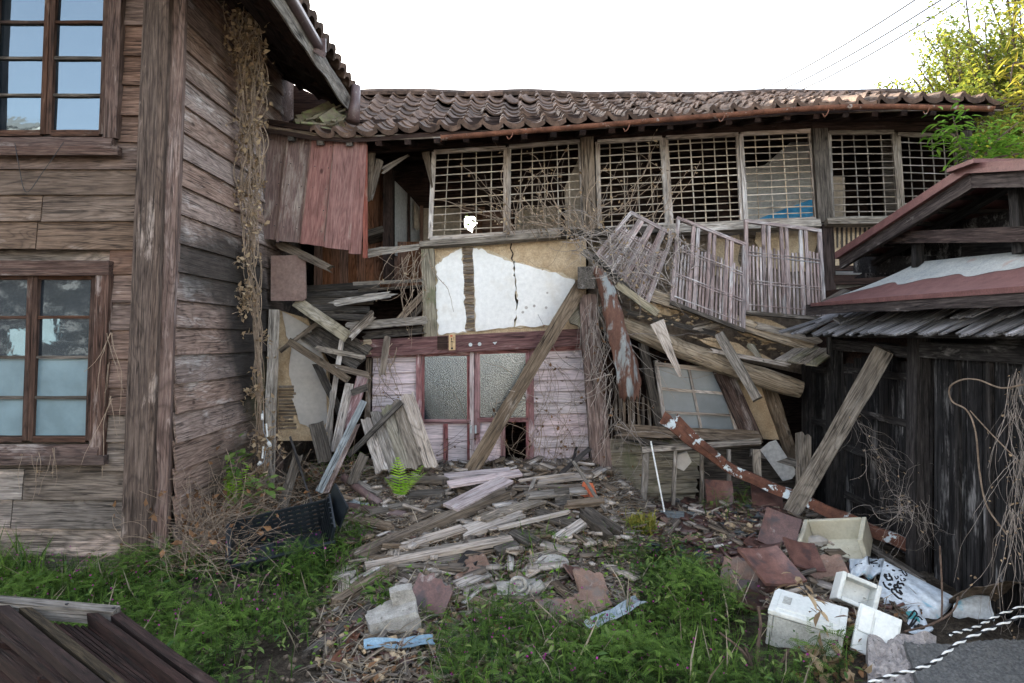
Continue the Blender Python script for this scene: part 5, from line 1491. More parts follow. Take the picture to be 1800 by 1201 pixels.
# rusty channel rail with paint remnants: a bent angle section
rp = spline([P(1163, 733, 7.35), P(1225, 783, 7.2), P(1300, 832, 7.05), P(1380, 866, 6.8), P(1470, 905, 6.4), P(1550, 940, 6.1), P(1622, 972, 5.85)], 40)
rb = MB()
def rail_f(u, v):
    i = min(int(round(u * 40)), 40); p = rp[i]
    prof = [(-.055, .03), (-.05, -.02), (0, -.03), (.05, -.02), (.055, .03)]
    q = v * 4; k_ = min(int(q), 3); f = q - k_
    z = prof[k_][0] * (1 - f) + prof[k_ + 1][0] * f; d = prof[k_][1] * (1 - f) + prof[k_ + 1][1] * f
    w = 1 + .35 * math.exp(-(u / .05) ** 2)
    return p + Vector((z * .45 * w, d, z * .9 * w)) + Vector((0, 0, .008 * math.sin(u * 37)))
rb.patch(rail_f, 40, 8, (.004, .006, 0))
tag(rb.build('rusty_rail', M['rustpaint'], smooth=False), 'long bent rusty metal rail with flaking white paint running under the shed prop', 'rail')
rp2 = spline([P(1188, 733, 7.3), P(1225, 770, 7.15), P(1275, 812, 7.05)], 12)
rb = MB(); rb.patch(lambda u, v: rp2[int(round(u * 12))] + Vector(((v - .5) * .03, .01, (v - .5) * .075 * (1 - .4 * u))), 12, 3, (0, .006, 0))
tag(rb.build('rust_strip', M['rustpaint']), 'short torn rusty strip lying along the head of the long rail', 'metal strip')

# pipes by the fern
tag(MB().tube([G(603, 838, .22), G(640, 866, .12), G(668, 886, .06)], .042, 12).build('drain_pipe', M['pipe'], smooth=True), 'dark brown drain pipe end slanting out of the rubble', 'pipe')
tag(MB().tube([G(578, 884, .07), G(640, 895, .07), G(712, 906, .06)], .04, 12).build('drain_pipe', M['pipe'], smooth=True), 'dark brown drain pipe lying level below the slanting one', 'pipe')

# concrete block with a hollow, a tuft growing in it
cb = G(680, 1122, 0)
blk = MB()
R = Euler((0.10, -.06, .35))
c0 = cb + Vector((.02, .10, .045))
def bb(dx, dy, dz, sx, sy, sz):
    blk.box(c0 + R.to_matrix() @ Vector((dx, dy, dz)) * .78, (sx * .78, sy * .78, sz * .78), R)
R = Euler((.15, -.16, .30))
blk.rough_box(c0 + Vector((0, 0, .02)), (.34, .20, .17), R, 10, .011, 3)
blk.rough_box(c0 + R.to_matrix() @ Vector((.10, .08, .13)), (.15, .08, .13), R, 7, .009, 4)
tag(blk.build('concrete_block', M['concrete'], smooth=True), 'broken concrete block with a green tuft growing in it', 'concrete block')

def strip(name, label, cat, a, b, w, mat, h=.04, up=(0, -.4, 1), curl=.01, seg=14, notch=0):
    pa, pb = G(a[0], a[1], h), G(b[0], b[1], h); x = (pb - pa).normalized(); n = Vector(up); n = (n - x * n.dot(x)).normalized(); y = n.cross(x)
    f = lambda u, v: pa.lerp(pb, u) + y * ((v - .5) * w * (1 + .05 * math.sin(u * 21))) + n * (curl * math.sin(u * 9) + curl * 1.5 * math.cos(v * 5))
    return tag(MB().patch(f, seg, 4, n * .005).build(name, M[mat]), label, cat)
strip('metal_strip', 'sky blue painted metal strip lying below the concrete block', 'metal strip', (640, 1136), (762, 1128), .09, 'bluemetal', .05)
strip('metal_strip', 'brown rusted strap with holes lying left of the concrete block', 'metal strip', (588, 1168), (632, 1112), .06, 'rust', .04)
strip('metal_strip', 'grey blue metal strip sticking up in the right foreground weeds', 'metal strip', (1036, 1102), (1126, 1056), .10, 'greyblue', .10)
strip('metal_strip', 'small pale blue strip lying in the rubble behind the fern', 'metal strip', (612, 882), (648, 892), .08, 'bluegrey', .06)

# ------------------------------------------------------------------ loose roof tiles
T_RED = tile_mesh('red_tile', .022, M['tile_red'], W=.32, L=.34, th=.024, flat=.017)
T_REDB = tile_mesh('broken_red_tile', .022, M['tile_red'], W=.30, L=.32, th=.024, broken=.45, flat=.022)
T_OR = tile_mesh('orange_tile', .022, M['tile_orange'], W=.29, L=.30, th=.024, broken=.35, flat=.022)
T_DK = tile_mesh('dark_tile', .02, M['tile_dark'], W=.30, L=.30, th=.024, flat=.012)
gl_ = 'loose roof tiles in the yard'
def lt(label, me, x, y, h, rx, ry, rz, sc=1.0, Y=None):
    p = G(x, y, h) if Y is None else P(x, y, Y)
    o = put_mesh('loose_roof_tile', me, p, Euler((rx, ry, rz)), None, sc)
    tag(o, label, 'roof tile', gl_)
lt('slate blue roof tile lying flat left of the red tile heap', T_DK, 1236, 985, .06, .15, .05, .35, 1.05)
lt('large glossy red brown tile on top of the heap', T_RED, 1382, 1024, .15, .42, .06, .30, 1.1)
lt('red brown tile standing on edge at the foot of the shed prop', T_RED, 1362, 962, .05, 1.0, .30, -.35, .95)
lt('reddish tile underneath the large glossy one', T_RED, 1334, 1040, .06, .50, -.25, -.45, 1.05)
lt('dark tile tucked behind the right corner of the large glossy one', T_RED, 1424, 1000, .12, .55, .25, .1, .85)
lt('orange brown tile right of the glossy tile', T_OR, 1460, 1016, .08, .45, -.1, -.15, 1.0)
lt('red tile furthest right in the heap by the open foam box', T_RED, 1492, 1020, .05, .2, .1, -.3, .85)
lt('broken brown tile standing in the weeds below the slate one', T_OR, 1295, 1038, .03, .9, .1, -.5, .95)
lt('dark brown tile lying lowest of the heap by the closed foam box', T_RED, 1345, 1070, .03, .15, .1, .5, .85)
lt('flat brown tile above the heap pointing at the shed prop', T_REDB, 1335, 962, .08, .15, .1, -.7, .95)
lt('curled dark tile shard between the slate tile and the heap', T_REDB, 1285, 1003, .02, .5, -.4, 1.2, .7)
lt('dark brown tile leaning upright under the small rail frame', T_RED, 1268, 898, .02, 1.15, .1, .15, .95)
lt('dark brown tile lying behind the shed prop foot', T_RED, 1350, 893, .07, .5, .15, -.2, .95)
lt('dark curved tile right of the shed prop foot', T_REDB, 1415, 938, .05, .3, -.1, .7, .95)
lt('small red tile right of the tile leaning under the rail frame', T_REDB, 1312, 884, .06, .4, .2, .2, .7)
lt('orange tile at the upper left of the heap near the slate tile', T_OR, 1196, 935, .03, .5, .2, .6, .8)
lt('orange tile shard half sunk in the weeds below the slate tile', T_OR, 1206, 972, .02, .3, .5, -.8, .85)
lt('orange brown tile shard in mid rubble', T_OR, 820, 1030, .03, .3, .35, -.5, .85)
lt('upright orange tile shard in mid rubble', T_OR, 848, 1012, .02, 1.1, -.2, .7, .65)
lt('broad flat brown tile in the right foreground rubble', T_OR, 992, 1092, .04, .25, .0, .25, 1.0)
lt('pinkish tile shard behind the broad flat brown one', T_OR, 1045, 1048, .05, .7, .2, .4, .85)
lt('second pinkish tile shard leaning on the grey blue strip', T_OR, 1053, 1075, .04, .6, -.3, .3, .75)
lt('dark rounded tile shard at the top of the pinkish ones', T_REDB, 1020, 1020, .05, .6, .3, .8, .6)
lt('large dark brown tile standing behind the concrete block', T_REDB, 745, 1078, .03, .9, .2, -.3, .95)
lt('dull brown tile half buried right of the concrete block', T_OR, 880, 1095, .01, .15, .1, .1, .9)
lt('grey brown tile half sunk at the foot of the weeds in mid rubble', T_OR, 965, 990, .01, .3, .2, -.4, .8)

# ridge ornament tile: a scroll
oc = G(905, 1046, .06)
orn = MB()
sp_ = []
for i in range(34):
    a = i * .38; r = .012 + .0022 * i
    sp_.append(oc + Vector((math.cos(a) * r + .03, -.03, math.sin(a) * r + .08)))
orn.tube(sp_, .015, 7)
orn.plank(oc + Vector((-.13, .03, .01)), oc + Vector((.16, .05, .03)), .15, .05, n=(0, -.7, 1), k=3, seg=4, jit=.01)
orn.tube([oc + Vector((.12, .0, .02)), oc + Vector((.2, -.02, .09))], [.05, .035], 9)
tag(orn.build('ornament_tile', M['concrete'], smooth=True), 'grey scroll shaped ridge ornament tile in mid rubble', 'ornament')
oc = G(972, 998, .03)
tag(MB().slab([oc + Vector((math.cos(a) * .13, .0 + math.sin(a) * .09, math.sin(a) * .03)) for a in np.linspace(0, 2 * math.pi, 15)[:-1]], (0, 0, .05)).build('flat_stone', M['concrete']),
    'round pale flat stone in mid rubble', 'stone')
oc = G(1031, 872, .06)
tag(MB().slab([oc + Vector(v) for v in ((-.08, 0, -.03), (.10, -.02, -.04), (.05, .05, .11), (-.03, .05, .13))], (.02, .02, 0)).build('pot_shard', M['terracotta']),
    'bright terracotta pot shard near the corner post', 'pot shard')
def chunk(name, label, x, y, r, mat, cat='stone', sx=1.0):
    c = G(x, y, r * .35); m = MB(); rr = random.Random(int(x * 7 + y))
    ph = [rr.uniform(0, 6) for _ in range(6)]
    def f(u, v):
        th = u * 2 * math.pi; p = v * math.pi
        k_ = r * (1 + .22 * math.sin(2 * th + ph[0]) * math.sin(p) + .15 * math.sin(3 * p + ph[1]) + .12 * math.sin(5 * th + ph[2]) * math.sin(2 * p))
        return c + Vector((math.cos(th) * math.sin(p) * k_ * sx, math.sin(th) * math.sin(p) * k_, math.cos(p) * k_ * .7))
    m.patch(f, 11, 6)
    return tag(m.build(name, M[mat], smooth=False), label, cat)
chunk('mud_lump', 'largest tan mud lump above the slate tile', 1285, 928, .075, 'mud')
chunk('mud_lump', 'tan mud lump left of the largest one', 1256, 938, .05, 'mud', sx=1.6)
chunk('mud_lump', 'mossy tan lump right of the slate tile', 1296, 985, .06, 'mud')
chunk('mud_lump', 'low tan lump at the foot of the mossy boards', 1150, 890, .05, 'mud', sx=2)
chunk('grey_stone', 'rounded grey stone inside the old open foam box', 1425, 955, .10, 'plastergrey', sx=1.4)
chunk('grey_stone', 'dark smooth stone before the old open foam box', 1460, 978, .05, 'tile_dark', sx=1.3)
for i, (x, y) in enumerate(((720, 935), (870, 920), (640, 872), (1160, 930))):
    pass
# pile of mud clods on the fallen beams
cl_ = MB()
for i in range(170):
    x = random.uniform(1100, 1420); y = 530 + (x - 1100) * .27 + random.uniform(-14, 22)
    if 1250 < x < 1310 and y > 600: continue
    s = random.uniform(.010, .035); c_ = P(x, y, random.uniform(7.8, 7.97)); q_ = [random.uniform(.6, 1.3) for _ in range(14)]
    sy_ = random.uniform(.7, 1.8)
    v_ = [c_ + Vector((math.cos(a_) * s * sy_ * q_[i_], math.sin(a_) * s * q_[i_], 0)) for i_, a_ in enumerate(np.linspace(0, 6.28, 7)[:-1])]
    v_ += [c_ + Vector((0, 0, s * .7 * q_[6])), c_ + Vector((0, 0, -s * .6 * q_[7]))]
    cl_._add(v_, [(k_, (k_ + 1) % 6, 6) for k_ in range(6)] + [((k_ + 1) % 6, k_, 7) for k_ in range(6)], v_, random.random())
cl_.build('mud_clods', M['mud'])['kind'] = 'stuff'

# ------------------------------------------------------------------ foam boxes
def foam_box(name, label, org, R, W, D, H, mat, wallt=.03, lid=None, open_=True, mat2=None, skip=False):
    t = thing(name, label, 'foam box', org)
    Rm = R.to_matrix()
    def part(nm, dx, dy, dz, sx, sy, sz, mt):
        o = MB().box(Vector(org) + Rm @ Vector((dx, dy, dz)), (sx, sy, sz), R).build(nm, M[mt], t)
        b = o.modifiers.new('bevel', 'BEVEL'); b.width = .008; b.segments = 2
        return o
    part('base', 0, 0, wallt / 2, W, D, wallt, mat)
    part('side', -W / 2 + wallt / 2, 0, H / 2 + .001, wallt, D - .002, H - wallt - .004, mat)
    part('side', W / 2 - wallt / 2, 0, H / 2 + .001, wallt, D - .002, H - wallt - .004, mat2 or mat)
    if not skip: part('side', 0, -D / 2 + wallt / 2, H / 2 + .001, W - 2 * wallt - .002, wallt - .002, H - wallt - .004, mat2 or mat)
    part('side', 0, D / 2 - wallt / 2, H / 2 + .001, W - 2 * wallt - .002, wallt - .002, H - wallt - .004, mat)
    if lid:
        part('lid', 0, 0, H + .008, W + .012, D + .012, .035, lid)
        part('lid_panel', 0, 0, H + .029, W - .07, D - .07, .012, lid)
        part('finger_slot', -W * .30, 0, H + .0365, .05, .10, .004, 'foamdirty')
    return t
foam_box('foam_box', 'closed white foam box with a lid in the right foreground', G(1428, 1146, -.02) + Vector((0, .12, 0)), Euler((.10, .12, -.50)), .44, .32, .22, 'foamdirty', lid='foam')
foam_box('foam_box', 'old yellowed foam box lying open under the rusty rail', G(1490, 985, .06) + Vector((.02, .20, .0)), Euler((.30, -.20, -.62)), .52, .38, .25, 'foamold', wallt=.04, skip=True)
foam_box('foam_box', 'broken white foam box tipped open against the plastic sack', G(1512, 1082, .0) + Vector((.0, .12, .11)), Euler((1.15, .35, -.25)), .27, .20, .17, 'foam', wallt=.032, mat2='foam')
lidc = G(1540, 1116, .10)
fl = thing('foam_cover', 'white foam cover leaning against the granite rock', 'foam cover', lidc)
Rl = Euler((.85, .30, -.40)); Rlm = Rl.to_matrix()
for nm, d, s in (('slab', (0, 0, 0), (.25, .31, .036)), ('recess_edge', (-.075, .055, .022), (.08, .17, .016)), ('recess_edge', (.045, -.015, .021), (.14, .23, .012))):
    o = MB().box(lidc + Rlm @ Vector(d), s, Rl).build(nm, M['foam'], fl); b = o.modifiers.new('bevel', 'BEVEL'); b.width = .008; b.segments = 2

# ------------------------------------------------------------------ printed sack
sk = thing('plastic_sack', 'crumpled white plastic sack with black handwriting beside the shed', 'sack', G(1600, 1095, 0))
SQ = [P(1554, 986, 5.35), P(1683, 1052, 4.95), P(1640, 1108, 4.75), P(1535, 1066, 5.0)]
def sackf(u, v, lift=0.0):
    p = SQ[0].lerp(SQ[1], u).lerp(SQ[3].lerp(SQ[2], u), v)
    e = math.sin(math.pi * min(max(u, 0), 1)) ** .5 * math.sin(math.pi * min(max(v, 0), 1)) ** .6
    w = .016 * math.sin(u * 19 + v * 7) * u + .012 * math.sin(v * 23 - u * 11) * (.3 + u) + .02 * math.sin(u * 8 + 2 * v)
    n = Vector((-.25, -.75, .6))
    return p + n * (.10 * e + w * .8 * e + lift)
def sack_side(u, v):
    a = sackf(u, v); b = SQ[0].lerp(SQ[1], u).lerp(SQ[3].lerp(SQ[2], u), v) + Vector((.04, .10, -.12)) * math.sin(math.pi * u) ** .3 * math.sin(math.pi * v) ** .3
    return b
m = MB(); m.patch(sackf, 34, 26); m.patch(sack_side, 20, 14)
m.build('bag', M['sack'], sk, smooth=True)
# knotted tail
tl0 = SQ[1].lerp(SQ[2], .45)
def tailf(u, v):
    a = v * 2 * math.pi; r = .055 + .10 * u + .015 * math.sin(a * 5) * u
    c = tl0 + Vector((.02 + .26 * u, -.05 + .02 * u, .03 + .03 * u - .10 * u * u))
    return c + Vector((.03 * math.cos(a), math.cos(a) * r * .6, math.sin(a) * r))
MB().patch(tailf, 8, 26).build('tied_mouth', M['sack'], sk, smooth=True)
def sackpt(px, py, lift=.004):
    best = None
    for i in range(61):
        for j in range(61):
            q = sackf(i / 60, j / 60)
            d = (q.x / q.y * F + 900 - px) ** 2 + (HZ - (q.z - CH) / q.y * F - py) ** 2
            if best is None or d < best[0]: best = (d, i / 60, j / 60)
    return sackf(best[1], best[2], lift)
# the handwriting, stroke by stroke (coordinates read in the enlarged photograph)
strokes = [[(410, 375), (405, 395), (418, 412)], [(432, 372), (428, 395), (440, 408)], [(465, 370), (478, 385), (470, 402)], [(418, 420), (440, 430), (452, 447), (490, 447)], [(495, 405), (510, 425), (512, 455)],
           [(388, 485), (410, 480)], [(405, 505), (420, 535), (470, 575)], [(455, 510), (480, 495), (490, 515), (465, 520)],
           [(540, 510), (535, 540), (560, 548), (590, 535)], [(590, 465), (585, 510), (600, 550), (630, 545)], [(600, 500), (650, 500), (660, 520)], [(545, 520), (585, 515)],
           [(510, 565), (500, 600), (540, 640), (600, 690), (640, 695)], [(530, 570), (560, 580), (580, 615), (640, 630)], [(610, 580), (640, 625), (620, 640)],
           [(545, 405), (560, 440)], [(580, 400), (600, 410), (575, 440)], [(615, 430), (625, 455), (650, 470)], [(660, 425), (680, 440), (660, 465)], [(615, 380), (640, 395)], [(650, 350), (690, 390)], [(680, 345), (710, 380), (690, 400)],
           [(595, 325), (640, 330)], [(515, 320), (545, 330)], [(435, 260), (455, 265)], [(640, 320), (660, 360)]]
ink = MB()
for st in strokes:
    pts = [sackpt(1500 + x / 7.5, 960 + y / 7.5) for x, y in st]
    big = st[0][1] > 460 or st[0][0] < 520
    ink.tube(spline(pts, 8), .0075 if big else .0045, 5)
ink.build('handwriting', M['ink'], sk)['kind'] = 'stuff'
# smaller printed bag tucked under it
s2 = thing('plastic_sack', 'flattened white bag with teal and black print under the handwritten sack', 'sack', P(1600, 1100, 4.75))
B = [P(1556, 1080, 4.85), P(1612, 1068, 4.85), P(1640, 1110, 4.55), P(1566, 1130, 4.55)]
bf = lambda u, v, l=0: B[0].lerp(B[1], u).lerp(B[3].lerp(B[2], u), v) + Vector((0, -.3, 1)) * (.014 * math.sin(u * 9 + v * 4) + .01 * math.sin(v * 15) + .01 + l)
MB().patch(bf, 14, 12, (0, .01, -.02)).build('bag', M['sack'], s2, smooth=True)
MB().patch(lambda u, v: bf(.5 + .32 * u, .10 + .38 * v + .15 * u, .004), 6, 6).build('teal_print', M['teal'], s2)
ik = MB()
for st in ([(.45, .62), (.6, .4), (.8, .22), (.86, .3), (.7, .5), (.5, .7)], [(.55, .72), (.7, .6), (.84, .42), (.9, .55)], [(.6, .8), (.66, .7)], [(.72, .78), (.76, .66)], [(.2, .5), (.4, .56)]):
    ik.tube(spline([bf(u, v, .004) for u, v in st], 12), .006, 5)
ik.build('print', M['ink'], s2)
s3 = thing('plastic_sack', 'small crumpled bag between the old foam box and the handwritten sack', 'sack', P(1520, 1010, 5.5))
C3 = [P(1492, 988, 5.6), P(1552, 988, 5.6), P(1556, 1016, 5.35), P(1494, 1018, 5.35)]
cf = lambda u, v, l=0: C3[0].lerp(C3[1], u).lerp(C3[3].lerp(C3[2], u), v) + Vector((0, -.4, 1)) * (.03 * math.sin(u * 14 + v * 6) * math.sin(v * 5) + .03 + .05 * math.sin(math.pi * u) * math.sin(math.pi * v) + l)
MB().patch(cf, 18, 12, (0, .02, -.03)).build('bag', M['sack'], s3, smooth=True)
ik = MB()
for st in ([(.5, .3), (.5, .7)], [(.5, .3), (.8, .3), (.8, .7)], [(.55, .45), (.75, .45)], [(.55, .58), (.75, .58)], [(.64, .32), (.64, .7)], [(.15, .4), (.3, .6)]):
    ik.tube(spline([cf(u, v, .004) for u, v in st], 8), .005, 5)
ik.build('print', M['ink'], s3)

# ------------------------------------------------------------------ black plastic crate, tipped
cr = thing('plastic_crate', 'black plastic crate with slotted sides tipped in the weeds', 'crate', G(490, 1000, 0))
Rc = Euler((.50, -.16, .30)); Rcm = Rc.to_matrix(); cc = G(490, 1003, .0) + Vector((-.02, .20, .15))
CW, CD, CHh = .82, .42, .34
def cpart(nm, d, s, e=None):
    RR = Rc if e is None else (Rcm @ e.to_matrix()).to_euler()
    o = MB().box(cc + Rcm @ Vector(d), s, RR).build(nm, M['crate'], cr); return o
# long back side built of bars with slots
for k in range(7):
    cpart('side_bar', (0, CD / 2, -.10 + k * .05), (CW, .012, .03))
for k in range(12):
    cpart('side_rib', (-CW / 2 + .06 + k * .067, CD / 2 + .004, .05), (.03, .014, .30))
cpart('front_side', (0, -CD / 2, -.02), (CW, .014, .26))
cpart('front_rim', (0, -CD / 2 - .012, .115), (CW + .02, .03, .022))
for k in range(6):
    cpart('front_rib', (-CW / 2 + .08 + k * .14, -CD / 2 - .014, -.02), (.014, .02, .23))
cpart('left_end', (-CW / 2, 0, .02), (.016, CD, .30)); cpart('left_rim', (-CW / 2 - .012, 0, .175), (.04, CD + .02, .02))
cpart('right_end', (CW / 2 - .03, 0, .07), (.016, CD, .42), Euler((0, .28, 0)))
for k in range(6):
    cpart('right_rib', (CW / 2 - .035, -.16 + k * .065, .09), (.03, .012, .38), Euler((0, .28, 0)))
cpart('base', (0, 0, -.14), (CW, CD, .014)); cpart('inner_box', (-.2, -.03, -.06), (.22, .2, .12))
cpart('end_flap', (CW / 2 + .08, .10, .22), (.018, .34, .22), Euler((0, .45, .2)))

# ------------------------------------------------------------------ granite rock, dark slab, rope
def rockf(pts_top, drop, n=6):
    pass
gb = thing('granite_rock', 'rough grey granite rock in the lower right corner under the rope', 'rock', P(1600, 1201, 3.7))
rt = [(1527, 1116), (1600, 1119), (1660, 1122), (1640, 1150), (1600, 1165), (1615, 1205), (1640, 1240), (1530, 1235)]
rk = MB()
def rock_top(u, v):
    x = 1526 + 120 * u; 
    y = 1116 + 130 * v + 3 * math.sin(u * 7)
    Y = 4.25 - .55 * v
    p = P(x, y, Y)
    p.z += .012 * math.sin(u * 17 + v * 9) + .01 * math.sin(v * 23 - u * 5)
    return p
rk.patch(lambda u, v: rock_top(u, v) + Vector((0, 0, .012 * math.sin(u * 41 + v * 13) * math.sin(v * 37))), 26, 26, (.05, .25, -.45))
rk.build('rock', M['granite'], gb)
sl_ = thing('dark_slab', 'rough dark grey slab beside the granite rock', 'slab', P(1700, 1170, 3.9))
def slab_top(u, v):
    x = 1590 + 330 * u + 40 * v * (1 - u); y = 1128 + 120 * v + 4 * math.sin(u * 9)
    p = P(x, y, 4.15 - .55 * v); p.z += .008 * math.sin(u * 31) * math.sin(v * 19) + random.uniform(-.007, .007); return p
MB().patch(slab_top, 60, 34, (.05, .25, -.4)).build('stone', M['asphalt'], sl_)
tag(MB().patch(lambda u, v: P(1668 + 220 * u, 1085 - 66 * math.sin(math.pi * min(v, .5)) * (1 - .5 * math.exp(-u * 4)) + (v - .5) * 10, 4.6 - .9 * (v - .5) if v < .5 else 4.6 + (v - .5)) + Vector((0, 0, .012 * math.sin(u * 21 + v * 9))), 20, 14).build('earth_mound', M['lath'], smooth=True),
    'rounded grey brown earth mound at the foot of the shed wall', 'mound')

def rope(label, path, r, n=170):
    t = thing('twisted_rope', label, 'rope', path[0], 'ropes strung across the lower right corner')
    c = spline(path, n)
    for k, mt in enumerate(('ropew', 'ropeb')):
        pts = []
        for i, p in enumerate(c):
            a = i * .40 + k * 3.1416
            d = (c[min(i + 1, n)] - c[max(i - 1, 0)]).normalized(); u = d.cross(Vector((0, 0, 1))).normalized(); w = d.cross(u)
            pts.append(p + (u * math.cos(a) + w * math.sin(a)) * r * .55)
        MB().tube(pts, r * .56, 6).build('strand', M[mt], t, smooth=True)
rope('longer black and white twisted rope crossing the rock to the bottom edge', [P(1490, 1215, 3.4), P(1560, 1190, 3.5), P(1635, 1168, 3.6), P(1690, 1128, 3.75), P(1760, 1098, 3.9), P(1830, 1068, 4.0)], .0105, 210)
rope('shorter black and white twisted rope behind the longer one', [P(1668, 1116, 3.9), P(1715, 1103, 4.0), P(1760, 1080, 4.1), P(1830, 1055, 4.2)], .0095, 130)

# ------------------------------------------------------------------ stacked shutter frames in the near left corner
rk_ = thing('shutter_stack', 'stack of dark red slatted shutters in the lower left corner', 'shutter stack', (-2.0, 2.9, 0))
def rackp(u, v, dz=0): # u across, v towards the camera
    a = P(-30, 1068, 3.25).lerp(P(205, 1088, 3.25), u); b = P(180, 1240, 2.45).lerp(P(420, 1240, 2.45), u)
    return a.lerp(b, v) + Vector((0, 0, dz))
up_ = (0, -.1, 1)
pale_ = plank('pale_rail', rackp(-.05, 0, .015), rackp(1.0, 0, .015), .06, .07, M['grey'], rk_, n=up_, seg=4)
for u in (.62, .97):
    p_ = rackp(u, 0.01, .052); MB().tube([p_, p_ + Vector((0, 0, .004))], .008, 7).build('screw', M['wire'], rk_)
for u, mt, w in ((.985, 'rail', .045), (.80, 'rail', .035), (.30, 'yellowrail', .04), (.12, 'rail', .045)):
    plank('stile', rackp(u, .02, .0), rackp(u, 1.15, -.02), w, .06, M[mt], rk_, n=up_, seg=5)
for k in range(19):
    u = -.02 + k * .052
    plank('slat', rackp(u, .05, -.045), rackp(u, 1.15, -.05), .013, .03, M['rail'], rk_, n=up_, seg=3)
for v in (.25, .6, .62):
    plank('cross_batten', rackp(-.05, v, -.075), rackp(.98, v, -.075), .03, .025, M['rail'], rk_, n=up_)
for l in range(1, 4):
    for u in (.04, .97):
        plank('lower_stile', rackp(u - .03 * l, .03, -.10 * l - .03), rackp(u - .03 * l, 1.15, -.10 * l - .03), .08, .07, M['rail'], rk_, n=up_)
    plank('lower_rail', rackp(-.05 - .03 * l, .05, -.10 * l - .03), rackp(.95 - .03 * l, .05, -.10 * l - .03), .08, .07, M['rail'], rk_, n=up_)

# ------------------------------------------------------------------ dead vines
def wander(p, d, L, step=.04, curl=.35, grav=0.0, plane=None, pull=.0):
    p = Vector(p); d = Vector(d).normalized(); out = [p.copy()]
    bias = Vector((random.gauss(0, 1), random.gauss(0, .5), random.gauss(0, 1))) * curl * .3
    for i in range(int(L / step)):
        d = d + Vector((random.gauss(0, 1), random.gauss(0, .5), random.gauss(0, 1))) * curl * .5 + bias * .4 + Vector((0, 0, -grav))
        if random.random() < .08: bias = Vector((random.gauss(0, 1), random.gauss(0, .5), random.gauss(0, 1))) * curl * .5
        if plane is not None:
            d.y += (plane - p.y) * pull
        d.normalize(); p = p + d * step; out.append(p.copy())
    return out

LEAF_V = [(0, 0, 0), (.35, .3, .08), (1, 0, -.05), (.35, -.3, .10)]
LEAF_F = [(0, 1, 2), (0, 2, 3)]
def leaves_on(paths, n, size, mat, name, parent, spread=.02, tilt=None):
    pos = []
    for i in range(n):
        pa = random.choice(paths); p = random.choice(pa)
        pos.append((p.x + random.gauss(0, spread), p.y + random.gauss(0, spread), p.z + random.gauss(0, spread)))
    return scatter(name, LEAF_V, LEAF_F, np.array(pos), rots(n, full=True), rng.uniform(size * .5, size * 1.3, n), mat, parent)

# the long dry vine hanging down the side of the wooden house
vine = thing('dead_vine', 'long dry vine hanging from the eave down the side wall to the ground', 'vine', P(462, 830, 7.4))
core = [P(428, -40, 6.6), P(436, 60, 6.75), P(442, 160, 6.9), P(444, 260, 7.0), P(440, 350, 7.05), P(443, 430, 7.1), P(450, 520, 7.2), P(455, 600, 7.25), P(457, 690, 7.3), P(462, 780, 7.35), P(466, 850, 7.4)]
st = MB(); paths = []
for k in range(26):
    sp0 = spline(core, 90)
    ph = [random.uniform(0, 6.28) for _ in range(4)]; e = random.choice((.4, .55, .75, 1.0, 1.0)) if k > 8 else 1.0
    out = []
    for i, p in enumerate(sp0[:int(91 * e)]):
        f = i / 90
        am = (.17 if f < .2 else .17 - (f - .2) * .26 if f < .65 else .05)
        am *= .5 + .5 * random.Random(k).random()
        out.append(p + Vector((math.sin(f * 17 + ph[0]) * am * .8 + math.sin(f * 41 + ph[1]) * am * .35, math.cos(f * 13 + ph[2]) * am * .5 - .03, math.sin(f * 23 + ph[3]) * .05)))
    st.tube(out, random.uniform(.0035, .007), 4); paths.append(out)
for k in range(150):
    pa = random.choice(paths); i = int(random.random() ** 1.7 * (len(pa) - 1)); q = pa[i]
    w = wander(q, (random.gauss(0, 1), -.3, random.gauss(0, 1)), random.uniform(.1, .35), .03, .6, .08)
    st.tube(w, .0025, 3); paths.append(w)
st.build('stems', M['stem'], vine)['kind'] = 'stuff'
leaves_on([p[:int(len(p) * .35)] for p in paths[:26]] * 3 + [p[:int(len(p) * .65)] for p in paths[:26]] + paths[26:], 1700, .06, M['dry'], 'leaves', vine, .03)
# cord with white insulators, lower end of the vine
cd = thing('wire_with_insulators', 'thin wire with small white insulators at the foot of the hanging vine', 'wire', P(465, 800, 7.2))
wp = spline([P(462, 722, 7.2), P(464, 760, 7.2), P(474, 781, 7.2), P(468, 790, 7.15), P(463, 812, 7.15), P(455, 818, 7.1)], 20)
MB().tube(wp, .004, 5).build('wire', M['greyblue'], cd)
for (x0, y0, x1, y1, r) in ((461, 728, 461, 738, .014), (468, 745, 470, 768, .010), (472, 778, 475, 784, .02), (463, 785, 461, 806, .010), (458, 812, 454, 818, .018)):
    MB().tube([P(x0, y0, 7.18), P(x1, y1, 7.15)], r, 8).build('insulator', M['white'], cd)

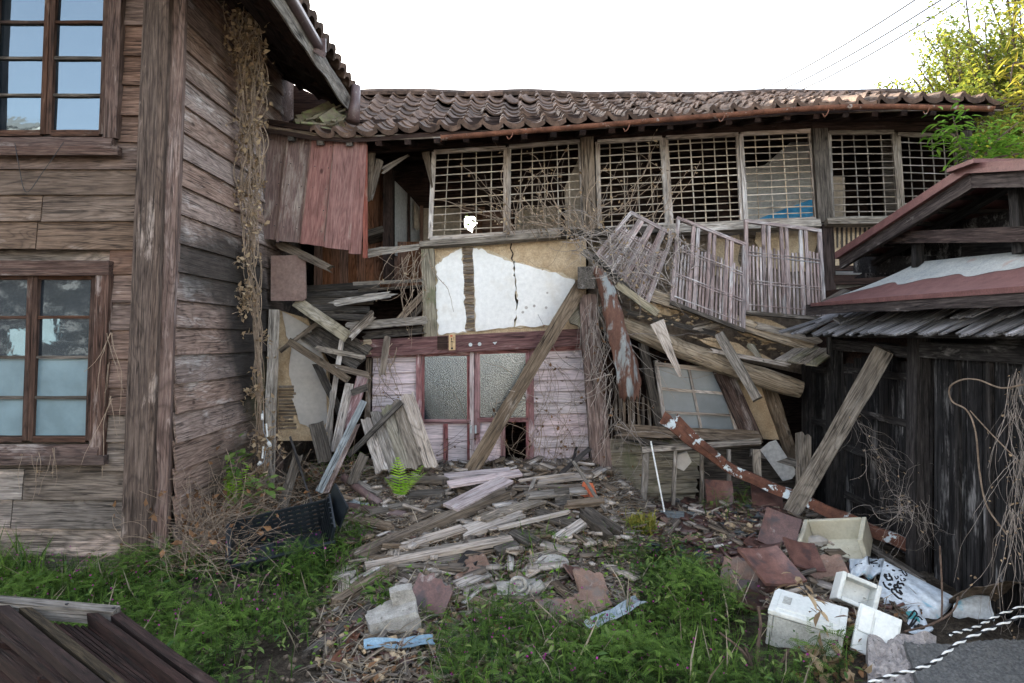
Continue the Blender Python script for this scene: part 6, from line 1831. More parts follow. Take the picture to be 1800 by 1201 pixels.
def vine_mass(name, label, starts, n, Lr, mat, leafn, leafm, leafs, rad=(.003, .006), plane=None, curl=.35, grav=.0, pull=.5, jx=.08, sides=4, step=.04):
    t = thing(name, label, 'vine', P(*starts[0][:3]))
    m = MB(); paths = []
    for k in range(n):
        s = random.choice(starts)
        p = P(*s[:3]) + Vector((random.gauss(0, jx), random.gauss(0, .02), random.gauss(0, jx)))
        d = Vector(s[3]) + Vector((random.gauss(0, .35), 0, random.gauss(0, .35)))
        w = wander(p, d, random.uniform(*Lr), step, curl, grav, plane if plane is not None else s[2], pull)
        r = random.uniform(*rad)
        m.tube(w, [r * (1 - .6 * i / len(w)) for i in range(len(w))], sides); paths.append(w)
    m.build('stems', M[mat], t)['kind'] = 'stuff'
    if leafn: leaves_on(paths, leafn, leafs, M[leafm], 'leaves', t, .02)
    return t
vine_mass('dead_vine', 'dry vine spreading over the lattice windows above the white plaster', [(1020, 420, 8.1, (-.5, 0, 1)), (1000, 410, 8.1, (-.9, 0, .6)), (1040, 400, 8.1, (.2, 0, 1)), (960, 405, 8.1, (-.4, 0, .8)), (1090, 380, 8.1, (.4, 0, .8)), (1150, 380, 8.1, (.5, 0, .9)), (900, 400, 8.12, (-.3, 0, .9))],
          75, (.4, 1.3), 'stem', 260, 'dry', .05, (.003, .0065), 8.13, .30)
vine_mass('dead_vine', 'tangle of pale dead vine over the corner post head and tipped shutter', [(1040, 430, 7.75, (.5, 0, -.5)), (1010, 425, 7.8, (.6, 0, -.2)), (1080, 430, 7.7, (.5, 0, -.6)), (1120, 450, 7.65, (.3, 0, -.8)), (1060, 470, 7.65, (.7, 0, .2)), (1100, 420, 7.7, (-.6, 0, -.2)), (1170, 500, 7.6, (-.2, 0, .8)), (1180, 400, 7.7, (.2, 0, -1))],
          95, (.35, 1.0), 'stemgrey', 150, 'dry', .045, (.0025, .006), 7.68, .34)
vine_mass('dead_vine', 'dead vine matted around the corner post below the torn sheet', [(1050, 540, 7.75, (.1, 0, -1)), (1066, 600, 7.72, (.1, 0, -1)), (1040, 570, 7.75, (0, 0, -1)), (1075, 660, 7.7, (0, 0, -1)), (1080, 740, 7.65, (.1, 0, -1))],
          70, (.5, 1.5), 'stemgrey', 70, 'drydark', .045, (.002, .006), 7.75, .24, .02)
vine_mass('dead_vine', 'thin dead vine climbing the pale right clapboards', [(960, 830, 8.1, (0, 0, 1)), (985, 825, 8.1, (.1, 0, 1)), (940, 810, 8.08, (.3, 0, 1)), (1010, 830, 8.1, (-.2, 0, 1)), (965, 640, 8.1, (.1, 0, -1)), (905, 800, 8.0, (.2, 0, 1))],
          48, (.5, 1.7), 'stem', 90, 'drydark', .05, (.002, .004), 8.13, .26)
vine_mass('dead_vine', 'dry twigs hanging beside the tan wall post in the hollow', [(735, 445, 8.05, (-.2, 0, -1)), (728, 460, 8.05, (-.3, 0, -1)), (720, 500, 8.0, (-.2, 0, -1)), (690, 620, 7.95, (-.1, 0, -1))],
          36, (.3, .9), 'stem', 60, 'dry', .04, (.003, .006), 8.0, .35, .05)
vine_mass('dead_vine', 'dead vine trailing across the left pink door panels', [(770, 800, 8.1, (.8, 0, .3)), (800, 780, 8.1, (.3, 0, .4)), (660, 650, 8.1, (0, 0, -1)), (680, 690, 8.1, (.5, 0, -.4))], 16, (.3, .9), 'bark', 40, 'drydark', .04, (.002, .004), 8.1, .3)
# brittle vines on the shed wall
vine_mass('dead_vine', 'pale dead vine trailing down the shed gate to the corner', [(1505, 740, 6.3, (.1, -.4, -.8)), (1530, 800, 6.1, (.3, -.4, -.7)), (1570, 880, 5.9, (.5, -.3, .1)), (1620, 890, 5.6, (.2, -.3, -.8)), (1600, 900, 5.7, (-.3, .3, .2))],
          95, (.25, .7), 'stemgrey', 60, 'dry', .03, (.0008, .0022), None, .5, .08, .2, .06, 3, .03)
vine_mass('dead_vine', 'thick pale vine bundle hanging at the far right of the shed wall', [(1788, 660, 4.5, (-.05, 0, -1)), (1780, 720, 4.5, (0, 0, -1)), (1790, 800, 4.5, (0, 0, -1)), (1780, 900, 4.4, (0, 0, -1))],
          65, (.3, 1.0), 'stemgrey', 120, 'dry', .025, (.001, .0025), None, .3, .10, .2, .025)
lp_ = thing('dead_vine', 'single long looping vine stem on the shed plank wall', 'vine', P(1700, 850, 5.0))
MB().tube(spline([P(1800, 676, 4.4), P(1760, 682, 4.55), P(1720, 668, 4.7), P(1690, 668, 4.85), P(1669, 682, 4.95), P(1674, 706, 4.95), P(1700, 722, 4.8), P(1715, 760, 4.75), P(1722, 830, 4.75), P(1735, 890, 4.7), P(1770, 940, 4.6)], 60), .006, 5).build('stem', M['stem'], lp_)
MB().tube(spline([P(1705, 722, 4.8), P(1740, 760, 4.7), P(1780, 800, 4.55), P(1810, 825, 4.5)], 20), .004, 5).build('side_stem', M['stem'], lp_)
vine_mass('dead_vine', 'thin pale roots dangling beside the lower window of the wooden house', [(193, 585, 5.6, (-.05, 0, -1)), (190, 640, 5.58, (.05, 0, -1)), (194, 700, 5.58, (0, 0, -1))], 9, (.25, .8), 'stem', 0, 'dry', .03, (.002, .004), 5.58, .22, .06, .5, .01)
vine_mass('dead_vine', 'a few dry stems dangling from the lower window sill', [(40, 800, 5.52, (-.1, 0, -1)), (95, 790, 5.52, (-.2, 0, -1)), (60, 800, 5.52, (.1, 0, -1))], 8, (.15, .45), 'stem', 6, 'dry', .03, (.002, .003), 5.5, .22, .06, .5, .02)

# heap of dead stems at the corner of the wooden house
def stem_heap(name, label, poly, n, mat, Lr=(.3, .9), zmax=.45, rad=(.0014, .0032), leafn=0):
    t = thing(name, label, 'brushwood', G(*poly[0]))
    m = MB(); paths = []
    for k in range(n):
        a, b = random.choice(list(zip(poly, poly[1:] + poly[:1]))); f = random.random()
        cx = sum(p[0] for p in poly) / len(poly); cy = sum(p[1] for p in poly) / len(poly)
        g = random.random() ** .6
        x = cx + (a[0] + (b[0] - a[0]) * f - cx) * g; y = cy + (a[1] + (b[1] - a[1]) * f - cy) * g
        p = G(x, y, random.uniform(.0, zmax) * random.random())
        w = wander(p, (random.gauss(0, 1), random.gauss(0, .6), random.uniform(-.1, .9)), random.uniform(*Lr), .045, .28, .05)
        for q in w: q.z = max(q.z, float(ground_h(q.x, q.y)) + .01); q.x = max(q.x, -2.82) if q.y > 5.75 else q.x
        r = random.uniform(*rad); m.tube(w, r, 3); paths.append(w)
    m.build('stems', M[mat], t)['kind'] = 'stuff'
    if leafn: leaves_on(paths, leafn, .06, M['drydark'], 'leaves', t, .03)
stem_heap('dead_brush', 'heap of tangled dead stems at the corner of the wooden house', [(270, 985), (300, 900), (380, 850), (470, 860), (440, 980), (330, 1010)], 850, 'stem', zmax=.32, rad=(.001, .0026), leafn=700)
stem_heap('dead_brush', 'dead stems and leaves between the inner corner and the leaning planks', [(470, 850), (500, 780), (620, 790), (640, 840), (540, 880)], 190, 'stem', (.15, .5), .3, leafn=160)

# ------------------------------------------------------------------ scattered litter of the wreck (uncountable)
def in_poly(x, y, poly):
    c = np.zeros(len(x), bool); n = len(poly)
    for i in range(n):
        x0, y0 = poly[i]; x1, y1 = poly[(i + 1) % n]
        cond = ((y0 > y) != (y1 > y)) & (x < (x1 - x0) * (y - y0) / (y1 - y0 + 1e-9) + x0)
        c ^= cond
    return c
def sow(polys, dens, ymin=2.8, ymax=9.0, soft=0):
    """random ground positions whose pixels fall in the polygons, dens per square metre"""
    n = int(dens * 8.6 * (ymax - ymin))
    X = rng.uniform(-4.3, 4.3, n); Y = rng.uniform(ymin, ymax, n); Z = ground_h(X, Y)
    px = X / Y * F + 900 + rng.normal(0, soft, n); py = HZ - (Z - CH) / Y * F + rng.normal(0, soft * .5, n)
    k = np.zeros(n, bool)
    for p in polys: k |= in_poly(px, py, p)
    return np.stack([X, Y, Z], 1)[k]
RUB = [[(560, 1230), (560, 1080), (600, 960), (560, 830), (700, 800), (1060, 800), (1180, 900), (1330, 880), (1420, 900), (1560, 1000), (1640, 1080), (1380, 1120), (1300, 980), (1130, 960), (1120, 1080), (1060, 1130), (800, 1230)]]
RUB2 = [[(600, 1060), (600, 960), (560, 830), (700, 800), (1060, 800), (1180, 900), (1330, 880), (1420, 900), (1560, 1000), (1380, 1080), (1300, 980), (1130, 960), (1100, 1060), (900, 1080), (720, 1060)]]
p = sow(RUB2, 46); n = len(p); p[:, 2] += rng.uniform(.02, .08, n)
def board_frag(): pass
p_frag = p
p = np.concatenate([sow(RUB2, 520), sow(RUB, 170)]); n = len(p)
box_v = [(x, y, z) for x in (-.5, .5) for y in (-.5, .5) for z in (-.5, .5)]
box_f = [(0, 1, 3, 2), (4, 6, 7, 5), (0, 4, 5, 1), (2, 3, 7, 6), (0, 2, 6, 4), (1, 5, 7, 3)]
sc_ = np.stack([rng.uniform(.05, .22, n) ** 1.0, rng.uniform(.008, .035, n), rng.uniform(.006, .016, n)], 1)
def scatter_box(name, p, sc_, mat, tilt):
    # anisotropic boxes: scale applied before the rotation
    R_ = rots(len(p), tilt)
    V = np.einsum('nij,nvj->nvi', R_, np.array(box_v)[None] * sc_[:, None, :])
    o = scatter(name, box_v, box_f, p, np.zeros((len(p), 3, 3)), np.ones(len(p)), mat, org=(0, 0, 0))
    V = V + p[:, None, :]
    o.data.vertices.foreach_set('co', V.astype(np.float32).ravel())
    a = o.data.attributes['gco']; g = np.array(box_v)[None] * sc_[:, None, :] + rng.random((len(p), 1, 3)) * 40
    a.data.foreach_set('vector', g.astype(np.float32).ravel()); o.data.update()
    o['kind'] = 'stuff'
    return o
p[:, 2] += rng.uniform(0, .04, n)
scatter_box('wood_splinters', p, sc_, M['greybrown'], .35)
p = np.concatenate([sow(RUB2, 300), sow(RUB, 90)]); n = len(p); p[:, 2] += rng.uniform(0, .04, n)
scatter_box('pale_splinters', p, np.stack([rng.uniform(.06, .3, n), rng.uniform(.006, .022, n), rng.uniform(.004, .012, n)], 1), M['grey'], .3)
p = sow(RUB, 60); n = len(p); p[:, 2] += .02
scatter_box('tile_shards', p, np.stack([rng.uniform(.03, .12, n), rng.uniform(.03, .09, n), rng.uniform(.01, .025, n)], 1), M['tile_red'], .5)
p = sow(RUB + [[(300, 1000), (560, 1000), (560, 1201), (300, 1201)]], 160); n = len(p); p[:, 2] += .005
scatter_box('mud_crumbs', p, np.stack([rng.uniform(.008, .032, n)] * 3, 1) * rng.uniform(.6, 1.4, (n, 3)), M['lath'], .7)
h_ = len(p_frag) // 2
scatter_box('dark_board_fragments', p_frag[:h_], np.stack([rng.uniform(.10, .40, h_), rng.uniform(.03, .11, h_), rng.uniform(.012, .035, h_)], 1), M['greybrown'], .4)
p_frag = p_frag[h_:]
scatter_box('board_fragments', p_frag, np.stack([rng.uniform(.10, .34, len(p_frag)), rng.uniform(.03, .10, len(p_frag)), rng.uniform(.012, .03, len(p_frag))], 1), M['palewood'], .28)
p = sow(RUB, 220); n = len(p); p[:, 2] += rng.uniform(0, .03, n)
scatter_box('plaster_crumbs', p, np.stack([rng.uniform(.008, .04, n)] * 3, 1) * rng.uniform(.5, 1.4, (n, 3)), M['mud'], .8)
HEAP = [[(1130, 900), (1330, 870), (1420, 930), (1340, 1010), (1250, 1010), (1140, 970)]]
p = sow(HEAP, 150); n = len(p); p[:, 2] += rng.uniform(.01, .08, n)
scatter_box('heap_tile_shards', p, np.stack([rng.uniform(.05, .19, n), rng.uniform(.04, .13, n), rng.uniform(.014, .024, n)], 1), M['tile_red'], .55)
p = sow(HEAP, 130); n = len(p); p[:, 2] += rng.uniform(.01, .05, n)
scatter_box('heap_mud_lumps', p, np.stack([rng.uniform(.02, .09, n), rng.uniform(.02, .06, n), rng.uniform(.01, .04, n)], 1), M['mud'], .8)
p = sow(HEAP, 60); n = len(p); p[:, 2] += rng.uniform(.01, .06, n)
scatter_box('heap_slate_shards', p, np.stack([rng.uniform(.05, .16, n), rng.uniform(.04, .11, n), rng.uniform(.01, .02, n)], 1), M['tile_dark'], .5)
# dead leaves and dry straw
p = sow(RUB + [[(240, 1010), (270, 900), (620, 820), (620, 960), (420, 1010)], [(1400, 1100), (1560, 1100), (1560, 1201), (1380, 1201)]], 420); n = len(p); p[:, 2] += rng.uniform(.0, .04, n)
scatter('dead_leaves', LEAF_V, LEAF_F, p, rots(n, .7), rng.uniform(.025, .07, n), M['drydark'], org=(0, 0, 0))['kind'] = 'stuff'
BL_V = [(0, -.02, 0), (0, .02, 0), (.35, -.018, .16), (.35, .018, .16), (.75, -.012, .22), (.75, .012, .22), (1, 0, .18)]
BL_F = [(0, 2, 3, 1), (2, 4, 5, 3), (4, 6, 5)]
p = sow(RUB + [[(240, 1010), (270, 900), (620, 820), (620, 960), (420, 1010)]], 420); n = len(p); p[:, 2] += rng.uniform(.0, .03, n)
scatter('dry_straw', BL_V, BL_F, p, rots(n, .35), rng.uniform(.06, .26, n), M['drygrass'], org=(0, 0, 0))['kind'] = 'stuff'

# ------------------------------------------------------------------ vetch: feathery green weeds with purple flowers
fv, ff = [], []
def leaflet(px, pz, side, L, W):
    b = len(fv)
    fv.extend([(px, 0, pz), (px + W, side * L * .5, pz + L * .12), (px + L * .25, side * L, pz + L * .1), (px - W, side * L * .5, pz + L * .12)])
    ff.append((b, b + 1, b + 2, b + 3))
for i in range(9):
    f = i / 8
    x = .15 + .85 * f; z = .55 * math.sin(f * 1.5) * .6
    for sd_ in (-1, 1): leaflet(x, z, sd_, .20 * (1 - .45 * f), .035)
b = len(fv); fv += [(0, -.008, 0), (0, .008, 0), (1, .004, .33), (1, -.004, .33)]; ff.append((b, b + 1, b + 2, b + 3))
GREEN = [[(-60, 1260), (-60, 1015), (215, 1005), (420, 1000), (440, 985), (590, 930), (640, 960), (600, 1060), (560, 1110), (500, 1201), (480, 1260)],
         [(1120, 1240), (1130, 1060), (1105, 985), (1180, 980), (1250, 1015), (1315, 1065), (1345, 1115), (1480, 1160), (1480, 1240)],
         [(760, 1240), (800, 1160), (860, 1090), (1010, 1110), (1130, 1080), (1140, 1240)]]
SPARSE = [[(590, 920), (650, 900), (660, 980), (600, 1000)], [(880, 960), (960, 940), (1000, 1000), (930, 1100), (860, 1110)], [(1000, 960), (1130, 930), (1140, 1000), (1060, 1010)], [(640, 1010), (700, 1040), (690, 1080), (600, 1080)], [(560, 800), (640, 800), (660, 860), (560, 850)], [(1240, 890), (1320, 890), (1320, 930), (1240, 930)], [(720, 1080), (900, 1060), (1000, 1201), (760, 1201)]]
p1 = sow(GREEN, 2600, soft=16)
pt_ = lump(p1[:, 0], p1[:, 1], 3.1, 21) + rng.normal(0, .45, len(p1)); p1 = p1[pt_ > -.75]
p2 = sow(SPARSE, 480, soft=8)
p = np.concatenate([p1, p2]); n = len(p)
patch_ = .5 + .5 * np.tanh(lump(p[:, 0], p[:, 1], 2.3, 22))
tall_ = np.exp(-((p[:, 0] - 1.15) / .45) ** 2 - ((p[:, 1] - 4.9) / .5) ** 2)
hgt = rng.random(n) ** 1.3 * (.13 + .15 * patch_ + .16 * tall_)
cl_n = .5 + .5 * np.sin(p[:, 0] * 5.1 + 1) * np.sin(p[:, 1] * 4.3)
p[:, 2] += hgt * (.4 + .8 * cl_n)
R_ = rots(n, .5)
scl = rng.uniform(.045, .105, n) * (.8 + .4 * cl_n)
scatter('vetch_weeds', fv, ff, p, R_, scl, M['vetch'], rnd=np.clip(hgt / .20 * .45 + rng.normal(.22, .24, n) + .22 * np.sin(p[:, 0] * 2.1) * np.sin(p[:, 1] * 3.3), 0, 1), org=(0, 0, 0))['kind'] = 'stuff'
# broad leaved weeds and dead stems mixed in, taller right of the middle
pw = np.concatenate([sow(GREEN, 110, soft=20), sow([[(1110, 1000), (1190, 960), (1280, 1010), (1300, 1090), (1150, 1120)]], 500, soft=14)]); nw = len(pw)
pw[:, 2] += rng.uniform(.04, .24, nw)
scatter('broad_weeds', [(0, 0, 0), (.3, .16, .12), (.65, .14, .16), (1, 0, .08), (.65, -.14, .16), (.3, -.16, .12)], [(0, 1, 2, 3), (0, 3, 4, 5)], pw, rots(nw, .6), rng.uniform(.03, .075, nw), M['weed'], org=(0, 0, 0))['kind'] = 'stuff'
pd = sow(GREEN, 16, soft=16); nd_ = len(pd)
scatter('dead_weed_stems', [(-.005, 0, 0), (.005, 0, 0), (.10, .02, .5), (.093, -.01, .5), (.3, .05, 1)], [(0, 1, 2, 3), (3, 2, 4)], pd, rots(nd_, .6), rng.uniform(.15, .4, nd_), M['drygrass'], org=(0, 0, 0))['kind'] = 'stuff'
# upright stalks so that the weeds stand on the ground
ns = 2600
idx = rng.choice(n, ns, replace=False)
ps = p[idx].copy(); ps[:, 2] = ground_h(ps[:, 0], ps[:, 1])
scatter('vetch_stalks', [(-.02, 0, 0), (.02, 0, 0), (.06, .05, .5), (.03, .05, .5), (.12, .02, 1)], [(0, 1, 2, 3), (3, 2, 4)], ps, rots(ns, .3), rng.uniform(.12, .28, ns), M['vetch'], org=(0, 0, 0))['kind'] = 'stuff'
nf = 560
idx = rng.choice(len(p1), nf, replace=False)
pf = p1[idx].copy(); pf[:, 2] = ground_h(pf[:, 0], pf[:, 1]) + rng.uniform(.10, .26, nf)
FL_V = [(0, 0, 0), (.5, .35, .5), (0, .2, 1), (-.5, .35, .5), (.4, -.3, .3), (-.4, -.3, .3), (0, -.6, .7)]
FL_F = [(0, 1, 2, 3), (0, 4, 6, 5)]
scatter('vetch_flowers', FL_V, FL_F, pf, rots(nf, .8), rng.uniform(.009, .017, nf), M['flower'], org=(0, 0, 0))['kind'] = 'stuff'
# grass blades at the foot of the wooden house and by the corner post
p = sow([[(-80, 1060), (-60, 960), (60, 985), (70, 1040)]], 500, soft=6); n = len(p)
scatter('tall_grass', [(-.012, 0, 0), (.012, 0, 0), (.06, .01, .5), (.04, -.01, .5), (.3, 0, 1.0)], [(0, 1, 2, 3), (3, 2, 4)], p, rots(n, .35), rng.uniform(.15, .45, n), M['vetch'], org=(0, 0, 0))['kind'] = 'stuff'
tg = G(1128, 940, 0)
n = 160
pg = np.array(tg)[None] + rng.normal(0, [.06, .04, 0], (n, 3))
gt = scatter('grass_tuft', [(-.02, 0, 0), (.02, 0, 0), (.14, .015, .55), (.10, -.015, .55), (.6, 0, .6)], [(0, 1, 2, 3), (3, 2, 4)], pg, rots(n, .5), rng.uniform(.15, .34, n), M['yellowgrass'])
tag(gt, 'yellowing grass tuft right of the corner post foot', 'grass tuft')
# small bright sprouts in the rubble
p = sow([[(520, 780), (660, 770), (680, 850), (540, 860)], [(930, 860), (990, 860), (990, 890), (930, 890)], [(600, 900), (660, 890), (660, 960), (600, 960)], [(560, 1130), (640, 1090), (600, 1200), (540, 1201)], [(990, 910), (1120, 930), (1100, 1010), (960, 1000)], [(700, 1000), (1100, 1000), (1100, 1140), (760, 1140)]], 240); n = len(p); p[:, 2] += rng.uniform(.01, .12, n)
scatter('small_sprouts', LEAF_V, LEAF_F, p, rots(n, .5), rng.uniform(.02, .05, n), M['sproutleaf'], org=(0, 0, 0))['kind'] = 'stuff'

# ------------------------------------------------------------------ ferns and shrubs
def fern(label, base, fronds, L, mat='fern'):
    t = thing('fern', label, 'fern', base)
    for (ang, lean, ln) in fronds:
        m = MB(); h = Vector((math.cos(ang), math.sin(ang) * .5, 0))
        pts = [Vector(base) + h * (lean * (i / 12) ** 1.6 * ln) + Vector((0, 0, ln * (i / 12) * (1 - .12 * (i / 12)))) for i in range(13)]
        m.tube(pts, [.004 * (1 - i / 14) for i in range(13)], 4, rnd=.3)
        side = Vector((-h.y, h.x, 0)).normalized(); side = (side * .25 + Vector((1, 0, 0)) * .97).normalized()
        for i in range(2, 16):
            f = i / 16; k_ = f * 12; j = int(k_); p0 = pts[j].lerp(pts[min(j + 1, 12)], k_ - j)
            tg_ = (pts[min(j + 1, 12)] - pts[j]).normalized()
            w = ln * .22 * math.sin(math.pi * (f * .82 + .16)) ** .8 * (1 if f < .8 else .75)
            for s_ in (-1, 1):
                d = (side * s_ + tg_ * .45 + Vector((0, -.2, -.1))).normalized() * w
                q = tg_ * ln * .0135
                m._add([p0 - q, p0 + d * .5 - q * 1.1, p0 + d, p0 + d * .5 + q * 1.1, p0 + q], [(0, 1, 2, 3, 4)], [p0] * 5, random.random())
        m.build('frond', M[mat], t)
fern('bright green fern growing in the middle of the rubble', G(703, 880, .02), [(1.9, .22, .50), (.5, .70, .40), (.3, .9, .32), (2.6, .8, .26)], .4)
fern('fern growing against the side wall beside the leafy shrub', G(395, 905, 0), [(2.2, .35, .55), (2.7, .6, .45), (1.2, .3, .5), (.6, .5, .55), (.4, .7, .45), (1.7, .2, .6)], .5, 'fern')
fern('small fern left of the leafy shrub at the wall foot', G(365, 900, 0), [(2.4, .3, .42), (1.6, .3, .38), (2.9, .8, .3)], .4)

def leafy(name, label, cat, stems, leafn, size, mat, stemmat='bark', thick=.006, spread=.05, wide=.3, hang=.0, lv=None):
    t = thing(name, label, cat, stems[0][0])
    m = MB(); pts_all = []
    for s_ in stems:
        sp = spline(s_, 24); m.tube(sp, [thick * (1 - .7 * i / 24) for i in range(25)], 5); pts_all += sp[8:]
    m.build('stem', M[stemmat], t)
    V = lv or [(0, 0, 0), (.3, wide * .8, .05), (.62, wide * .75, .03), (1, 0, -.12), (.62, -wide * .75, .03), (.3, -wide * .8, .05), (.5, 0, -.03)]
    Fc = [(0, 1, 6), (1, 2, 6), (2, 3, 6), (3, 4, 6), (4, 5, 6), (5, 0, 6)]
    n = leafn; pos = np.array([tuple(random.choice(pts_all)) for _ in range(n)]) + rng.normal(0, spread, (n, 3))
    scatter('leaves', V, Fc, pos, rots(n, .6), rng.uniform(size * .6, size * 1.25, n), M[mat], t)
    return t
b0 = G(432, 925, 0)
leafy('leafy_shrub', 'broad leaved green shrub growing beside the black crate', 'shrub',
      [[b0, P(432, 870, 6.6), P(420, 810, 6.55), P(408, 770, 6.5)], [b0, P(440, 880, 6.5), P(455, 850, 6.45), P(478, 862, 6.4)], [b0, P(428, 850, 6.55), P(412, 838, 6.5), P(398, 790, 6.5)], [b0, P(438, 900, 6.5), P(448, 890, 6.4), P(470, 895, 6.3)]],
      70, .13, 'leafbroad', spread=.04, wide=.26)
b1 = G(668, 1068, .12)
leafy('green_tuft', 'low green leafy tuft growing out of the concrete block', 'plant', [[b1, b1 + Vector((-.02, 0, .08)), b1 + Vector((-.03, 0, .16))], [b1, b1 + Vector((.05, 0, .05)), b1 + Vector((.07, 0, .1))]], 60, .09, 'vetch', spread=.03, wide=.14)
# bare twigs and the sprig of brown leaves in front
tw = thing('bare_twig', 'forked bare brown twig sticking up in the foreground weeds', 'twig', G(1330, 1195, 0))
b2 = P(1328, 1230, 4.1)
MB().tube(spline([b2, P(1330, 1190, 4.1), P(1332, 1140, 4.12), P(1337, 1100, 4.15), P(1333, 1066, 4.16)], 20), [.016 - .0004 * i for i in range(21)], 6).build('main_stem', M['bark'], tw)
MB().tube(spline([P(1328, 1200, 4.1), P(1318, 1165, 4.1), P(1300, 1140, 4.1), P(1265, 1112, 4.12)], 16), [.014 - .0005 * i for i in range(17)], 6).build('fork', M['bark'], tw)
MB().tube(spline([P(1322, 1172, 4.1), P(1314, 1150, 4.1), P(1309, 1132, 4.1)], 8), [.012 - .0007 * i for i in range(9)], 6).build('short_fork', M['bark'], tw)
tag(MB().tube(spline([P(1346, 1210, 4.0), P(1362, 1180, 4.0), P(1376, 1162, 4.0), P(1387, 1142, 4.0)], 12), .008, 5).build('bare_twig', M['bark']), 'single bare twig right of the forked one', 'twig')
sg_ = [P(1470, 1150, 4.35), P(1462, 1110, 4.3), P(1445, 1075, 4.25), P(1420, 1045, 4.2), P(1395, 1022, 4.2)]
leafy('dry_sprig', 'dry sprig of curled brown leaves arching before the closed foam box', 'sprig', [sg_], 26, .10, 'dry', thick=.006, spread=.03, wide=.22)
p0 = np.array([tuple(G(random.uniform(1425, 1500), random.uniform(1125, 1195), .03)) for _ in range(60)])
tag(scatter('leaf_heap', [(0, 0, 0), (.3, .2, .1), (.62, .18, .12), (1, 0, -.05), (.62, -.18, .12), (.3, -.2, .1), (.5, 0, 0)], [(0, 1, 6), (1, 2, 6), (2, 3, 6), (3, 4, 6), (4, 5, 6), (5, 0, 6)], p0 + rng.normal(0, .03, (60, 3)), rots(60, full=True), rng.uniform(.07, .13, 60), M['dry']),
    'heap of curled brown leaves below the closed foam box', 'dead leaves')['kind'] = 'stuff'
stt = [P(1655, 1090, 4.4), P(1656, 1040, 4.45), P(1652, 960, 4.5)]
tag(MB().tube(spline(stt, 12), .006, 5).build('dry_stalk', M['bark']), 'thin upright dry stalk in front of the handwritten sack', 'stalk')
tag(MB().tube(spline([P(1590, 1110, 4.3), P(1630, 1100, 4.35), P(1665, 1083, 4.35), P(1680, 1066, 4.4), P(1684, 1050, 4.4)], 16), .007, 5).build('dry_branch', M['bark']), 'curved dry branch lying across the handwritten sack', 'branch')

# ------------------------------------------------------------------ trees
def tree(name, label, base, trunk, crown, nleaf, leaf, mat, limbs, seedv, cat='tree', lv=.42, group=None):
    r = random.Random(seedv); rg = np.random.default_rng(seedv)
    t = thing(name, label, cat, base)
    m = MB(); m.tube(spline(trunk, 16), [.16 - .007 * i for i in range(17)], 8); m.build('trunk', M['bark'], t)
    bm_ = MB(); tips = []
    for i in range(limbs):
        c, rad = r.choice(crown); s = Vector(trunk[-1]).lerp(Vector(trunk[-2]), r.random())
        d = Vector((r.gauss(0, 1), r.gauss(0, 1), r.gauss(0, 1))).normalized() * r.uniform(.5, 1)
        e = Vector(c) + Vector((d.x * rad[0], d.y * rad[1], d.z * rad[2]))
        path = spline([s, s.lerp(e, .45) + Vector((r.gauss(0, .15), r.gauss(0, .15), .2 + r.gauss(0, .15))), e], 14)
        bm_.tube(path, [.035 * (1 - i_ / 16) + .004 for i_ in range(15)], 5); tips += path[5:]
        for q in range(5):
            k_ = r.randint(5, 14); p_ = path[k_]; dd = (path[k_] - path[k_ - 1]).normalized() + Vector((r.gauss(0, .6), r.gauss(0, .6), r.gauss(.15, .5)))
            tw_ = [p_ + dd.normalized() * .09 * z for z in range(9)]
            bm_.tube(tw_, [.008 * (1 - z / 10) for z in range(9)], 4); tips += tw_[2:]
    bm_.build('limbs', M['bark'], t)
    pos = np.array([tuple(r.choice(tips)) for _ in range(nleaf)]) + rg.normal(0, .065, (nleaf, 3))
    V = [(0, 0, 0), (.45, lv * .5, .06), (1, 0, -.06), (.45, -lv * .5, .06)]
    cr_ = scatter('crown', V, [(0, 1, 2), (0, 2, 3)], pos, rots(nleaf, .9), rg.uniform(leaf * .6, leaf * 1.2, nleaf), M[mat], t)
    return t
tree('leafy_tree', 'sunlit yellow green tree rising behind the right end of the tiled roof', (8.8, 11.5, 0), [(8.8, 11.5, 0), (8.7, 11.4, 2.5), (8.5, 11.3, 4.6)],
     [((7.9, 11.2, 6.6), (1.5, 1.3, 1.3)), ((8.9, 11.3, 7.2), (1.6, 1.4, 1.7)), ((7.3, 11.0, 5.6), (1.0, 1.0, .7)), ((8.8, 11.3, 5.8), (1.5, 1.3, .9)), ((8.6, 11.2, 8.0), (1.3, 1, .9)), ((7.0, 11.0, 5.9), (.7, .8, .8)), ((7.2, 11.0, 6.4), (.7, .8, .7)), ((7.9, 11.0, 5.7), (1.3, .8, .6)), ((5.9, 8.3, 4.85), (.5, .4, .25))], 42000, .095, 'treeleaf', 150, 5)
sb0 = (P(1712, 330, 7.4).x, 7.4, 0)
t = leafy('green_sapling', 'bright green leafy sapling between the lattice windows and the shed roof', 'sapling',
      [[sb0, P(1706, 330, 7.4), P(1688, 260, 7.4), P(1674, 200, 7.4)], [P(1706, 330, 7.4), P(1720, 290, 7.4), P(1760, 262, 7.35), P(1800, 250, 7.3)], [P(1690, 270, 7.4), P(1676, 240, 7.4), P(1645, 226, 7.4)],
       [P(1715, 300, 7.4), P(1740, 280, 7.35), P(1780, 272, 7.3), P(1815, 268, 7.3)], [P(1720, 290, 7.4), P(1750, 250, 7.4), P(1790, 215, 7.3)], [P(1700, 300, 7.4), P(1720, 262, 7.4), P(1740, 240, 7.4)]], 620, .12, 'sproutleaf', 'bark', .022, .085, .14)
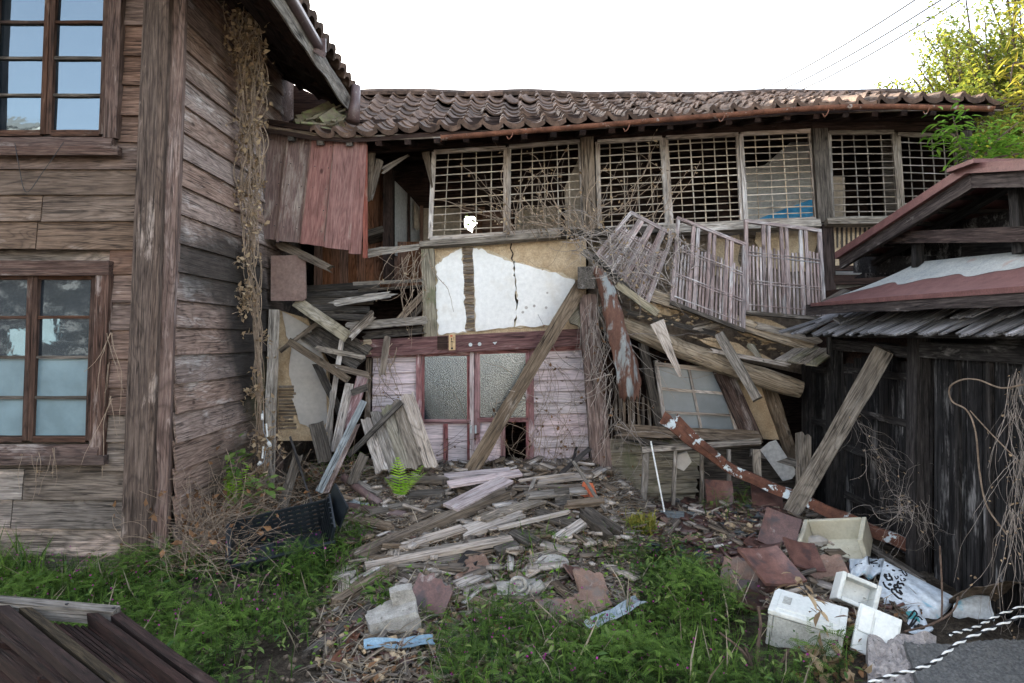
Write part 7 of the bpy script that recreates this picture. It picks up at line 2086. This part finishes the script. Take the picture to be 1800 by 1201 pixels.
leafy('bamboo_clump', 'yellow bamboo leaves drooping in at the top right edge', 'bamboo', [[(P(1850, 400, 7.6).x, 7.6, 0), P(1850, 300, 7.6), P(1835, 120, 7.6), P(1790, 60, 7.5)], [P(1850, 250, 7.6), P(1820, 150, 7.5), P(1785, 110, 7.5), P(1775, 150, 7.5)], [P(1850, 300, 7.6), P(1815, 180, 7.5), P(1785, 190, 7.5)], [P(1850, 300, 7.6), P(1830, 60, 7.6), P(1800, 10, 7.6)]],
      200, .20, 'bambooleaf', 'bark', .02, .09, .07)

leafy('rear_bush', 'green bush glimpsed through the gap in the back wall of the upper room', 'bush', [[(-.45, 11.2, 0), (-.45, 11.2, 2.5), (-.48, 11.2, 3.85)], [(-.45, 11.2, 2.5), (-.6, 11.2, 3.3), (-.62, 11.2, 3.7)]], 420, .12, 'sproutleaf', 'bark', .03, .2, .2)

# ------------------------------------------------------------------ overhead wires
for i, (x0, y0, x1, y1) in enumerate(((1320, 158, 1612, -8), (1345, 163, 1660, -8), (1378, 163, 1694, -8))):
    a, b = P(x0 - 60, y0 + 34, 34), P(x1 + 60, y1 - 34, 22)
    pts_ = [a.lerp(b, k / 20) + Vector((0, 0, -.35 * math.sin(math.pi * k / 20))) for k in range(21)]
    tag(MB().tube(pts_, .03, 6).build('power_line', M['wire']), ('uppermost', 'middle', 'lowest')[i] + ' of the three overhead power lines at the upper right', 'power line', 'overhead power lines')

# ------------------------------------------------------------------ houses across the street behind the viewer, seen in the window glass
nb = thing('street_house', 'grey boarded house across the street, mirrored in the window panes', 'house', (-15, -11, 0))
MB().box((-15, -12, 2.2), (10, 4, 4.6)).build('wall', M['shed'], nb)
MB().box((-15, -12, 6.2), (9.8, 3.9, 3.4)).build('upper_wall', M['plaster'], nb)
MB().box((-15, -12, 8.0), (10.4, 4.4, .2)).build('roof', M['tile_dark'], nb)
for k in range(3):
    MB().box((-18 + k * 3, -9.98, 2.0), (1.2, .06, .8)).build('window', M['frost'], nb)
nb2 = thing('street_house', 'low white house across the street, mirrored in the door glass', 'house', (3, -12, 0))
MB().box((3.6, -10, 2.1), (9, 4, 4.2)).build('wall', M['plaster'], nb2)
MB().box((-4.6, -9.5, 1.7), (7.2, 3, 3.4)).build('dark_reflection_block', M['shed'], nb2)  # unseen dark block, added to darken the left door pane's reflection
MB().slab([(-1, -7.6, 4.1), (8.5, -7.6, 4.1), (8.5, -10, 5.3), (-1, -10, 5.3)], (0, 0, .15)).build('roof', M['tile_dark'], nb2)
MB().box((2, -7.98, 1.4), (2.4, .06, 1.6)).build('window', M['glass'], nb2)
